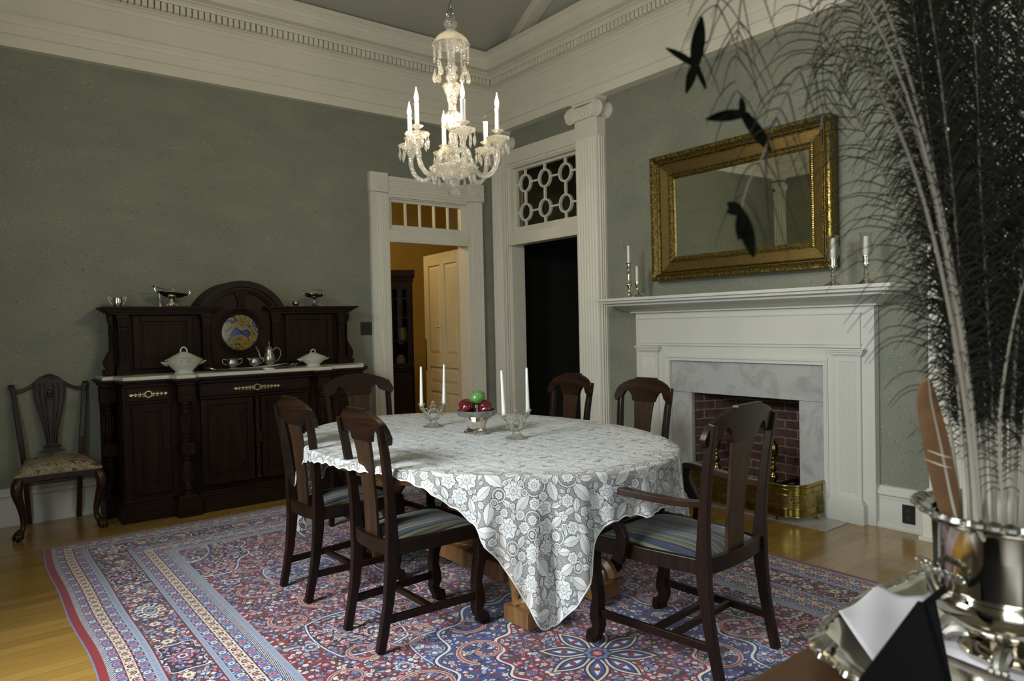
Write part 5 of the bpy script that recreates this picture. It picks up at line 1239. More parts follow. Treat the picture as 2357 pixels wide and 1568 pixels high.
    for (x, y, R, tn, a0, hd) in ((0.90, 1.20, 0.13, 1.3, 1.0, 1), (1.22, 1.12, 0.11, 1.2, 3.6, -1), (0.80, 1.62, 0.15, 1.35, 5.0, 1), (1.36, 1.55, 0.12, 1.2, 0.5, -1), (1.02, 1.95, 0.12, 1.3, 2.0, 1), (0.80, 2.12, 0.10, 1.2, 4.0, -1), (1.46, 1.32, 0.10, 1.2, 2.5, 1), (1.36, 2.36, 0.13, 1.3, 5.5, 1),
                                   (1.12, 2.62, 0.13, 1.4, 0.0, -1), (0.78, 2.80, 0.11, 1.2, 1.2, 1), (0.98, 3.05, 0.14, 1.3, 3.1, 1), (1.48, 0.86, 0.13, 1.2, 4.4, 1), (1.15, 0.80, 0.11, 1.2, 1.4, -1), (1.40, 2.70, 0.09, 1.1, 3.0, -1), (1.10, 1.30, 0.10, 1.1, 2.2, -1), (1.50, 1.95, 0.10, 1.2, 1.0, 1), (1.20, 1.75, 0.09, 1.2, 4.6, 1), (0.92, 2.62, 0.10, 1.2, 0.2, 1), (1.30, 2.95, 0.12, 1.3, 2.4, 1), (0.78, 1.10, 0.09, 1.1, 3.3, -1)):
        curve(spiral(x, y, R, tn, a0, hd), 0, 1, 0.0105, SCR, field)
    for (x, y, R) in ((0.74, 1.42, 0.045), (1.30, 1.30, 0.04), (0.95, 1.72, 0.04), (1.50, 2.25, 0.045), (0.76, 2.45, 0.04), (1.20, 2.30, 0.035), (1.45, 1.05, 0.04), (0.98, 2.86, 0.04), (1.6365, 1.28, 0.05), (1.0, 1.02, 0.04)):
        stamp(x, y, R*1.2, [(fl(R*1.1, 8), NAVY), (fl(R, 8), WH), (fl(R*0.8, 8), LB), (fl(R*0.5, 6), DRED), (dot(R*0.25), CR)], field)
    # abrash + wool grain
    g = rg.rand(h, w_).astype(np.float32)*0.16+0.92; img *= g[..., None]
    full = np.concatenate([img, img[:, ::-1]], 1); full = np.concatenate([full, full[::-1]], 0)
    return hashimg('rug_pattern', np.clip(full[::-1], 0, 1))
RI = rug_image()
def rugmat():
    m, nt, b = nmat('persian_wool_pile')
    uv = N(nt, 'ShaderNodeUVMap'); im = N(nt, 'ShaderNodeTexImage'); im.image = RI; L(nt, uv.outputs[0], im.inputs[0])
    n = noise(nt, coords(nt, scale=(1, 1, 1)), 300, 2); big = noise(nt, coords(nt), 2.2, 3)
    c = mixc(nt, 0.35, im.outputs[0], ramp(nt, n, [(0.3, (0.6, 0.6, 0.6)), (0.6, (1, 1, 1))]), 'MULTIPLY')
    hv = N(nt, 'ShaderNodeHueSaturation'); L(nt, c, hv.inputs['Color']); L(nt, math_(nt, 'ADD', 0.9, math_(nt, 'MULTIPLY', big, 0.2)), hv.inputs['Value'])
    L(nt, hv.outputs[0], b.inputs['Base Color']); b.inputs['Roughness'].default_value = 0.95; b.inputs['Specular IOR Level'].default_value = 0.1; b.inputs['Sheen Weight'].default_value = 0.25
    bump(nt, b, n, 0.5, 0.002); return m
MT['rug'] = rugmat(); MT['fringe'] = plain('rug_fringe', (0.42, 0.36, 0.24), 0.9)
rug = thing('persian_rug', 'large red and blue patterned oriental rug under the dining table', 'rug', (RX0, RY1, 0))
m = MB(); m.uv = []; nx_, ny_ = 60, 130
for j in range(ny_+1):
    for i in range(nx_+1):
        u, v = i/nx_, j/ny_; x = u*RW; y = -v*RL; e = max(0, 1-u*8)
        x += (0.012*math.sin(y*2.3)+0.006*math.sin(y*6.1+1))*e; y2 = y+0.006*math.sin(x*5)*max(0, 1-v*20)
        edge = i in (0, nx_) or j in (0, ny_); m.v.append((x, y2, 0.0005 if edge else 0.0055+0.0012*math.sin(y*9)*e)); m.uv.append((u, 1-v))
m.f = [[j*(nx_+1)+i, (j+1)*(nx_+1)+i, (j+1)*(nx_+1)+i+1, j*(nx_+1)+i+1] for j in range(ny_) for i in range(nx_)]
m.build('pile', 'rug', rug, smooth=True, angle=180)
m = MB()
for i in range(700):
    x = RW*i/700+rnd.uniform(-.002, .002); y = 0.006*math.sin(x*5); l = rnd.uniform(0.010, 0.028); dx = rnd.uniform(-.010, .010)
    m.tube([(x, y-0.003, 0.003), (x+dx*0.4, y+l*0.5, 0.004), (x+dx, y+l, 0.002)], 0.0011, 3)
o = m.build('fringe', 'fringe', rug); o['kind'] = 'stuff'; o['label'] = 'short cream fringe along the far end'
# ================================================================== CHANDELIER
ch = thing('chandelier', 'cut glass chandelier with six candle lights and hanging crystal drops above the dining table', 'chandelier', (2.034, 3.07, 0))
zc_ = lambda px: 3.027-0.00224*px       # drop from the ceiling hook line
m = MB(); z = 2.965
while z < 4.60:
    k = int(round((z-2.965)/0.030)); m.torus((0, 0, z), 0.012, 0.0028, 'x' if k % 2 else 'y', 10, 5, 1.5); z += 0.030
m.torus((0, 0, 2.945), 0.020, 0.005, 'y', 16, 6); m.lathe([(0.010, 2.90), (0.016, 2.912), (0.012, 2.925), (0.006, 2.935)], 14)
m.build('chain', 'chrome', ch, smooth=True)
m = MB(); m.lathe([(0.045, 4.50), (0.06, 4.53), (0.06, 4.545), (0.001, 4.55)], 24); m.build('ceiling_rose', 'chrome', ch, smooth=True)
def P_(rows): return [(r*0.00224, zc_(y)) for y, r in rows]
m = MB()
m.lathe(P_([(76, 9), (70, 10), (66, 13), (60, 16), (53, 14), (49, 10), (46, 11), (40, 9), (38, 7)]), 18, flute=9, fa=0.03); m.build('glass_ball', 'crystal', ch, smooth=True, angle=50)
m = MB(); m.lathe(P_([(108, 43), (103, 41), (95, 36), (86, 26), (80, 17), (76, 12), (73, 9)]), 32, flute=12, fa=0.04, cap=False); m.lathe(P_([(106, 40), (97, 34), (88, 23), (81, 11)]), 32, flute=12, fa=0.04, cap=False); m.build('canopy_bowl', 'crystal', ch, smooth=True, angle=50)
m = MB(); m.lathe(P_([(154, 10), (150, 8), (140, 8), (120, 9), (100, 12), (88, 15), (82, 12)]), 20, flute=10, fa=0.08)
m.lathe(P_([(196, 10), (190, 9), (186, 12), (180, 14), (174, 12), (168, 9), (163, 13), (158, 14), (155, 10)]), 20, flute=10, fa=0.04)
m.lathe(P_([(240, 9), (238, 10), (225, 12), (210, 17), (201, 21), (197, 20), (196, 12)]), 24, flute=12, fa=0.05)
m.lathe(P_([(256, 8), (252, 10), (248, 8), (244, 10), (241, 7)]), 18)
m.lathe(P_([(303, 8), (299, 12), (292, 19), (283, 23), (275, 23), (266, 19), (259, 12), (256, 8)]), 28, flute=14, fa=0.06)
m.lathe(P_([(352, 9), (345, 10), (338, 7), (330, 12), (322, 9), (315, 11), (308, 9), (303, 8)]), 18, flute=9, fa=0.05)
m.build('centre_stem', 'crystal', ch, smooth=True, angle=50)
m = MB(); m.tube([(0, 0, zc_(80)), (0, 0, zc_(420))], 0.005, 8); m.build('core_rod', 'chrome', ch, smooth=True)
m = MB(); m.lathe(P_([(376, 22), (371, 20), (362, 14), (352, 10)]), 24, flute=12, fa=0.05)
m.lathe(P_([(412, 10), (410, 22), (402, 38), (393, 51), (386, 55), (388, 50), (396, 40), (403, 24), (405, 10)]), 36, flute=18, fa=0.05, cap=False)
m.lathe(P_([(452, 2), (450, 10), (444, 14), (438, 12), (432, 8), (424, 12), (416, 13), (411, 10)]), 20, flute=10, fa=0.05)
m.build('receiver_bowl', 'crystal', ch, smooth=True, angle=50)
# arms, pans, sleeves, bulbs
th0 = math.radians(13.6)-0.661   # orientation of the ring of arms
RA = 0.236
drop_b = MB(); drop_b.ball((0, 0, -0.006), 0.0055, (1, 1, 1), 8, 6); drop_b.lathe([(0.0005, -0.074), (0.005, -0.064), (0.0095, -0.050), (0.0068, -0.030), (0.002, -0.013)], 6)
DR0 = drop_b.build('crystal_drop', 'crystal', ch)
pear_b = MB(); pear_b.ball((0, 0, -0.004), 0.004, (1, 1, 1), 8, 5); pear_b.lathe([(0.0005, -0.074), (0.011, -0.067), (0.0165, -0.054), (0.0140, -0.040), (0.007, -0.024), (0.001, -0.008)], 8, sy=0.6); PE0 = pear_b.build('pear_drop', 'crystal', ch)
bead_b = MB()
for i in range(6): bead_b.ball((0, 0, -0.009-i*0.0150), 0.0078, (1, 1, 1), 8, 6)
BE0 = bead_b.build('bead_string', 'crystal', ch)
used = set()
def inst(src, x, y, z, rz=0.0):
    o = src if src.name not in used else src.copy()
    if src.name in used: COL.objects.link(o); o.parent = ch
    else: used.add(src.name)
    o.location = (x, y, z); o.rotation_euler = (0, 0, rz); return o
for k in range(6):
    a = -0.661-math.radians(13.6+60*k); ca, sa = math.cos(a), math.sin(a)
    zb = zc_(332)  # pan level
    q = [(0.018, zc_(352)), (0.05, zc_(343)), (0.075, zc_(350)), (0.095, zc_(375)), (0.13, zc_(403)), (0.175, zc_(410)), (0.215, zc_(396)), (0.234, zc_(372)), (RA, zc_(350))]
    m = MB(); pts = spl([(r*ca, r*sa, z) for r, z in q], 4); m.tube(pts, [0.0125+0.0014*math.sin(i*1.6) for i in range(len(pts))], 8)
    m.build('arm', 'crystal', ch, smooth=True, angle=70)
    x, y = RA*ca, RA*sa
    m = MB(); m.lathe([(0.010, zb-0.048), (0.016, zb-0.036), (0.020, zb-0.020), (0.028, zb-0.010), (0.044, zb-0.002), (0.058, zb+0.006), (0.060, zb+0.012), (0.045, zb+0.004), (0.012, zb-0.002)], 24, (x, y, 0), flute=12, fa=0.05, cap=False)
    m.lathe([(0.010, zb), (0.012, zb+0.02), (0.013, zb+0.034), (0.022, zb+0.042), (0.031, zb+0.047), (0.030, zb+0.050), (0.014, zb+0.046)], 20, (x, y, 0), flute=10, fa=0.04)
    m.build('drip_pan', 'crystal', ch, smooth=True, angle=60)
    m = MB(); m.lathe([(0.0115, zb+0.040), (0.0115, zb+0.150), (0.0135, zb+0.152), (0.0135, zb+0.158), (0.007, zb+0.160)], 16, (x, y, 0)); m.build('candle_sleeve', 'sleeve', ch, smooth=True)
    m = MB(); bp = [(0.006, 0), (0.0105, 0.010), (0.0135, 0.022), (0.0125, 0.034), (0.0085, 0.048), (0.0045, 0.060), (0.0018, 0.072), (0.0005, 0.078)]
    if k == 5:
        m.lathe([(r, zb+0.160+z) for r, z in bp], 12, (x, y, 0), flute=3, fa=0.15); o = m.build('bulb', 'thin', ch, smooth=True); o['label'] = 'unlit clear twisted bulb'
    else:
        m.lathe([(r*0.80, zb+0.160+z) for r, z in bp], 14, (x, y, 0)); m.build('bulb', 'flame', ch, smooth=True)
    for j in range(7):
        b_ = a+2*PI*(j+0.5)/7; inst(DR0, x+0.054*math.cos(b_), y+0.054*math.sin(b_), zb+0.004)
for j in range(14):
    b_ = 2*PI*j/14; inst(DR0, 0.108*math.cos(b_), 0.108*math.sin(b_), zc_(392))
for j in range(8):
    b_ = 2*PI*j/8+0.3; inst(BE0, 0.086*math.cos(b_), 0.086*math.sin(b_), zc_(108)); inst(PE0, 0.086*math.cos(b_), 0.086*math.sin(b_), zc_(108)-0.100-(0.02 if j % 2 else 0))
# ================================================================== MIRROR
mi = thing('gilt_mirror', 'large rectangular mirror in a wide antique gilt frame above the mantel', 'mirror', (XR, 3.165, 2.185))
my, mz = 0.772, 0.508
def mframe(name, mat_, prof_, smooth=False):
    """prof_: (inset from outer edge, depth from wall)"""
    m = MB(); vs = []
    for ins, dp in prof_: vs += [(-dp, -(my-ins), -(mz-ins)), (-dp, my-ins, -(mz-ins)), (-dp, my-ins, mz-ins), (-dp, -(my-ins), mz-ins)]
    m.add(vs, [(i*4+k, i*4+(k+1) % 4, (i+1)*4+(k+1) % 4, (i+1)*4+k) for i in range(len(prof_)-1) for k in range(4)]); return m.build(name, mat_, mi, smooth=smooth, angle=30)
mframe('frame_side', 'gilt', [(0.004, 0.0), (0.004, 0.086), (0.0, 0.090), (0.0, 0.102)])
mframe('outer_moulding', 'gilt', [(0.0, 0.102), (0.006, 0.110), (0.018, 0.114), (0.032, 0.110), (0.042, 0.096), (0.048, 0.090), (0.054, 0.084), (0.060, 0.084), (0.066, 0.074), (0.072, 0.066)], True)
mframe('lattice_band', 'giltp', [(0.080, 0.066), (0.150, 0.052)])
mframe('inner_moulding', 'gilt', [(0.150, 0.058), (0.160, 0.060), (0.166, 0.048), (0.182, 0.044), (0.184, 0.028), (0.196, 0.024)])
mframe('bead_fillet', 'gilt', [(0.072, 0.066), (0.072, 0.072), (0.080, 0.072), (0.080, 0.066)])
m = MB()
def beads(ins, dp, pitch, r):
    for s in (1, -1):
        n_ = int(2*(my-ins)/pitch)
        for i in range(n_+1): m.ball((-dp, -(my-ins)+2*(my-ins)*i/n_, s*(mz-ins)), r, (1, 1, 1), 6, 4)
        n_ = int(2*(mz-ins)/pitch)
        for i in range(1, n_): m.ball((-dp, s*(my-ins), -(mz-ins)+2*(mz-ins)*i/n_), r, (1, 1, 1), 6, 4)
beads(0.076, 0.073, 0.0135, 0.0042); beads(0.155, 0.060, 0.015, 0.0045)
o = m.build('bead_moulding', 'gilt', mi, smooth=True)
def leafo(c, du, dv):
    m = MB()
    for q in (-0.5, 0, 0.5): m.tube([(-0.108, c[0]+du[0]*q*0.01, c[1]+du[1]*q*0.01), (-0.117, c[0]+dv[0]*0.008+du[0]*q*0.03, c[1]+dv[1]*0.008+du[1]*q*0.03), (-0.108, c[0]+dv[0]*0.020+du[0]*q*0.05, c[1]+dv[1]*0.020+du[1]*q*0.05)], [0.004, 0.0045, 0.002], 5)
    m.build('leaf_ornament', 'gilt', mi, smooth=True)
for s in (1, -1):
    for i in range(13): leafo((-(my-0.06)+2*(my-0.06)*i/12, s*(mz-0.028)), (1, 0), (0, s))
    for i in range(1, 8): leafo((s*(my-0.028), -(mz-0.06)+2*(mz-0.06)*i/8), (0, 1), (s, 0))
    for s2 in (1, -1):
        m = MB()
        for q in range(5): a_ = q*PI/8; m.tube([(-0.098, s*(my-0.05), s2*(mz-0.05)), (-0.122, s*(my-0.05+0.03*math.cos(a_)), s2*(mz-0.05+0.03*math.sin(a_))), (-0.105, s*(my-0.05+0.05*math.cos(a_)), s2*(mz-0.05+0.05*math.sin(a_)))], [0.007, 0.008, 0.003], 6)
        m.build('corner_ornament', 'gilt', mi, smooth=True)
m = MB(); m.box(-0.0245, -0.02, -(my-0.19), my-0.19, -(mz-0.19), mz-0.19); m.build('looking_glass', 'mirror', mi)
m = MB(); m.box(-0.0195, -0.002, -(my-0.05), my-0.05, -(mz-0.05), mz-0.05); m.build('back_board', 'oak', mi)
mi.rotation_euler = (0, -0.0095, 0); mi.location.x -= 0.006
# ================================================================== MANTEL ORNAMENTS
ZM = 1.547
def candle(m, x, y, z, h, r0, r1, lean=(0, 0), wick=True):
    m.lathe([(r0, 0), (r0, h*0.05), (r1, h*0.95), (r1*0.8, h*0.985), (0.0012, h)], 14, (0, 0, 0))
def put_candle(label, x, y, z, h, r0, r1, lean=(0, 0), wick=0.008, group=None):
    t = thing('candle', label, 'candle', (x, y, z), 0, group); t.rotation_euler = (lean[0], lean[1], 0)
    m = MB(); m.lathe([(r0, 0), (r0, h*0.05), (r1, h*0.955), (r1*0.75, h*0.985), (0.0012, h)], 16); m.build('wax', 'wax', t, smooth=True, angle=50)
    if wick: m = MB(); m.tube([(0, 0, h-0.002), (0.001, 0, h+wick*0.6), (0.003, 0, h+wick)], 0.0011, 5); m.build('wick', 'iron', t)
    return t
cs = thing('candlestick', 'tall slender silver candlestick at the far end of the mantel shelf', 'candlestick', (4.405, 4.062, ZM))
m = MB(); m.lathe([(0.052, 0), (0.054, 0.004), (0.045, 0.010), (0.024, 0.020), (0.022, 0.026), (0.026, 0.034), (0.012, 0.046)], 26); m.build('foot', 'silver', cs, smooth=True, angle=50)
m = MB(); m.lathe([(0.011, 0.044), (0.008, 0.056), (0.008, 0.080), (0.020, 0.096), (0.026, 0.108), (0.022, 0.118), (0.015, 0.135), (0.012, 0.160), (0.011, 0.190), (0.010, 0.205), (0.017, 0.213), (0.010, 0.222), (0.008, 0.235), (0.014, 0.246), (0.017, 0.268), (0.018, 0.283)], 24, flute=8, fa=0.03); m.build('stem', 'silver', cs, smooth=True, angle=50)
m = MB(); m.lathe([(0.018, 0.281), (0.032, 0.286), (0.033, 0.290), (0.016, 0.290)], 24); m.build('drip_pan', 'silver', cs, smooth=True)
put_candle('thin white candle standing in the tall silver candlestick at the far end of the mantel', 4.405, 4.062, ZM+0.285, 0.150, 0.0105, 0.0100, wick=0)
def chamberstick(label, x, y, s=1.0, ring=False, shade=True, cn=''):
    t = thing('candle_holder', label, 'candle holder', (x, y, ZM), 0.4, 'silver candle holders on the mantel shelf')
    m = MB(); m.lathe([(0.058*s, 0), (0.060*s, 0.004), (0.052*s, 0.010), (0.028*s, 0.022), (0.014*s, 0.040), (0.011*s, 0.05)], 26); m.build('foot', 'silver', t, smooth=True, angle=50)
    hs = 0.150 if not ring else 0.075
    m = MB(); m.lathe([(0.010*s, 0.045), (0.008*s, 0.055), (0.017*s, 0.066), (0.009*s, 0.074), (0.012*s, hs*0.66), (0.020*s, hs*0.80), (0.029*s, hs*0.84), (0.029*s, hs*0.87), (0.020*s, hs*0.88), (0.021*s, hs+0.022), (0.026*s, hs+0.024), (0.026*s, hs+0.028), (0.012*s, hs+0.028)] if not ring else [(0.010, 0.03), (0.008, 0.045), (0.014, 0.055), (0.009, 0.065), (0.012, 0.085), (0.017, 0.095), (0.018, 0.122), (0.021, 0.124), (0.021, 0.128), (0.011, 0.128)], 24); m.build('stem', 'silver', t, smooth=True, angle=50)
    if ring: m = MB(); m.torus((0.05, -0.03, 0.024), 0.014, 0.003, 'y', 18, 6); m.build('finger_ring', 'silver', t, smooth=True)
    if shade:
        z0 = (hs+0.024) if not ring else 0.126; H = 0.155*s
        pr = [(0.022, 0), (0.034, 0.012), (0.043, 0.040), (0.042, 0.062), (0.034, 0.090), (0.030, 0.112), (0.034, 0.130), (0.042, 0.148)]
        m = MB(); m.lathe([(r*s*(0.78 if ring else 1), z0+z*(0.9 if ring else 1)) for r, z in pr]+[((r-0.0015)*s*(0.78 if ring else 1), z0+z*(0.9 if ring else 1)) for r, z in pr[::-1]], 30, cap=False); o = m.build('hurricane_shade', 'thin', t, smooth=True); o['label'] = 'clear glass shade'
    return t
chamberstick('low silver chamberstick with finger ring beside the tall candlestick on the mantel', 4.42, 3.985, 1.0, True)
put_candle('white candle in the low ring-handled chamberstick on the mantel', 4.42, 3.985, ZM+0.126, 0.135, 0.0125, 0.011, wick=0)
chamberstick('silver candle holder with glass shade on the mantel just below the mirror corner', 4.42, 2.322, 1.0)
put_candle('white candle in the glass-shaded holder below the near corner of the gilt mirror', 4.42, 2.322, ZM+0.172, 0.138, 0.0150, 0.0125, (0, 0.03), 0)
chamberstick('silver candle holder with glass shade nearest the right end of the mantel shelf', 4.43, 2.118, 1.0)
put_candle('white candle in the glass-shaded holder at the right end of the mantel shelf', 4.43, 2.118, ZM+0.172, 0.128, 0.0150, 0.0130, (0.02, 0), 0)
# ================================================================== FENDER AND ANDIRONS
fe = thing('fireplace_fender', 'pierced brass fender curving round the hearth', 'fender', (4.26, 3.157, 0.006))
def fpath(off=0.0):
    pts = [(0.315, -0.668-off)]; pts += [(0.15+0.0, -0.668-off)]
    pts += [(0.13-(0.13+off)*math.sin(t)*1.0+0.0, -0.54-(0.128+off)*math.cos(t)) for t in [i*PI/2/10 for i in range(11)]]
    return pts+[(x, -y) for x, y in pts[::-1]]
def fband(name, mt_, z0, z1, th=0.003, off=0.0):
    pts = fpath(off); m = MB(); m.loft([[(x, y, z0), (x+th*0.5, y, z0), (x+th*0.5, y, z1), (x, y, z1)] for x, y in pts]) if False else None
    q = fpath(off); q2 = fpath(off-th); n_ = len(q); vs = []
    for (x, y), (x2, y2) in zip(q, q2): vs += [(x, y, z0), (x2, y2, z0), (x2, y2, z1), (x, y, z1)]
    m.add(vs, [(i*4+k, i*4+(k+1) % 4, (i+1)*4+(k+1) % 4, (i+1)*4+k) for i in range(n_-1) for k in range(4)]); return m.build(name, mt_, fe, smooth=True, angle=30)
fband('base_band', 'brass', 0.030, 0.085); fband('pierced_panel', 'pierce', 0.085, 0.175); fband('top_band', 'brass', 0.175, 0.236)
m = MB()
for z, r in ((0.032, 0.006), (0.085, 0.004), (0.177, 0.004), (0.215, 0.004), (0.238, 0.007)): m.tube([(x, y, z) for x, y in fpath(0.002)], r, 8)
m.build('rail', 'brass', fe, smooth=True)
for s in (1, -1):
    for x in (0.22, 0.02):
        m = MB(); yy = s*(0.668 if x > 0.1 else 0.50)
        for q in (-1, 0, 1): m.tube([(x, yy, 0.035), (x-0.012, yy+q*0.010+s*0.008, 0.018), (x-0.016, yy+q*0.014+s*0.012, 0.004)], [0.008, 0.008, 0.006], 6)
        m.build('paw_foot', 'brass', fe, smooth=True)
def andiron(label, y):
    t = thing('andiron', label, 'andiron', (4.735, y, 0.012), 0, 'brass andirons in the fireplace')
    m = MB(); m.lathe([(0.030, 0.10), (0.034, 0.11), (0.018, 0.122), (0.022, 0.135), (0.034, 0.155), (0.034, 0.170), (0.020, 0.188), (0.015, 0.20), (0.020, 0.212), (0.028, 0.225), (0.014, 0.245), (0.012, 0.258), (0.018, 0.266), (0.012, 0.275), (0.012, 0.29), (0.020, 0.302), (0.016, 0.312), (0.032, 0.325), (0.038, 0.345), (0.036, 0.362), (0.039, 0.370), (0.036, 0.378), (0.036, 0.395), (0.028, 0.412), (0.016, 0.428), (0.008, 0.436), (0.006, 0.442)], 24); m.build('shaft', 'brass', t, smooth=True, angle=50)
    for s in (1, -1):
        m = MB(); m.tube(spl([(0, 0, 0.115), (-0.02, s*0.045, 0.09), (-0.03, s*0.085, 0.04), (-0.035, s*0.10, 0.006)], 4), [0.012]*13, 8); m.ball((-0.035, s*0.10, 0.012), 0.013); m.build('leg', 'brass', t, smooth=True)
    m = MB(); m.box(0.0, 0.32, -0.010, 0.010, 0.085, 0.105); m.box(0.30, 0.32, -0.010, 0.010, 0, 0.09); m.build('log_bar', 'iron', t)
andiron('brass beehive andiron on the right of the fireplace opening', 2.962); andiron('brass beehive andiron on the left of the fireplace, seen past the armchair post', 3.462)
# ================================================================== TABLE TOP OBJECTS
ZT_ = 0.7635
bo = thing('pedestal_bowl', 'embossed silver pedestal bowl of apples at the centre of the lace cloth', 'bowl', (2.195, 3.15, ZT_))
m = MB(); m.lathe([(0.070, 0), (0.072, 0.006), (0.068, 0.014), (0.058, 0.020), (0.048, 0.030), (0.046, 0.036)], 8); m.build('foot', 'silver', bo)
m = MB(); m.lathe([(0.046, 0.034), (0.052, 0.060), (0.066, 0.078), (0.088, 0.092), (0.098, 0.098)], 40); m.build('body', 'silver', bo, smooth=True, angle=40)
m = MB(); m.lathe([(0.098, 0.098), (0.102, 0.104), (0.103, 0.124), (0.1045, 0.128), (0.100, 0.128), (0.098, 0.104), (0.07, 0.085), (0.001, 0.07)], 48, flute=24, fa=0.004); m.build('rim_band', 'silverd', bo, smooth=True, angle=40)
def apple(label, x, y, z, r, mt_, tilt=0.3, td=0.0, group=None):
    t = thing('apple', label, 'apple', (x, y, z), td, group)
    m = MB(); m.M = Matrix.Rotation(tilt, 4, 'Y'); pr = []
    for i in range(17):
        a = PI*i/16; rr = r*math.sin(a)*(1+0.10*math.sin(a)); zz = -r*0.92*math.cos(a)
        if i > 12: zz -= r*0.16*((i-12)/4)**2
        if i < 3: zz += r*0.10*((3-i)/3)**2
        pr.append((max(rr, 0.0004), zz))
    m.lathe(pr, 24, flute=5, fa=0.015); m.build('flesh', mt_, t, smooth=True, angle=80)
    m = MB(); m.M = Matrix.Rotation(tilt, 4, 'Y'); m.tube([(0, 0, r*0.70), (0.001, 0, r*0.86), (0.004, 0, r*1.02)], 0.0015, 5); m.build('stem', 'stem', t)
RG = 'red apples in the silver bowl'
apple('green apple topping the pile in the silver bowl', 2.200, 3.143, ZT_+0.193, 0.040, 'apg', 0.5, 2.3)
apple('dark red apple on the left side of the bowl', 2.135, 3.150, ZT_+0.143, 0.041, 'apr', 0.9, 2.0, RG)
apple('red apple at the front of the bowl, below the green one', 2.222, 3.105, ZT_+0.137, 0.038, 'apr', 1.1, 3.6, RG)
apple('red apple on the right side of the bowl with a bright highlight', 2.262, 3.163, ZT_+0.142, 0.038, 'apr', 0.7, 0.3, RG)
apple('red apple mostly hidden behind the green one', 2.175, 3.220, ZT_+0.150, 0.037, 'apr', 0.4, 1.2, RG)
def candelabrum(label, x, y, rz, hs):
    t = thing('glass_candelabrum', label, 'candle holder', (x, y, ZT_), rz, 'pressed glass two-arm candle holders on the table')
    m = MB(); m.lathe([(0.060, 0), (0.061, 0.003), (0.050, 0.008), (0.026, 0.018), (0.022, 0.026), (0.022, 0.040)], 32, flute=16, fa=0.01); m.build('foot', 'glass', t, smooth=True, angle=50)
    m = MB(); m.torus((0, 0, 0.072), 0.030, 0.008, 'y', 22, 8); m.torus((0, 0, 0.108), 0.017, 0.006, 'y', 18, 8); m.lathe([(0.006, 0.124), (0.010, 0.132), (0.011, 0.140), (0.006, 0.148), (0.0005, 0.156)], 10); m.build('centre_ornament', 'glass', t, smooth=True)
    for s, h_ in zip((1, -1), hs):
        m = MB(); P = spl([(s*0.010, 0, 0.036), (s*0.036, 0, 0.052), (s*0.050, 0, 0.078), (s*0.066, 0, 0.100), (s*0.079, 0, 0.112)], 4); m.tube(P, [0.009-0.0016*math.cos(i*1.1) for i in range(len(P))], 8)
        m.torus((s*0.050, 0, 0.095), 0.014, 0.004, 'y', 14, 6); m.torus((s*0.058, 0, 0.066), 0.009, 0.004, 'y', 12, 6)
        m.lathe([(0.008, 0.108), (0.012, 0.118), (0.013, 0.128), (0.020, 0.138), (0.0215, 0.1415), (0.013, 0.140), (0.010, 0.120)], 20, (s*0.079, 0, 0), flute=8, fa=0.03)
        m.build('arm', 'glass', t, smooth=True, angle=60)
    return t
candelabrum('pressed glass two-arm candle holder left of the fruit bowl', 2.163, 3.545, 0.06, (1, 1))
CG = 'tall white candles in the glass holders'
put_candle('white taper in the left arm of the left glass holder', 2.084, 3.540, ZT_+0.128, 0.228, 0.0100, 0.0062, (0, 0.01), 0.003, CG)
put_candle('white taper in the right arm of the left glass holder, nearer the fruit bowl', 2.242, 3.550, ZT_+0.128, 0.232, 0.0100, 0.0060, (0, 0.03), 0.005, CG)
candelabrum('pressed glass two-arm candle holder right of the fruit bowl', 2.242, 2.862, 0.03, (1, 1))
put_candle('leaning white taper with a long burnt wick, right glass holder, left arm', 2.163, 2.860, ZT_+0.128, 0.228, 0.0105, 0.0062, (0, -0.045), 0.014, CG)
put_candle('upright white taper before the dark doorway, right arm of the right holder', 2.321, 2.864, ZT_+0.128, 0.232, 0.0105, 0.0062, (0, -0.005), 0.0, CG)
# ================================================================== SIDEBOARD OBJECTS
ZU, ZB_ = 1.543, 1.034
cu = thing('silver_cup', 'two-handled silver sugar cup at the left end of the sideboard top', 'cup', (0.935, 5.985, ZU))
m = MB(); m.lathe([(0.028, 0), (0.030, 0.004), (0.030, 0.010), (0.036, 0.030), (0.035, 0.055), (0.033, 0.062), (0.036, 0.072), (0.033, 0.072), (0.028, 0.03), (0.001, 0.02)], 24); m.build('body', 'silver', cu, smooth=True, angle=50)
for s in (1, -1):
    m = MB(); m.tube(spl([(s*0.034, 0, 0.018), (s*0.052, 0, 0.045), (s*0.058, 0, 0.070), (s*0.048, 0, 0.074), (s*0.036, 0, 0.056)], 4), 0.003, 6); m.build('handle', 'silverd', cu, smooth=True)
bk = thing('silver_basket', 'silver cake basket with folded swing handle on the left of the sideboard top', 'basket', (1.305, 5.985, ZU))
m = MB(); m.lathe([(0.042, 0), (0.044, 0.006), (0.036, 0.012), (0.026, 0.040), (0.022, 0.062), (0.030, 0.070)], 20); m.build('foot', 'silver', bk, smooth=True, angle=50)
m = MB(); m.M = Matrix.Rotation(0.10, 4, 'Y'); m.lathe([(0.030, 0.070), (0.070, 0.080), (0.105, 0.098), (0.118, 0.110), (0.116, 0.112), (0.090, 0.098), (0.02, 0.084)], 32, sy=0.8, flute=16, fa=0.02, cap=False)
for s in (1, -1): m.tube([(s*0.115, 0, 0.108), (s*0.130, 0, 0.125), (s*0.120, 0, 0.140)], 0.004, 6)
m.build('dish', 'silver', bk, smooth=True, angle=60)
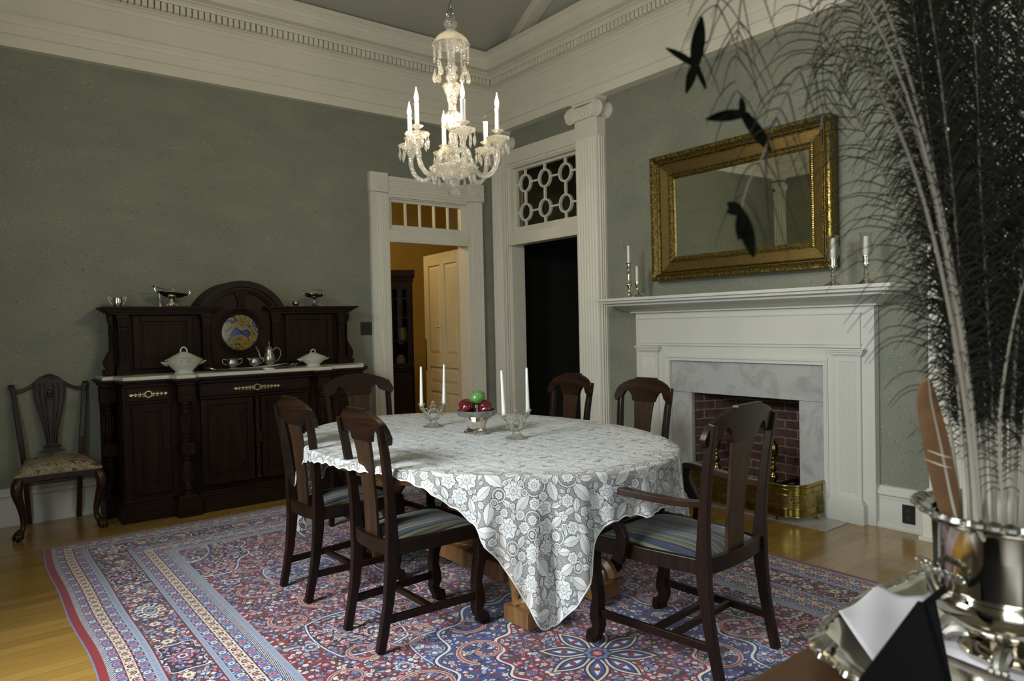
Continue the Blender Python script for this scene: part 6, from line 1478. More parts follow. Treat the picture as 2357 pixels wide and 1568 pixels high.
m = MB(); m.tube(spl([(0.05, -0.05, 0.112), (0.0, -0.07, 0.130), (-0.09, -0.03, 0.150), (-0.125, 0, 0.160), (-0.09, 0.03, 0.150), (0.0, 0.07, 0.130), (0.05, 0.05, 0.112)], 4), 0.003, 6); m.ball((-0.125, 0, 0.160), 0.009); m.build('swing_handle', 'silverd', bk, smooth=True)
for k in range(4):
    m = MB(); a = PI/4+k*PI/2; m.tube(spl([(0.022*math.cos(a), 0.022*math.sin(a), 0.075), (0.045*math.cos(a), 0.045*math.sin(a), 0.06), (0.035*math.cos(a), 0.035*math.sin(a), 0.03), (0.055*math.cos(a), 0.055*math.sin(a), 0.004)], 3), 0.0035, 6); m.build('scroll_leg', 'silver', bk, smooth=True)
go = thing('bell_snuffer', 'small silver bell with a tall handle beside the cake basket', 'bell', (1.212, 5.92, ZU))
m = MB(); m.lathe([(0.018, 0), (0.017, 0.008), (0.012, 0.026), (0.004, 0.034), (0.003, 0.10), (0.004, 0.104), (0.001, 0.108)], 16); m.build('body', 'silver', go, smooth=True, angle=50)
sm = thing('salt_bowl', 'small fluted silver bowl at the right foot of the arched pediment', 'bowl', (2.300, 5.985, ZU))
m = MB(); m.lathe([(0.016, 0), (0.014, 0.006), (0.026, 0.018), (0.031, 0.030), (0.026, 0.041), (0.029, 0.045), (0.024, 0.044), (0.001, 0.02)], 24, flute=12, fa=0.05); m.build('body', 'silverd', sm, smooth=True, angle=60)
cm = thing('silver_compote', 'footed silver compote with a bail handle on the right of the sideboard top', 'compote', (2.465, 5.985, ZU))
m = MB(); m.lathe([(0.040, 0), (0.042, 0.004), (0.022, 0.016), (0.009, 0.030), (0.008, 0.060), (0.016, 0.072), (0.030, 0.078)], 24); m.build('foot', 'silverd', cm, smooth=True, angle=50)
m = MB(); m.lathe([(0.028, 0.076), (0.070, 0.086), (0.086, 0.100), (0.090, 0.118), (0.086, 0.118), (0.070, 0.094), (0.001, 0.084)], 32, sy=0.85); m.build('dish', 'silver', cm, smooth=True, angle=50)
m = MB(); m.tube(spl([(-0.090, 0, 0.110), (-0.104, 0, 0.135), (-0.05, -0.035, 0.142), (0.04, -0.03, 0.146), (0.104, 0, 0.134), (0.090, 0, 0.110)], 4), 0.0028, 6); m.ball((0.055, -0.02, 0.146), 0.009, (1.6, 1, 1)); m.build('bail_handle', 'silverd', cm, smooth=True)
def tureen(label, x, y, s, sz):
    t = thing('soup_tureen', label, 'tureen', (x, y, ZB_), 0, 'lidded china tureens on the marble top')
    m = MB(); m.lathe([(r*s, z*sz) for r, z in [(0.068, 0), (0.070, 0.006), (0.060, 0.012), (0.062, 0.022), (0.088, 0.048), (0.112, 0.075), (0.126, 0.092), (0.128, 0.098), (0.120, 0.098)]], 32, sy=0.72, flute=8, fa=0.02); m.build('body', 'china', t, smooth=True, angle=60)
    m = MB(); m.lathe([(r*s, z*sz) for r, z in [(0.130, 0.098), (0.132, 0.102), (0.100, 0.118), (0.060, 0.140), (0.030, 0.156), (0.012, 0.160), (0.001, 0.161)]], 32, sy=0.72, flute=8, fa=0.015); m.build('lid', 'china', t, smooth=True, angle=60)
    m = MB(); m.tube(spl([(-0.022*s, 0, 0.155*sz), (-0.020*s, 0, 0.178*sz), (0, 0, 0.196*sz), (0.020*s, 0, 0.178*sz), (0.022*s, 0, 0.155*sz)], 4), 0.0052*s, 6); m.build('lid_handle', 'china', t, smooth=True)
    for q in (1, -1):
        m = MB(); m.tube(spl([(q*0.108*s, 0.018, 0.062*sz), (q*0.138*s, 0.012, 0.078*sz), (q*0.150*s, 0, 0.088*sz), (q*0.138*s, -0.012, 0.086*sz), (q*0.116*s, -0.018, 0.078*sz)], 3), 0.006*s, 6); m.build('handle', 'china', t, smooth=True)
tureen('large lidded white china tureen on the left of the marble top', 1.327, 5.735, 1.03, 1.02)
tureen('smaller lidded white china tureen on the right of the marble top', 2.352, 5.765, 0.90, 0.72)
tr = thing('oval_silver_tray', 'oval silver tea tray in the middle of the sideboard marble', 'tray', (1.855, 5.765, ZB_))
m = MB(); m.lathe([(0.20, 0.0), (0.27, 0.004), (0.31, 0.016), (0.318, 0.020), (0.312, 0.022), (0.265, 0.010), (0.001, 0.006)], 48, sy=0.48, flute=16, fa=0.012); m.build('dish', 'silverd', tr, smooth=True, angle=60)
for s in (1, -1):
    m = MB(); m.tube(spl([(s*0.31, -0.05, 0.018), (s*0.345, -0.035, 0.030), (s*0.352, 0, 0.036), (s*0.345, 0.035, 0.030), (s*0.31, 0.05, 0.018)], 4), 0.006, 6); m.build('handle', 'silverd', tr, smooth=True)
def cloth_patch(m, pts, z, nx_=14, ny_=10, amp=0.003, seed=0):
    """bilinear patch through 4 corners (x,y,dz) with soft waves"""
    (a, b, c, d) = [Vector(p) for p in pts]; g = []
    for i in range(nx_+1):
        u = i/nx_
        for j in range(ny_+1):
            v = j/ny_; p = (a*(1-u)+b*u)*(1-v)+(d*(1-u)+c*u)*v; g.append((p.x, p.y, z+p.z+amp*(math.sin(u*7+seed)*math.cos(v*5+seed*2))))
    m.add(g, [(i*(ny_+1)+j, (i+1)*(ny_+1)+j, (i+1)*(ny_+1)+j+1, i*(ny_+1)+j+1) for i in range(nx_) for j in range(ny_)])
m = MB(); cloth_patch(m, [(-0.26, -0.02, 0.012), (0.02, -0.145, 0.014), (0.30, 0.03, 0.032), (0.05, 0.10, 0.012)], ZB_+0.004, amp=0.003)
m.add([], []); g0 = len(m.v); m.add([(0.005, -0.135, ZB_+0.020), (0.13, -0.085, ZB_+0.022), (0.12, -0.152, ZB_-0.0), (0.045, -0.165, ZB_-0.002)], [(0, 1, 2, 3)])
o = m.build('lace_doily', 'paper', smooth=True, solid=0.001); o.location = (1.855, 5.765, 0); tag(o, 'folded white doily lying on the oval tea tray', 'doily')
TS = 'silver tea service on the oval tray'
tp = thing('silver_coffee_pot', 'tall lidded silver coffee pot on the right of the tea tray', 'coffee pot', (1.985, 5.775, ZB_+0.018), 0, TS)
m = MB(); m.lathe([(0.040, 0), (0.042, 0.006), (0.030, 0.014), (0.045, 0.035), (0.050, 0.060), (0.042, 0.090), (0.030, 0.120), (0.030, 0.135)], 26); m.build('body', 'silverd', tp, smooth=True, angle=60)
m = MB(); m.lathe([(0.032, 0.135), (0.026, 0.150), (0.010, 0.165), (0.006, 0.172), (0.010, 0.180), (0.006, 0.190), (0.001, 0.204)], 20); m.build('lid', 'silverd', tp, smooth=True)
m = MB(); m.tube(spl([(-0.045, 0, 0.045), (-0.075, 0, 0.080), (-0.085, 0, 0.120), (-0.108, 0, 0.165)], 4), [0.010-0.0005*i for i in range(13)], 8); m.build('spout', 'silverd', tp, smooth=True)
m = MB(); m.tube(spl([(0.030, 0, 0.125), (0.055, 0, 0.150), (0.088, 0, 0.130), (0.090, 0, 0.090), (0.070, 0, 0.050), (0.048, 0, 0.040)], 4), 0.005, 6); m.build('handle', 'silverd', tp, smooth=True)
for lab, nm, x, y, s, two in (('open silver sugar bowl at the left of the tea tray', 'silver_sugar_bowl', 1.690, 5.775, 1.05, True), ('low silver cream jug between sugar bowl and coffee pot', 'silver_cream_jug', 1.855, 5.745, 1.0, False)):
    t = thing(nm, lab, 'bowl' if two else 'jug', (x, y, ZB_+0.016), 0, TS)
    m = MB(); m.lathe([(0.030*s, 0), (0.032*s, 0.005), (0.022*s, 0.012), (0.042*s, 0.030), (0.046*s, 0.046), (0.036*s, 0.062), (0.042*s, 0.076), (0.038*s, 0.076), (0.030*s, 0.055), (0.001, 0.03)], 24, flute=8, fa=0.03); m.build('body', 'silverd', t, smooth=True, angle=60)
    for q in ((1, -1) if two else (1,)):
        m = MB(); m.tube(spl([(q*0.040*s, 0, 0.068), (q*0.066*s, 0, 0.075), (q*0.070*s, 0, 0.048), (q*0.044*s, 0, 0.028)], 4), 0.004, 6); m.build('handle', 'silverd', t, smooth=True)
    if not two: m = MB(); m.tube([(-0.038, 0, 0.060), (-0.055, 0, 0.078)], [0.010, 0.006], 8); m.build('spout', 'silverd', t, smooth=True)
# ================================================================== HALL CABINET
hc = thing('china_cabinet', 'tall dark glazed china cabinet in the hall, seen through the open door', 'cabinet', (4.327, 7.5, 0), -0.52)
# local: front face y=0, right front corner at x=0, runs to -x
m = MB(); m.box(-0.95, 0, 0.0, 0.02, 0, 0.82); m.box(-0.95, -0.93, 0, 0.42, 0, 2.0); m.box(-0.02, 0, 0, 0.42, 0, 2.0); m.box(-0.95, 0, 0.40, 0.42, 0, 2.0); m.box(-0.95, 0, 0, 0.42, 0.80, 0.84)
for z in (1.17, 1.45, 1.68): m.box(-0.93, -0.02, 0.02, 0.40, z, z+0.018)
m.build('carcase', 'side', hc)
m = MB(); m.box(-0.98, 0.03, -0.03, 0.42, 1.96, 2.03); m.box(-0.96, 0.01, -0.01, 0.42, 1.90, 1.96)
for i in range(30): m.box(-0.95+i*0.032, -0.935+i*0.032, -0.022, -0.01, 1.93, 1.95)
m.build('cornice', 'side', hc)
for x0, x1 in ((-0.93, -0.48), (-0.47, -0.02)):
    m = MB(); m.fr(x0, x1, 0.86, 1.89, 0.05, -0.02, -0.0005, 0.09); m.box((x0+x1)/2-0.008, (x0+x1)/2+0.008, -0.015, 0, 0.9, 1.82)
    for z in (1.17, 1.45, 1.68): m.box(x0, x1, -0.015, 0, z, z+0.016)
    d = m.build('glazed_door', 'side', hc); m = MB(); m.box(x0+0.04, x1-0.04, -0.008, -0.004, 0.9, 1.82); m.build('pane', 'pane', d)
    m = MB(); m.box(x0, x1, -0.02, 0, 0.08, 0.78); m.box(x0+0.08, x1-0.08, -0.028, -0.02, 0.16, 0.70); m.build('lower_door', 'side', hc, bevel=0.003)
mm_ = hc.matrix_basis.copy(); Mh = Matrix.Translation((4.327, 7.5, 0)) @ Matrix.Rotation(-0.52, 4, 'Z')
for i, (x, z, r, h_, lab, mt_, nm) in enumerate(((-0.12, 1.188, 0.05, 0.15, 'pale lidded jar on the middle shelf of the hall cabinet', 'jar', 'storage_jar'), (-0.30, 1.188, 0.045, 0.13, 'second crockery jar, left of the pale one in the hall cabinet', 'jar', 'storage_jar'), (-0.12, 1.468, 0.035, 0.16, 'clear glass goblet on the upper shelf of the hall cabinet', 'thin', 'goblet'), (-0.24, 1.468, 0.035, 0.16, 'second glass goblet on the same upper cabinet shelf', 'thin', 'goblet'), (-0.16, 0.842, 0.06, 0.16, 'dim round vase at the bottom of the glazed cabinet', 'jar', 'round_vase'))):
    p = Mh @ Vector((x, 0.16, z)); t = thing(nm, lab, nm.replace('_', ' '), tuple(p))
    m = MB()
    if nm == 'goblet': m.lathe([(r*0.8, 0), (0.006, 0.006), (0.005, h_*0.45), (r, h_*0.6), (r*0.9, h_), (r*0.85, h_), (r*0.9, h_*0.62), (0.002, h_*0.5)], 18)
    else: m.lathe([(r*0.8, 0), (r, h_*0.2), (r, h_*0.75), (r*0.7, h_*0.9), (r*0.75, h_), (0.001, h_)], 20)
    m.build('body', mt_, t, smooth=True, angle=50)
# ================================================================== FOREGROUND SERVING TABLE
ZS = 0.852
st_ = thing('serving_table', 'brown wooden serving table in the right foreground holding the silver urn', 'table', (1.25, 0.305, 0))
m = MB(); m.box(-0.62, 0.62, -0.265, 0.268, ZS-0.028, ZS); m.build('tabletop', 'tabw', st_, bevel=0.006)
m = MB(); m.box(-0.56, 0.56, -0.22, 0.22, ZS-0.15, ZS-0.028); m.build('apron', 'tabw', st_)
for sx in (1, -1):
    for sy in (1, -1): m = MB(); m.rects([(sx*0.54, sy*0.20, 0), (sx*0.54, sy*0.20, ZS-0.028)], [(0.03, 0.03), (0.05, 0.05)]); m.build('leg', 'tabw', st_, bevel=0.003)
ty = thing('silver_serving_tray', 'ornate silver tray with shell-scrolled rim on the foreground serving table', 'tray', (1.20, 0.350, ZS))
def rr_outline(hx, hy, n=64, e=3.4):
    return [(hx*abs(math.cos(t))**(2/e)*(1 if math.cos(t) >= 0 else -1), hy*abs(math.sin(t))**(2/e)*(1 if math.sin(t) >= 0 else -1)) for t in [2*PI*i/n for i in range(n)]]
m = MB(); secs = []
for k, z, wv in ((0.001, 0.006, 0), (0.80, 0.006, 0), (0.86, 0.010, 0.0), (0.90, 0.022, 0.01), (0.97, 0.028, 0.03), (1.0, 0.030, 0.05), (1.01, 0.024, 0.05), (0.96, 0.020, 0.03), (0.84, 0.0, 0), (0.001, 0.0, 0)):
    o_ = rr_outline(0.300, 0.222, 160); secs.append([(x*k*(1+wv*0.5*math.cos(i*2*PI/160*20)), y*k*(1+wv*0.5*math.cos(i*2*PI/160*20)), z+wv*0.06*math.cos(i*2*PI/160*20)) for i, (x, y) in enumerate(o_)])
m.loft(secs); m.build('dish', 'silver', ty, smooth=True, angle=70)
m = MB(); o_ = rr_outline(0.298, 0.220, 120); m.tube([(x, y, 0.029) for x, y in o_+o_[:1]], 0.005, 6)
for i in range(0, 120, 2):
    x, y = o_[i]; big = (i % 15) < 2; m.ball((x, y, 0.030), 0.013 if big else 0.006, (1.2, 1.2, 0.6), 8, 5)
for i in range(0, 120, 15):
    x, y = o_[i]; L_ = math.hypot(x, y)
    for q in (-2, -1, 0, 1, 2): tx, ty_ = -y/L_, x/L_; m.tube([(x*0.92, y*0.92, 0.026), (x*0.97+tx*q*0.008, y*0.97+ty_*q*0.008, 0.040), (x*1.03+tx*q*0.013, y*1.03+ty_*q*0.013, 0.030)], [0.004, 0.006, 0.003], 6)
m.build('shell_rim', 'silverd', ty, smooth=True)
m = MB(); cloth_patch(m, [(0.960, 0.440, 0.004), (1.080, 0.565, 0.024), (1.197, 0.558, 0.034), (1.235, 0.490, 0.024)], ZS+0.010, 18, 14, 0.004, 0.7); o = m.build('paper_napkin', 'paper', smooth=True, solid=0.0008)
tag(o, 'white paper napkin hanging over the far rim of the silver tray', 'napkin', 'white napkins on the silver tray')
m = MB(); cloth_patch(m, [(1.06, 0.16, 0.0), (1.11, 0.47, 0.004), (1.44, 0.48, 0.004), (1.42, 0.17, 0.0)], ZS+0.0095, 14, 12, 0.0015, 2.0); o = m.build('paper_napkin', 'paper', smooth=True, solid=0.0008)
tag(o, 'white paper napkin lying flat beneath the silver urn', 'napkin', 'white napkins on the silver tray')
# urn
VX, VY, VZ = 1.160, 0.357, ZS+0.016
ur = thing('silver_urn', 'tall polished silver wine urn holding the peacock feathers in the right foreground', 'vase', (VX, VY, VZ))
m = MB(); m.lathe([(0.062, 0), (0.064, 0.006), (0.056, 0.013), (0.042, 0.017), (0.035, 0.021), (0.037, 0.026)], 40, flute=12, fa=0.03); m.build('foot', 'urn', ur, smooth=True, angle=60)
m = MB(); m.lathe([(0.036, 0.022), (0.050, 0.028), (0.074, 0.043), (0.094, 0.061), (0.1035, 0.078), (0.101, 0.090), (0.094, 0.096), (0.0935, 0.100), (0.0945, 0.150), (0.0965, 0.190), (0.100, 0.197), (0.096, 0.198), (0.091, 0.150), (0.088, 0.09), (0.001, 0.06)], 56); m.build('body', 'urn', ur, smooth=True, angle=50)
m = MB(); m.lathe([(0.098, 0.194), (0.110, 0.198), (0.118, 0.202), (0.116, 0.208), (0.104, 0.204), (0.096, 0.200)], 72, flute=24, fa=0.015, cap=False)
for i in range(40):
    a = 2*PI*i/40; big = i % 10 < 3; m.ball((0.114*math.cos(a), 0.114*math.sin(a), 0.205), 0.011 if big else 0.006, (1, 1, 0.7), 8, 5)
m.build('shell_rim', 'silverd', ur, smooth=True)
m = MB(); m.torus((0, 0, 0.095), 0.0955, 0.0035, 'z', 56, 6); m.torus((0, 0, 0.190), 0.0975, 0.003, 'z', 56, 6); m.build('ring_band', 'urn', ur, smooth=True)
for s, a0 in ((1, math.radians(143)), (1, math.radians(323)), ):
    ca, sa = math.cos(a0), math.sin(a0); tx, ty_ = -sa, ca
    m = MB(); Q = [(0.092, 0.034, 0.118), (0.102, 0.036, 0.124), (0.116, 0.026, 0.128), (0.121, 0.0, 0.129), (0.116, -0.026, 0.128), (0.102, -0.036, 0.124), (0.092, -0.034, 0.118)]
    P = spl([(r*ca+t_*tx, r*sa+t_*ty_, z) for r, t_, z in Q], 8); m.tube(P, [0.0048+0.0012*math.sin(i*1.9) for i in range(len(P))], 8)
    m.tube(spl([(0.119*ca, 0.119*sa, 0.126), (0.114*ca, 0.114*sa, 0.108), (0.102*ca, 0.102*sa, 0.084)], 4), [0.004+0.0004*i for i in range(9)], 8); m.build('rope_handle', 'silverd', ur, smooth=True)
for k in range(4):
    a = math.radians(143+k*90+45); ca, sa = math.cos(a), math.sin(a); m = MB(); m.tube(spl([(0.050*ca, 0.050*sa, 0.020), (0.070*ca, 0.070*sa, 0.015), (0.082*ca, 0.082*sa, 0.003)], 3), [0.012, 0.012, 0.011, 0.010, 0.009, 0.008, 0.008], 8)
    for q in (-1, 0, 1): m.ball((0.084*ca-q*0.008*sa, 0.084*sa+q*0.008*ca, 0.004), 0.005)
    m.build('claw_foot', 'silverd', ur, smooth=True)
# black easel card
ec = thing('easel_card', 'black easel-backed display card seen from behind in front of the silver urn', 'display card', (0, 0, 0))
p0 = Vector((0.665, 0.336)); p1 = Vector((0.962, 0.392)); d_ = (p1-p0).normalized(); n_ = Vector((-d_.y, d_.x))
m = MB(); zb = ZS+0.012; zt = 0.983
def q3(p, z): return (p.x, p.y, z)
pa, pb = p0, p1; tk = 0.006; lean = 0.03
pa = pa-n_*lean; pb = pb-n_*lean; m.loft([[q3(pa+n_*0, zb), q3(pa+n_*tk, zb), q3(pa+n_*(tk+lean), zt), q3(pa+n_*lean, zt)], [q3(pb, zb), q3(pb+n_*tk, zb), q3(pb+n_*(tk+lean), zt), q3(pb+n_*lean, zt)]]); m.build('panel', 'blackc', ec)
m = MB(); pm = pb-d_*0.004; m.loft([[q3(pm+n_*lean, zt-0.012), q3(pm+n_*(lean+0.003), zt-0.012), q3(pm+n_*(lean+0.003), zt-0.002), q3(pm+n_*lean, zt-0.002)], [q3(pm+d_*0.09+n_*(lean-0.01), zt-0.012), q3(pm+d_*0.09+n_*(lean-0.007), zt-0.012), q3(pm+d_*0.09+n_*(lean-0.007), zt-0.002), q3(pm+d_*0.09+n_*(lean-0.01), zt-0.002)]]); m.build('hinge_strip', 'blackc', ec)
m = MB(); pc = Vector((1.000, 0.386)); s1 = pb+n_*lean+d_*0.001
m.loft([[q3(pb+d_*0.001, zb), q3(pb+d_*0.004-n_*0.005, zb), (s1.x-n_.x*0.005, s1.y-n_.y*0.005, zt-0.004), (s1.x, s1.y, zt-0.004)], [q3(pc, zb), q3(pc-n_*0.005, zb), (pc.x+n_.x*0.005, pc.y+n_.y*0.005, 0.974), (pc.x+n_.x*0.010, pc.y+n_.y*0.010, 0.974)]]); m.build('side_flap', 'blackc', ec)
# ================================================================== FEATHERS (stem points in metres)
FEATHERS = [
 ('outer', [(1.106,0.398,1.049),(1.101,0.409,1.175),(1.092,0.423,1.291),(1.075,0.442,1.403),(1.055,0.464,1.509),(1.029,0.490,1.609),(1.001,0.518,1.698),(0.982,0.538,1.780),(0.969,0.553,1.857)], 0.1, 0.0115, 0),
 ('second', [(1.148,0.404,1.040),(1.152,0.412,1.168),(1.149,0.425,1.289),(1.142,0.443,1.417),(1.127,0.466,1.560),(1.115,0.486,1.660),(1.100,0.508,1.747),(1.081,0.534,1.842),(1.073,0.550,1.899)], 0.085, 0.0085, 0),
 ('arch', [(1.087,0.375,1.058),(1.078,0.376,1.187),(1.059,0.385,1.323),(1.037,0.396,1.457),(1.013,0.408,1.560),(0.985,0.422,1.630),(0.945,0.445,1.680),(0.912,0.460,1.683),(0.886,0.470,1.645),(0.870,0.471,1.587)], 0.05, 0.012, 0),
 ('droop1', [(1.069,0.364,1.064),(1.050,0.366,1.220),(1.020,0.378,1.397),(0.980,0.397,1.576),(0.922,0.428,1.727),(0.860,0.462,1.820),(0.801,0.491,1.819),(0.760,0.504,1.755),(0.738,0.501,1.682),(0.723,0.494,1.641),(0.712,0.485,1.604),(0.705,0.472,1.581)], 0.06, 0.012, 1),
 ('droop2', [(1.044,0.358,1.070),(1.019,0.361,1.223),(0.981,0.373,1.396),(0.937,0.390,1.536),(0.884,0.411,1.633),(0.831,0.432,1.670),(0.785,0.445,1.642),(0.746,0.452,1.589),(0.713,0.454,1.531),(0.687,0.452,1.504),(0.665,0.446,1.480),(0.647,0.438,1.461)], 0.06, 0.012, 1),
 ('droop3', [(1.104,0.374,1.055),(1.085,0.376,1.216),(1.053,0.390,1.422),(1.004,0.417,1.652),(0.941,0.453,1.824),(0.872,0.491,1.891),(0.811,0.520,1.879),(0.766,0.535,1.801),(0.743,0.533,1.730),(0.720,0.532,1.677),(0.697,0.531,1.652)], 0.055, 0.012, 1),
 ('mass', [(1.059,0.376,1.063),(1.075,0.389,1.217),(1.087,0.406,1.376),(1.097,0.425,1.541),(1.103,0.447,1.712),(1.109,0.469,1.888)], 0.066, 0.004, 0),
 ('mass', [(1.127,0.394,1.046),(1.139,0.406,1.206),(1.148,0.420,1.369),(1.150,0.440,1.538),(1.155,0.458,1.710),(1.155,0.480,1.887)], 0.066, 0.004, 0),
 ('mass', [(1.164,0.401,1.037),(1.137,0.399,1.215),(1.107,0.399,1.386),(1.077,0.399,1.549),(1.043,0.402,1.704),(1.005,0.408,1.853)], 0.066, 0.004, 0),
 ('mass', [(1.192,0.404,1.031),(1.218,0.419,1.201),(1.239,0.438,1.379),(1.262,0.455,1.564),(1.276,0.480,1.757),(1.292,0.503,1.958)], 0.066, 0.004, 0),
 ('mass', [(1.162,0.388,1.041),(1.203,0.406,1.196),(1.238,0.430,1.362),(1.273,0.454,1.540),(1.302,0.483,1.730),(1.339,0.507,1.930)], 0.066, 0.004, 0),
 ('mass', [(1.118,0.367,1.053),(1.141,0.380,1.214),(1.162,0.395,1.381),(1.180,0.411,1.555),(1.197,0.429,1.736),(1.212,0.449,1.924)], 0.066, 0.004, 0),
 ('mass', [(1.125,0.364,1.053),(1.141,0.372,1.212),(1.153,0.382,1.375),(1.164,0.393,1.543),(1.178,0.402,1.714),(1.186,0.415,1.889)], 0.066, 0.004, 0),
 ('mass', [(1.093,0.348,1.062),(1.140,0.365,1.205),(1.189,0.382,1.361),(1.230,0.403,1.528),(1.280,0.420,1.708),(1.326,0.439,1.900)], 0.066, 0.004, 0),
 ('mass', [(1.121,0.351,1.056),(1.164,0.364,1.216),(1.205,0.379,1.386),(1.247,0.394,1.567),(1.290,0.408,1.760),(1.339,0.417,1.963)], 0.066, 0.004, 0),
 ('mass', [(1.115,0.344,1.059),(1.161,0.355,1.207),(1.208,0.368,1.365),(1.255,0.379,1.534),(1.305,0.389,1.715),(1.357,0.398,1.906)], 0.066, 0.004, 0),
 ('mass', [(1.184,0.359,1.042),(1.234,0.369,1.196),(1.284,0.379,1.360),(1.341,0.384,1.536),(1.392,0.395,1.722),(1.450,0.399,1.919)], 0.066, 0.004, 0),
 ('mass', [(1.121,0.334,1.060),(1.124,0.329,1.196),(1.129,0.322,1.331),(1.135,0.314,1.464),(1.142,0.305,1.595),(1.149,0.296,1.725)], 0.066, 0.004, 0),
 ('mass', [(1.168,0.343,1.049),(1.172,0.336,1.205),(1.177,0.328,1.359),(1.183,0.319,1.510),(1.198,0.303,1.660),(1.205,0.293,1.807)], 0.066, 0.004, 0),
 ('right1', [(1.138,0.348,1.054),(1.136,0.346,1.213),(1.141,0.339,1.362),(1.148,0.331,1.509),(1.149,0.326,1.625),(1.147,0.322,1.710)], 0.08, 0.006, 0),
 ('right2', [(1.106,0.348,1.060),(1.094,0.348,1.200),(1.100,0.335,1.327),(1.112,0.316,1.418),(1.121,0.297,1.473)], 0.06, 0.009, 0),
]
MT['barb'] = plain('dark_feather_barb', (0.012, 0.011, 0.006), 0.7, spec=0.2, var=0.3, vs=60)
MT['eyeb'] = plain('iridescent_feather_eye', (0.004, 0.0045, 0.003), 0.9, spec=0.0, var=0.4, vs=80)
def shaftmat():
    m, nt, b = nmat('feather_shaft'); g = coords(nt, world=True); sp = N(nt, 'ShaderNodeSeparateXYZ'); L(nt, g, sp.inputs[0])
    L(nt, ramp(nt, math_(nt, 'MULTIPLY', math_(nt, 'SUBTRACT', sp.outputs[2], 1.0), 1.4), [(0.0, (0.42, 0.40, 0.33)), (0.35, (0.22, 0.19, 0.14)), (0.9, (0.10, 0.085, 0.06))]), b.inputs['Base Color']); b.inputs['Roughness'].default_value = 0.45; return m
MT['shaft'] = shaftmat(); MT['quill'] = plain('brown_quill_vane', (0.15, 0.075, 0.028), 0.6, var=0.25, vs=20)
LBL = {'outer': 'long peacock feather leaning out furthest left of the bunch, with widely spaced arching barbs', 'second': 'peacock feather just right of the outermost one', 'arch': 'pale bent peacock shaft arching over at the upper left of the bunch',
 'droop1': 'peacock feather drooping over above the gilt mirror, its eye hanging before the wallpaper', 'droop2': 'peacock feather whose dark eye hangs in front of the mirror glass', 'droop3': 'peacock feather drooping in from the top edge across the cream frieze',
 'right1': 'peacock feather at the right edge of the picture', 'right2': 'short peacock feather bending out at the right edge', 'mass': 'dark peacock feather in the dense upright cluster above the silver urn'}
RF = random.Random(21)
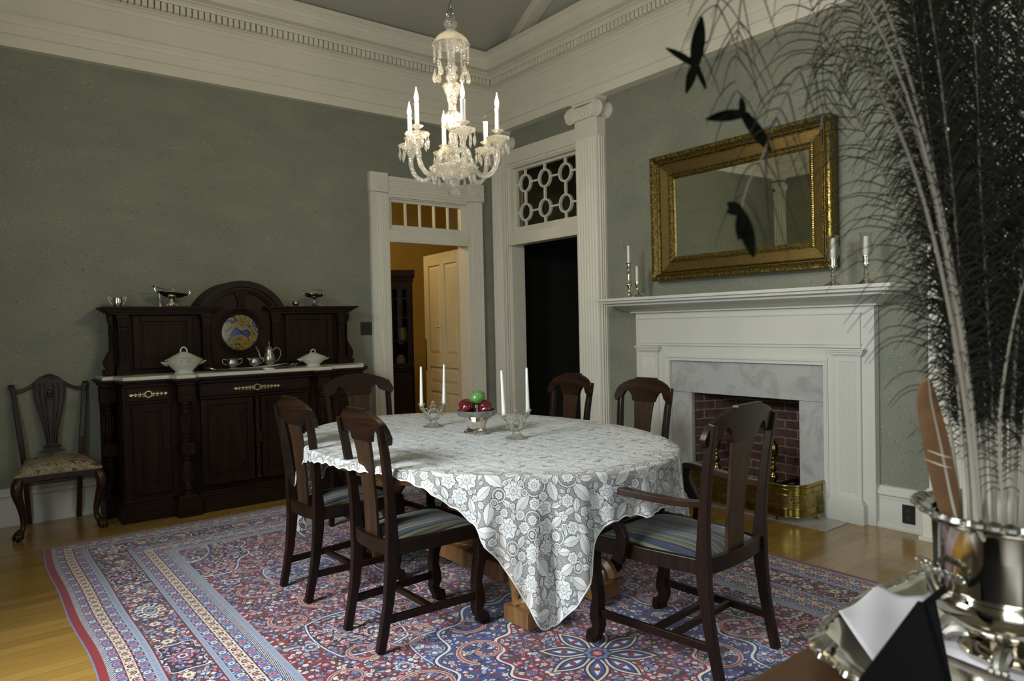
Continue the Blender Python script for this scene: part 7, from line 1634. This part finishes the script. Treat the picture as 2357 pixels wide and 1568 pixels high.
for kind, pts, LB_, spc, eye in FEATHERS:
    t = thing('peacock_feather', LBL[kind], 'feather', pts[0], 0, 'peacock feathers in the silver urn'); o0 = Vector(pts[0])
    P = [Vector(p)-o0 for p in spl(pts, 10)]; n = len(P); cum = [0.0]
    for a, b_ in zip(P, P[1:]): cum.append(cum[-1]+(b_-a).length)
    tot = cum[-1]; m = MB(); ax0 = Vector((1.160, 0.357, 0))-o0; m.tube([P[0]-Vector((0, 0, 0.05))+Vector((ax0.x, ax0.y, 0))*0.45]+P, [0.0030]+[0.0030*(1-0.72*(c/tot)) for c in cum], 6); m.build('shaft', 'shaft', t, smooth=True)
    m = MB(); s = tot*(0.12 if kind != 'mass' else 0.16); view = Vector((0.614, 0.789, 0.0))
    k = 0
    while s < tot*0.985:
        while k < n-2 and cum[k+1] < s: k += 1
        f_ = (s-cum[k])/max(1e-6, cum[k+1]-cum[k]); p = P[k].lerp(P[k+1], f_); tg = (P[k+1]-P[k]).normalized(); lat = tg.cross(view).normalized()
        q = s/tot; Lb = LB_*interp([(0.1, 0.35), (0.25, 0.8), (0.45, 1.05), (0.9, 0.9), (1, 0.5)], q)
        if kind.startswith('droop'): Lb *= interp([(0, 0.0), (0.35, 0.5), (0.6, 0.9), (1.0, 1.0)], q)
        for sd in (1, -1):
            if kind in ('outer', 'second') and sd > 0 and RF.random() < 0.35: continue
            if kind.startswith('droop') and RF.random() < 0.55: continue
            l = Lb*RF.uniform(0.75, 1.2); yy_ = 1.0 if kind == 'mass' else (1.2 if kind.startswith('droop') else 0.35); yaw_ = RF.uniform(-yy_, yy_); fw_ = RF.uniform(0.8, 1.6) if kind == 'mass' else RF.uniform(0.5, 0.8)
            d1_ = (lat*sd*math.cos(yaw_)+view*math.sin(yaw_)*0.9)
            c_ = []
            for i in range(6):
                u = i/5; c_.append(p+d1_*l*(u*0.95)+tg*l*(fw_*math.sin(u*1.9)*0.62)+Vector((0, 0, -1))*l*((1.1 if kind.startswith('droop') else 0.42)*u**2.4))
            rb = 1.5 if kind == 'mass' else 1.2; m.tube(c_, [0.0008*rb, 0.00078*rb, 0.00072*rb, 0.00065*rb, 0.00055*rb, 0.0003*rb], 3)
        s += spc*RF.uniform(0.8, 1.2)
    o = m.build('barbs', 'barb', t); o['kind'] = 'stuff'; o['label'] = 'loose dark barbs'
    if eye:
        m = MB(); e0 = P[-1]; Rv = Vector((0.789, -0.614, 0)); Uv = Vector((0, 0, 1))
        for a0_, ln, wd in {'droop1': ((178, 0.050, 0.0065), (168, 0.036, 0.0050), (-50, 0.056, 0.0070), (95, 0.03, 0.004)), 'droop2': ((128, 0.026, 0.006), (150, 0.020, 0.005), (-72, 0.050, 0.0075), (-95, 0.026, 0.005)), 'droop3': ((82, 0.075, 0.0085), (142, 0.052, 0.0045), (-112, 0.034, 0.0055), (-60, 0.03, 0.003))}[kind]:
            an = math.radians(a0_); dd = Rv*math.cos(an)+Uv*math.sin(an); ll = dd.cross(view).normalized(); secs = []
            for i in range(9):
                u = i/8; w_ = wd*math.sin(PI*min(0.98, max(0.03, u)))**0.7; c_ = e0+dd*ln*(u-0.15)+Vector((0, 0, -0.006*u*u)); secs.append([tuple(c_+ll*w_-view*0.0008), tuple(c_-ll*w_-view*0.0008+view*0.004*u), tuple(c_-ll*w_+view*0.0008), tuple(c_+ll*w_+view*0.0008)])
            m.loft(secs)
        m.build('eye', 'eyeb', t, smooth=True, angle=60)
# brown quill
qt = thing('brown_quill_feather', 'broad brown quill feather standing at the left lip of the silver urn', 'feather', (1.083, 0.396, 1.040))
m = MB(); R0 = Vector((0, 0, 0)); PP = spl([(0.004, -0.003, 0.0), (-0.006, 0.006, 0.06), (-0.017, 0.014, 0.13), (-0.026, 0.022, 0.19), (-0.028, 0.024, 0.222)], 6); lat = Vector((0.789, -0.614, 0)); vw = Vector((0.614, 0.789, 0)); n = len(PP); secs = []
for i, p in enumerate(PP):
    u = i/(n-1); p = Vector(p); wl = 0.022*math.sin(PI*min(0.97, 0.12+u*0.86))**0.6; wr = 0.016*math.sin(PI*min(0.97, 0.15+u*0.84))**0.6
    secs.append([tuple(p-lat*wl+vw*0.004), tuple(p), tuple(p+lat*wr+vw*0.004), tuple(p+lat*wr+vw*0.0048), tuple(p+vw*0.0012), tuple(p-lat*wl+vw*0.0048)])
m.loft(secs); m.build('vane', 'quill', qt, smooth=True, angle=60)
m = MB(); m.tube([Vector(p)-vw*0.0005 for p in PP], [0.0022*(1-0.7*i/(n-1)) for i in range(n)], 6); m.build('shaft', 'shaft', qt, smooth=True)
m = MB()
for z_, k_ in ((0.098, 0.0), (0.112, 0.0)): m.tube([(-0.030, 0.030, z_+0.012), (-0.018, 0.014, z_+0.004), (-0.008, 0.004, z_)], [0.0003, 0.0012, 0.0004], 4)
m.build('split', 'card', qt)
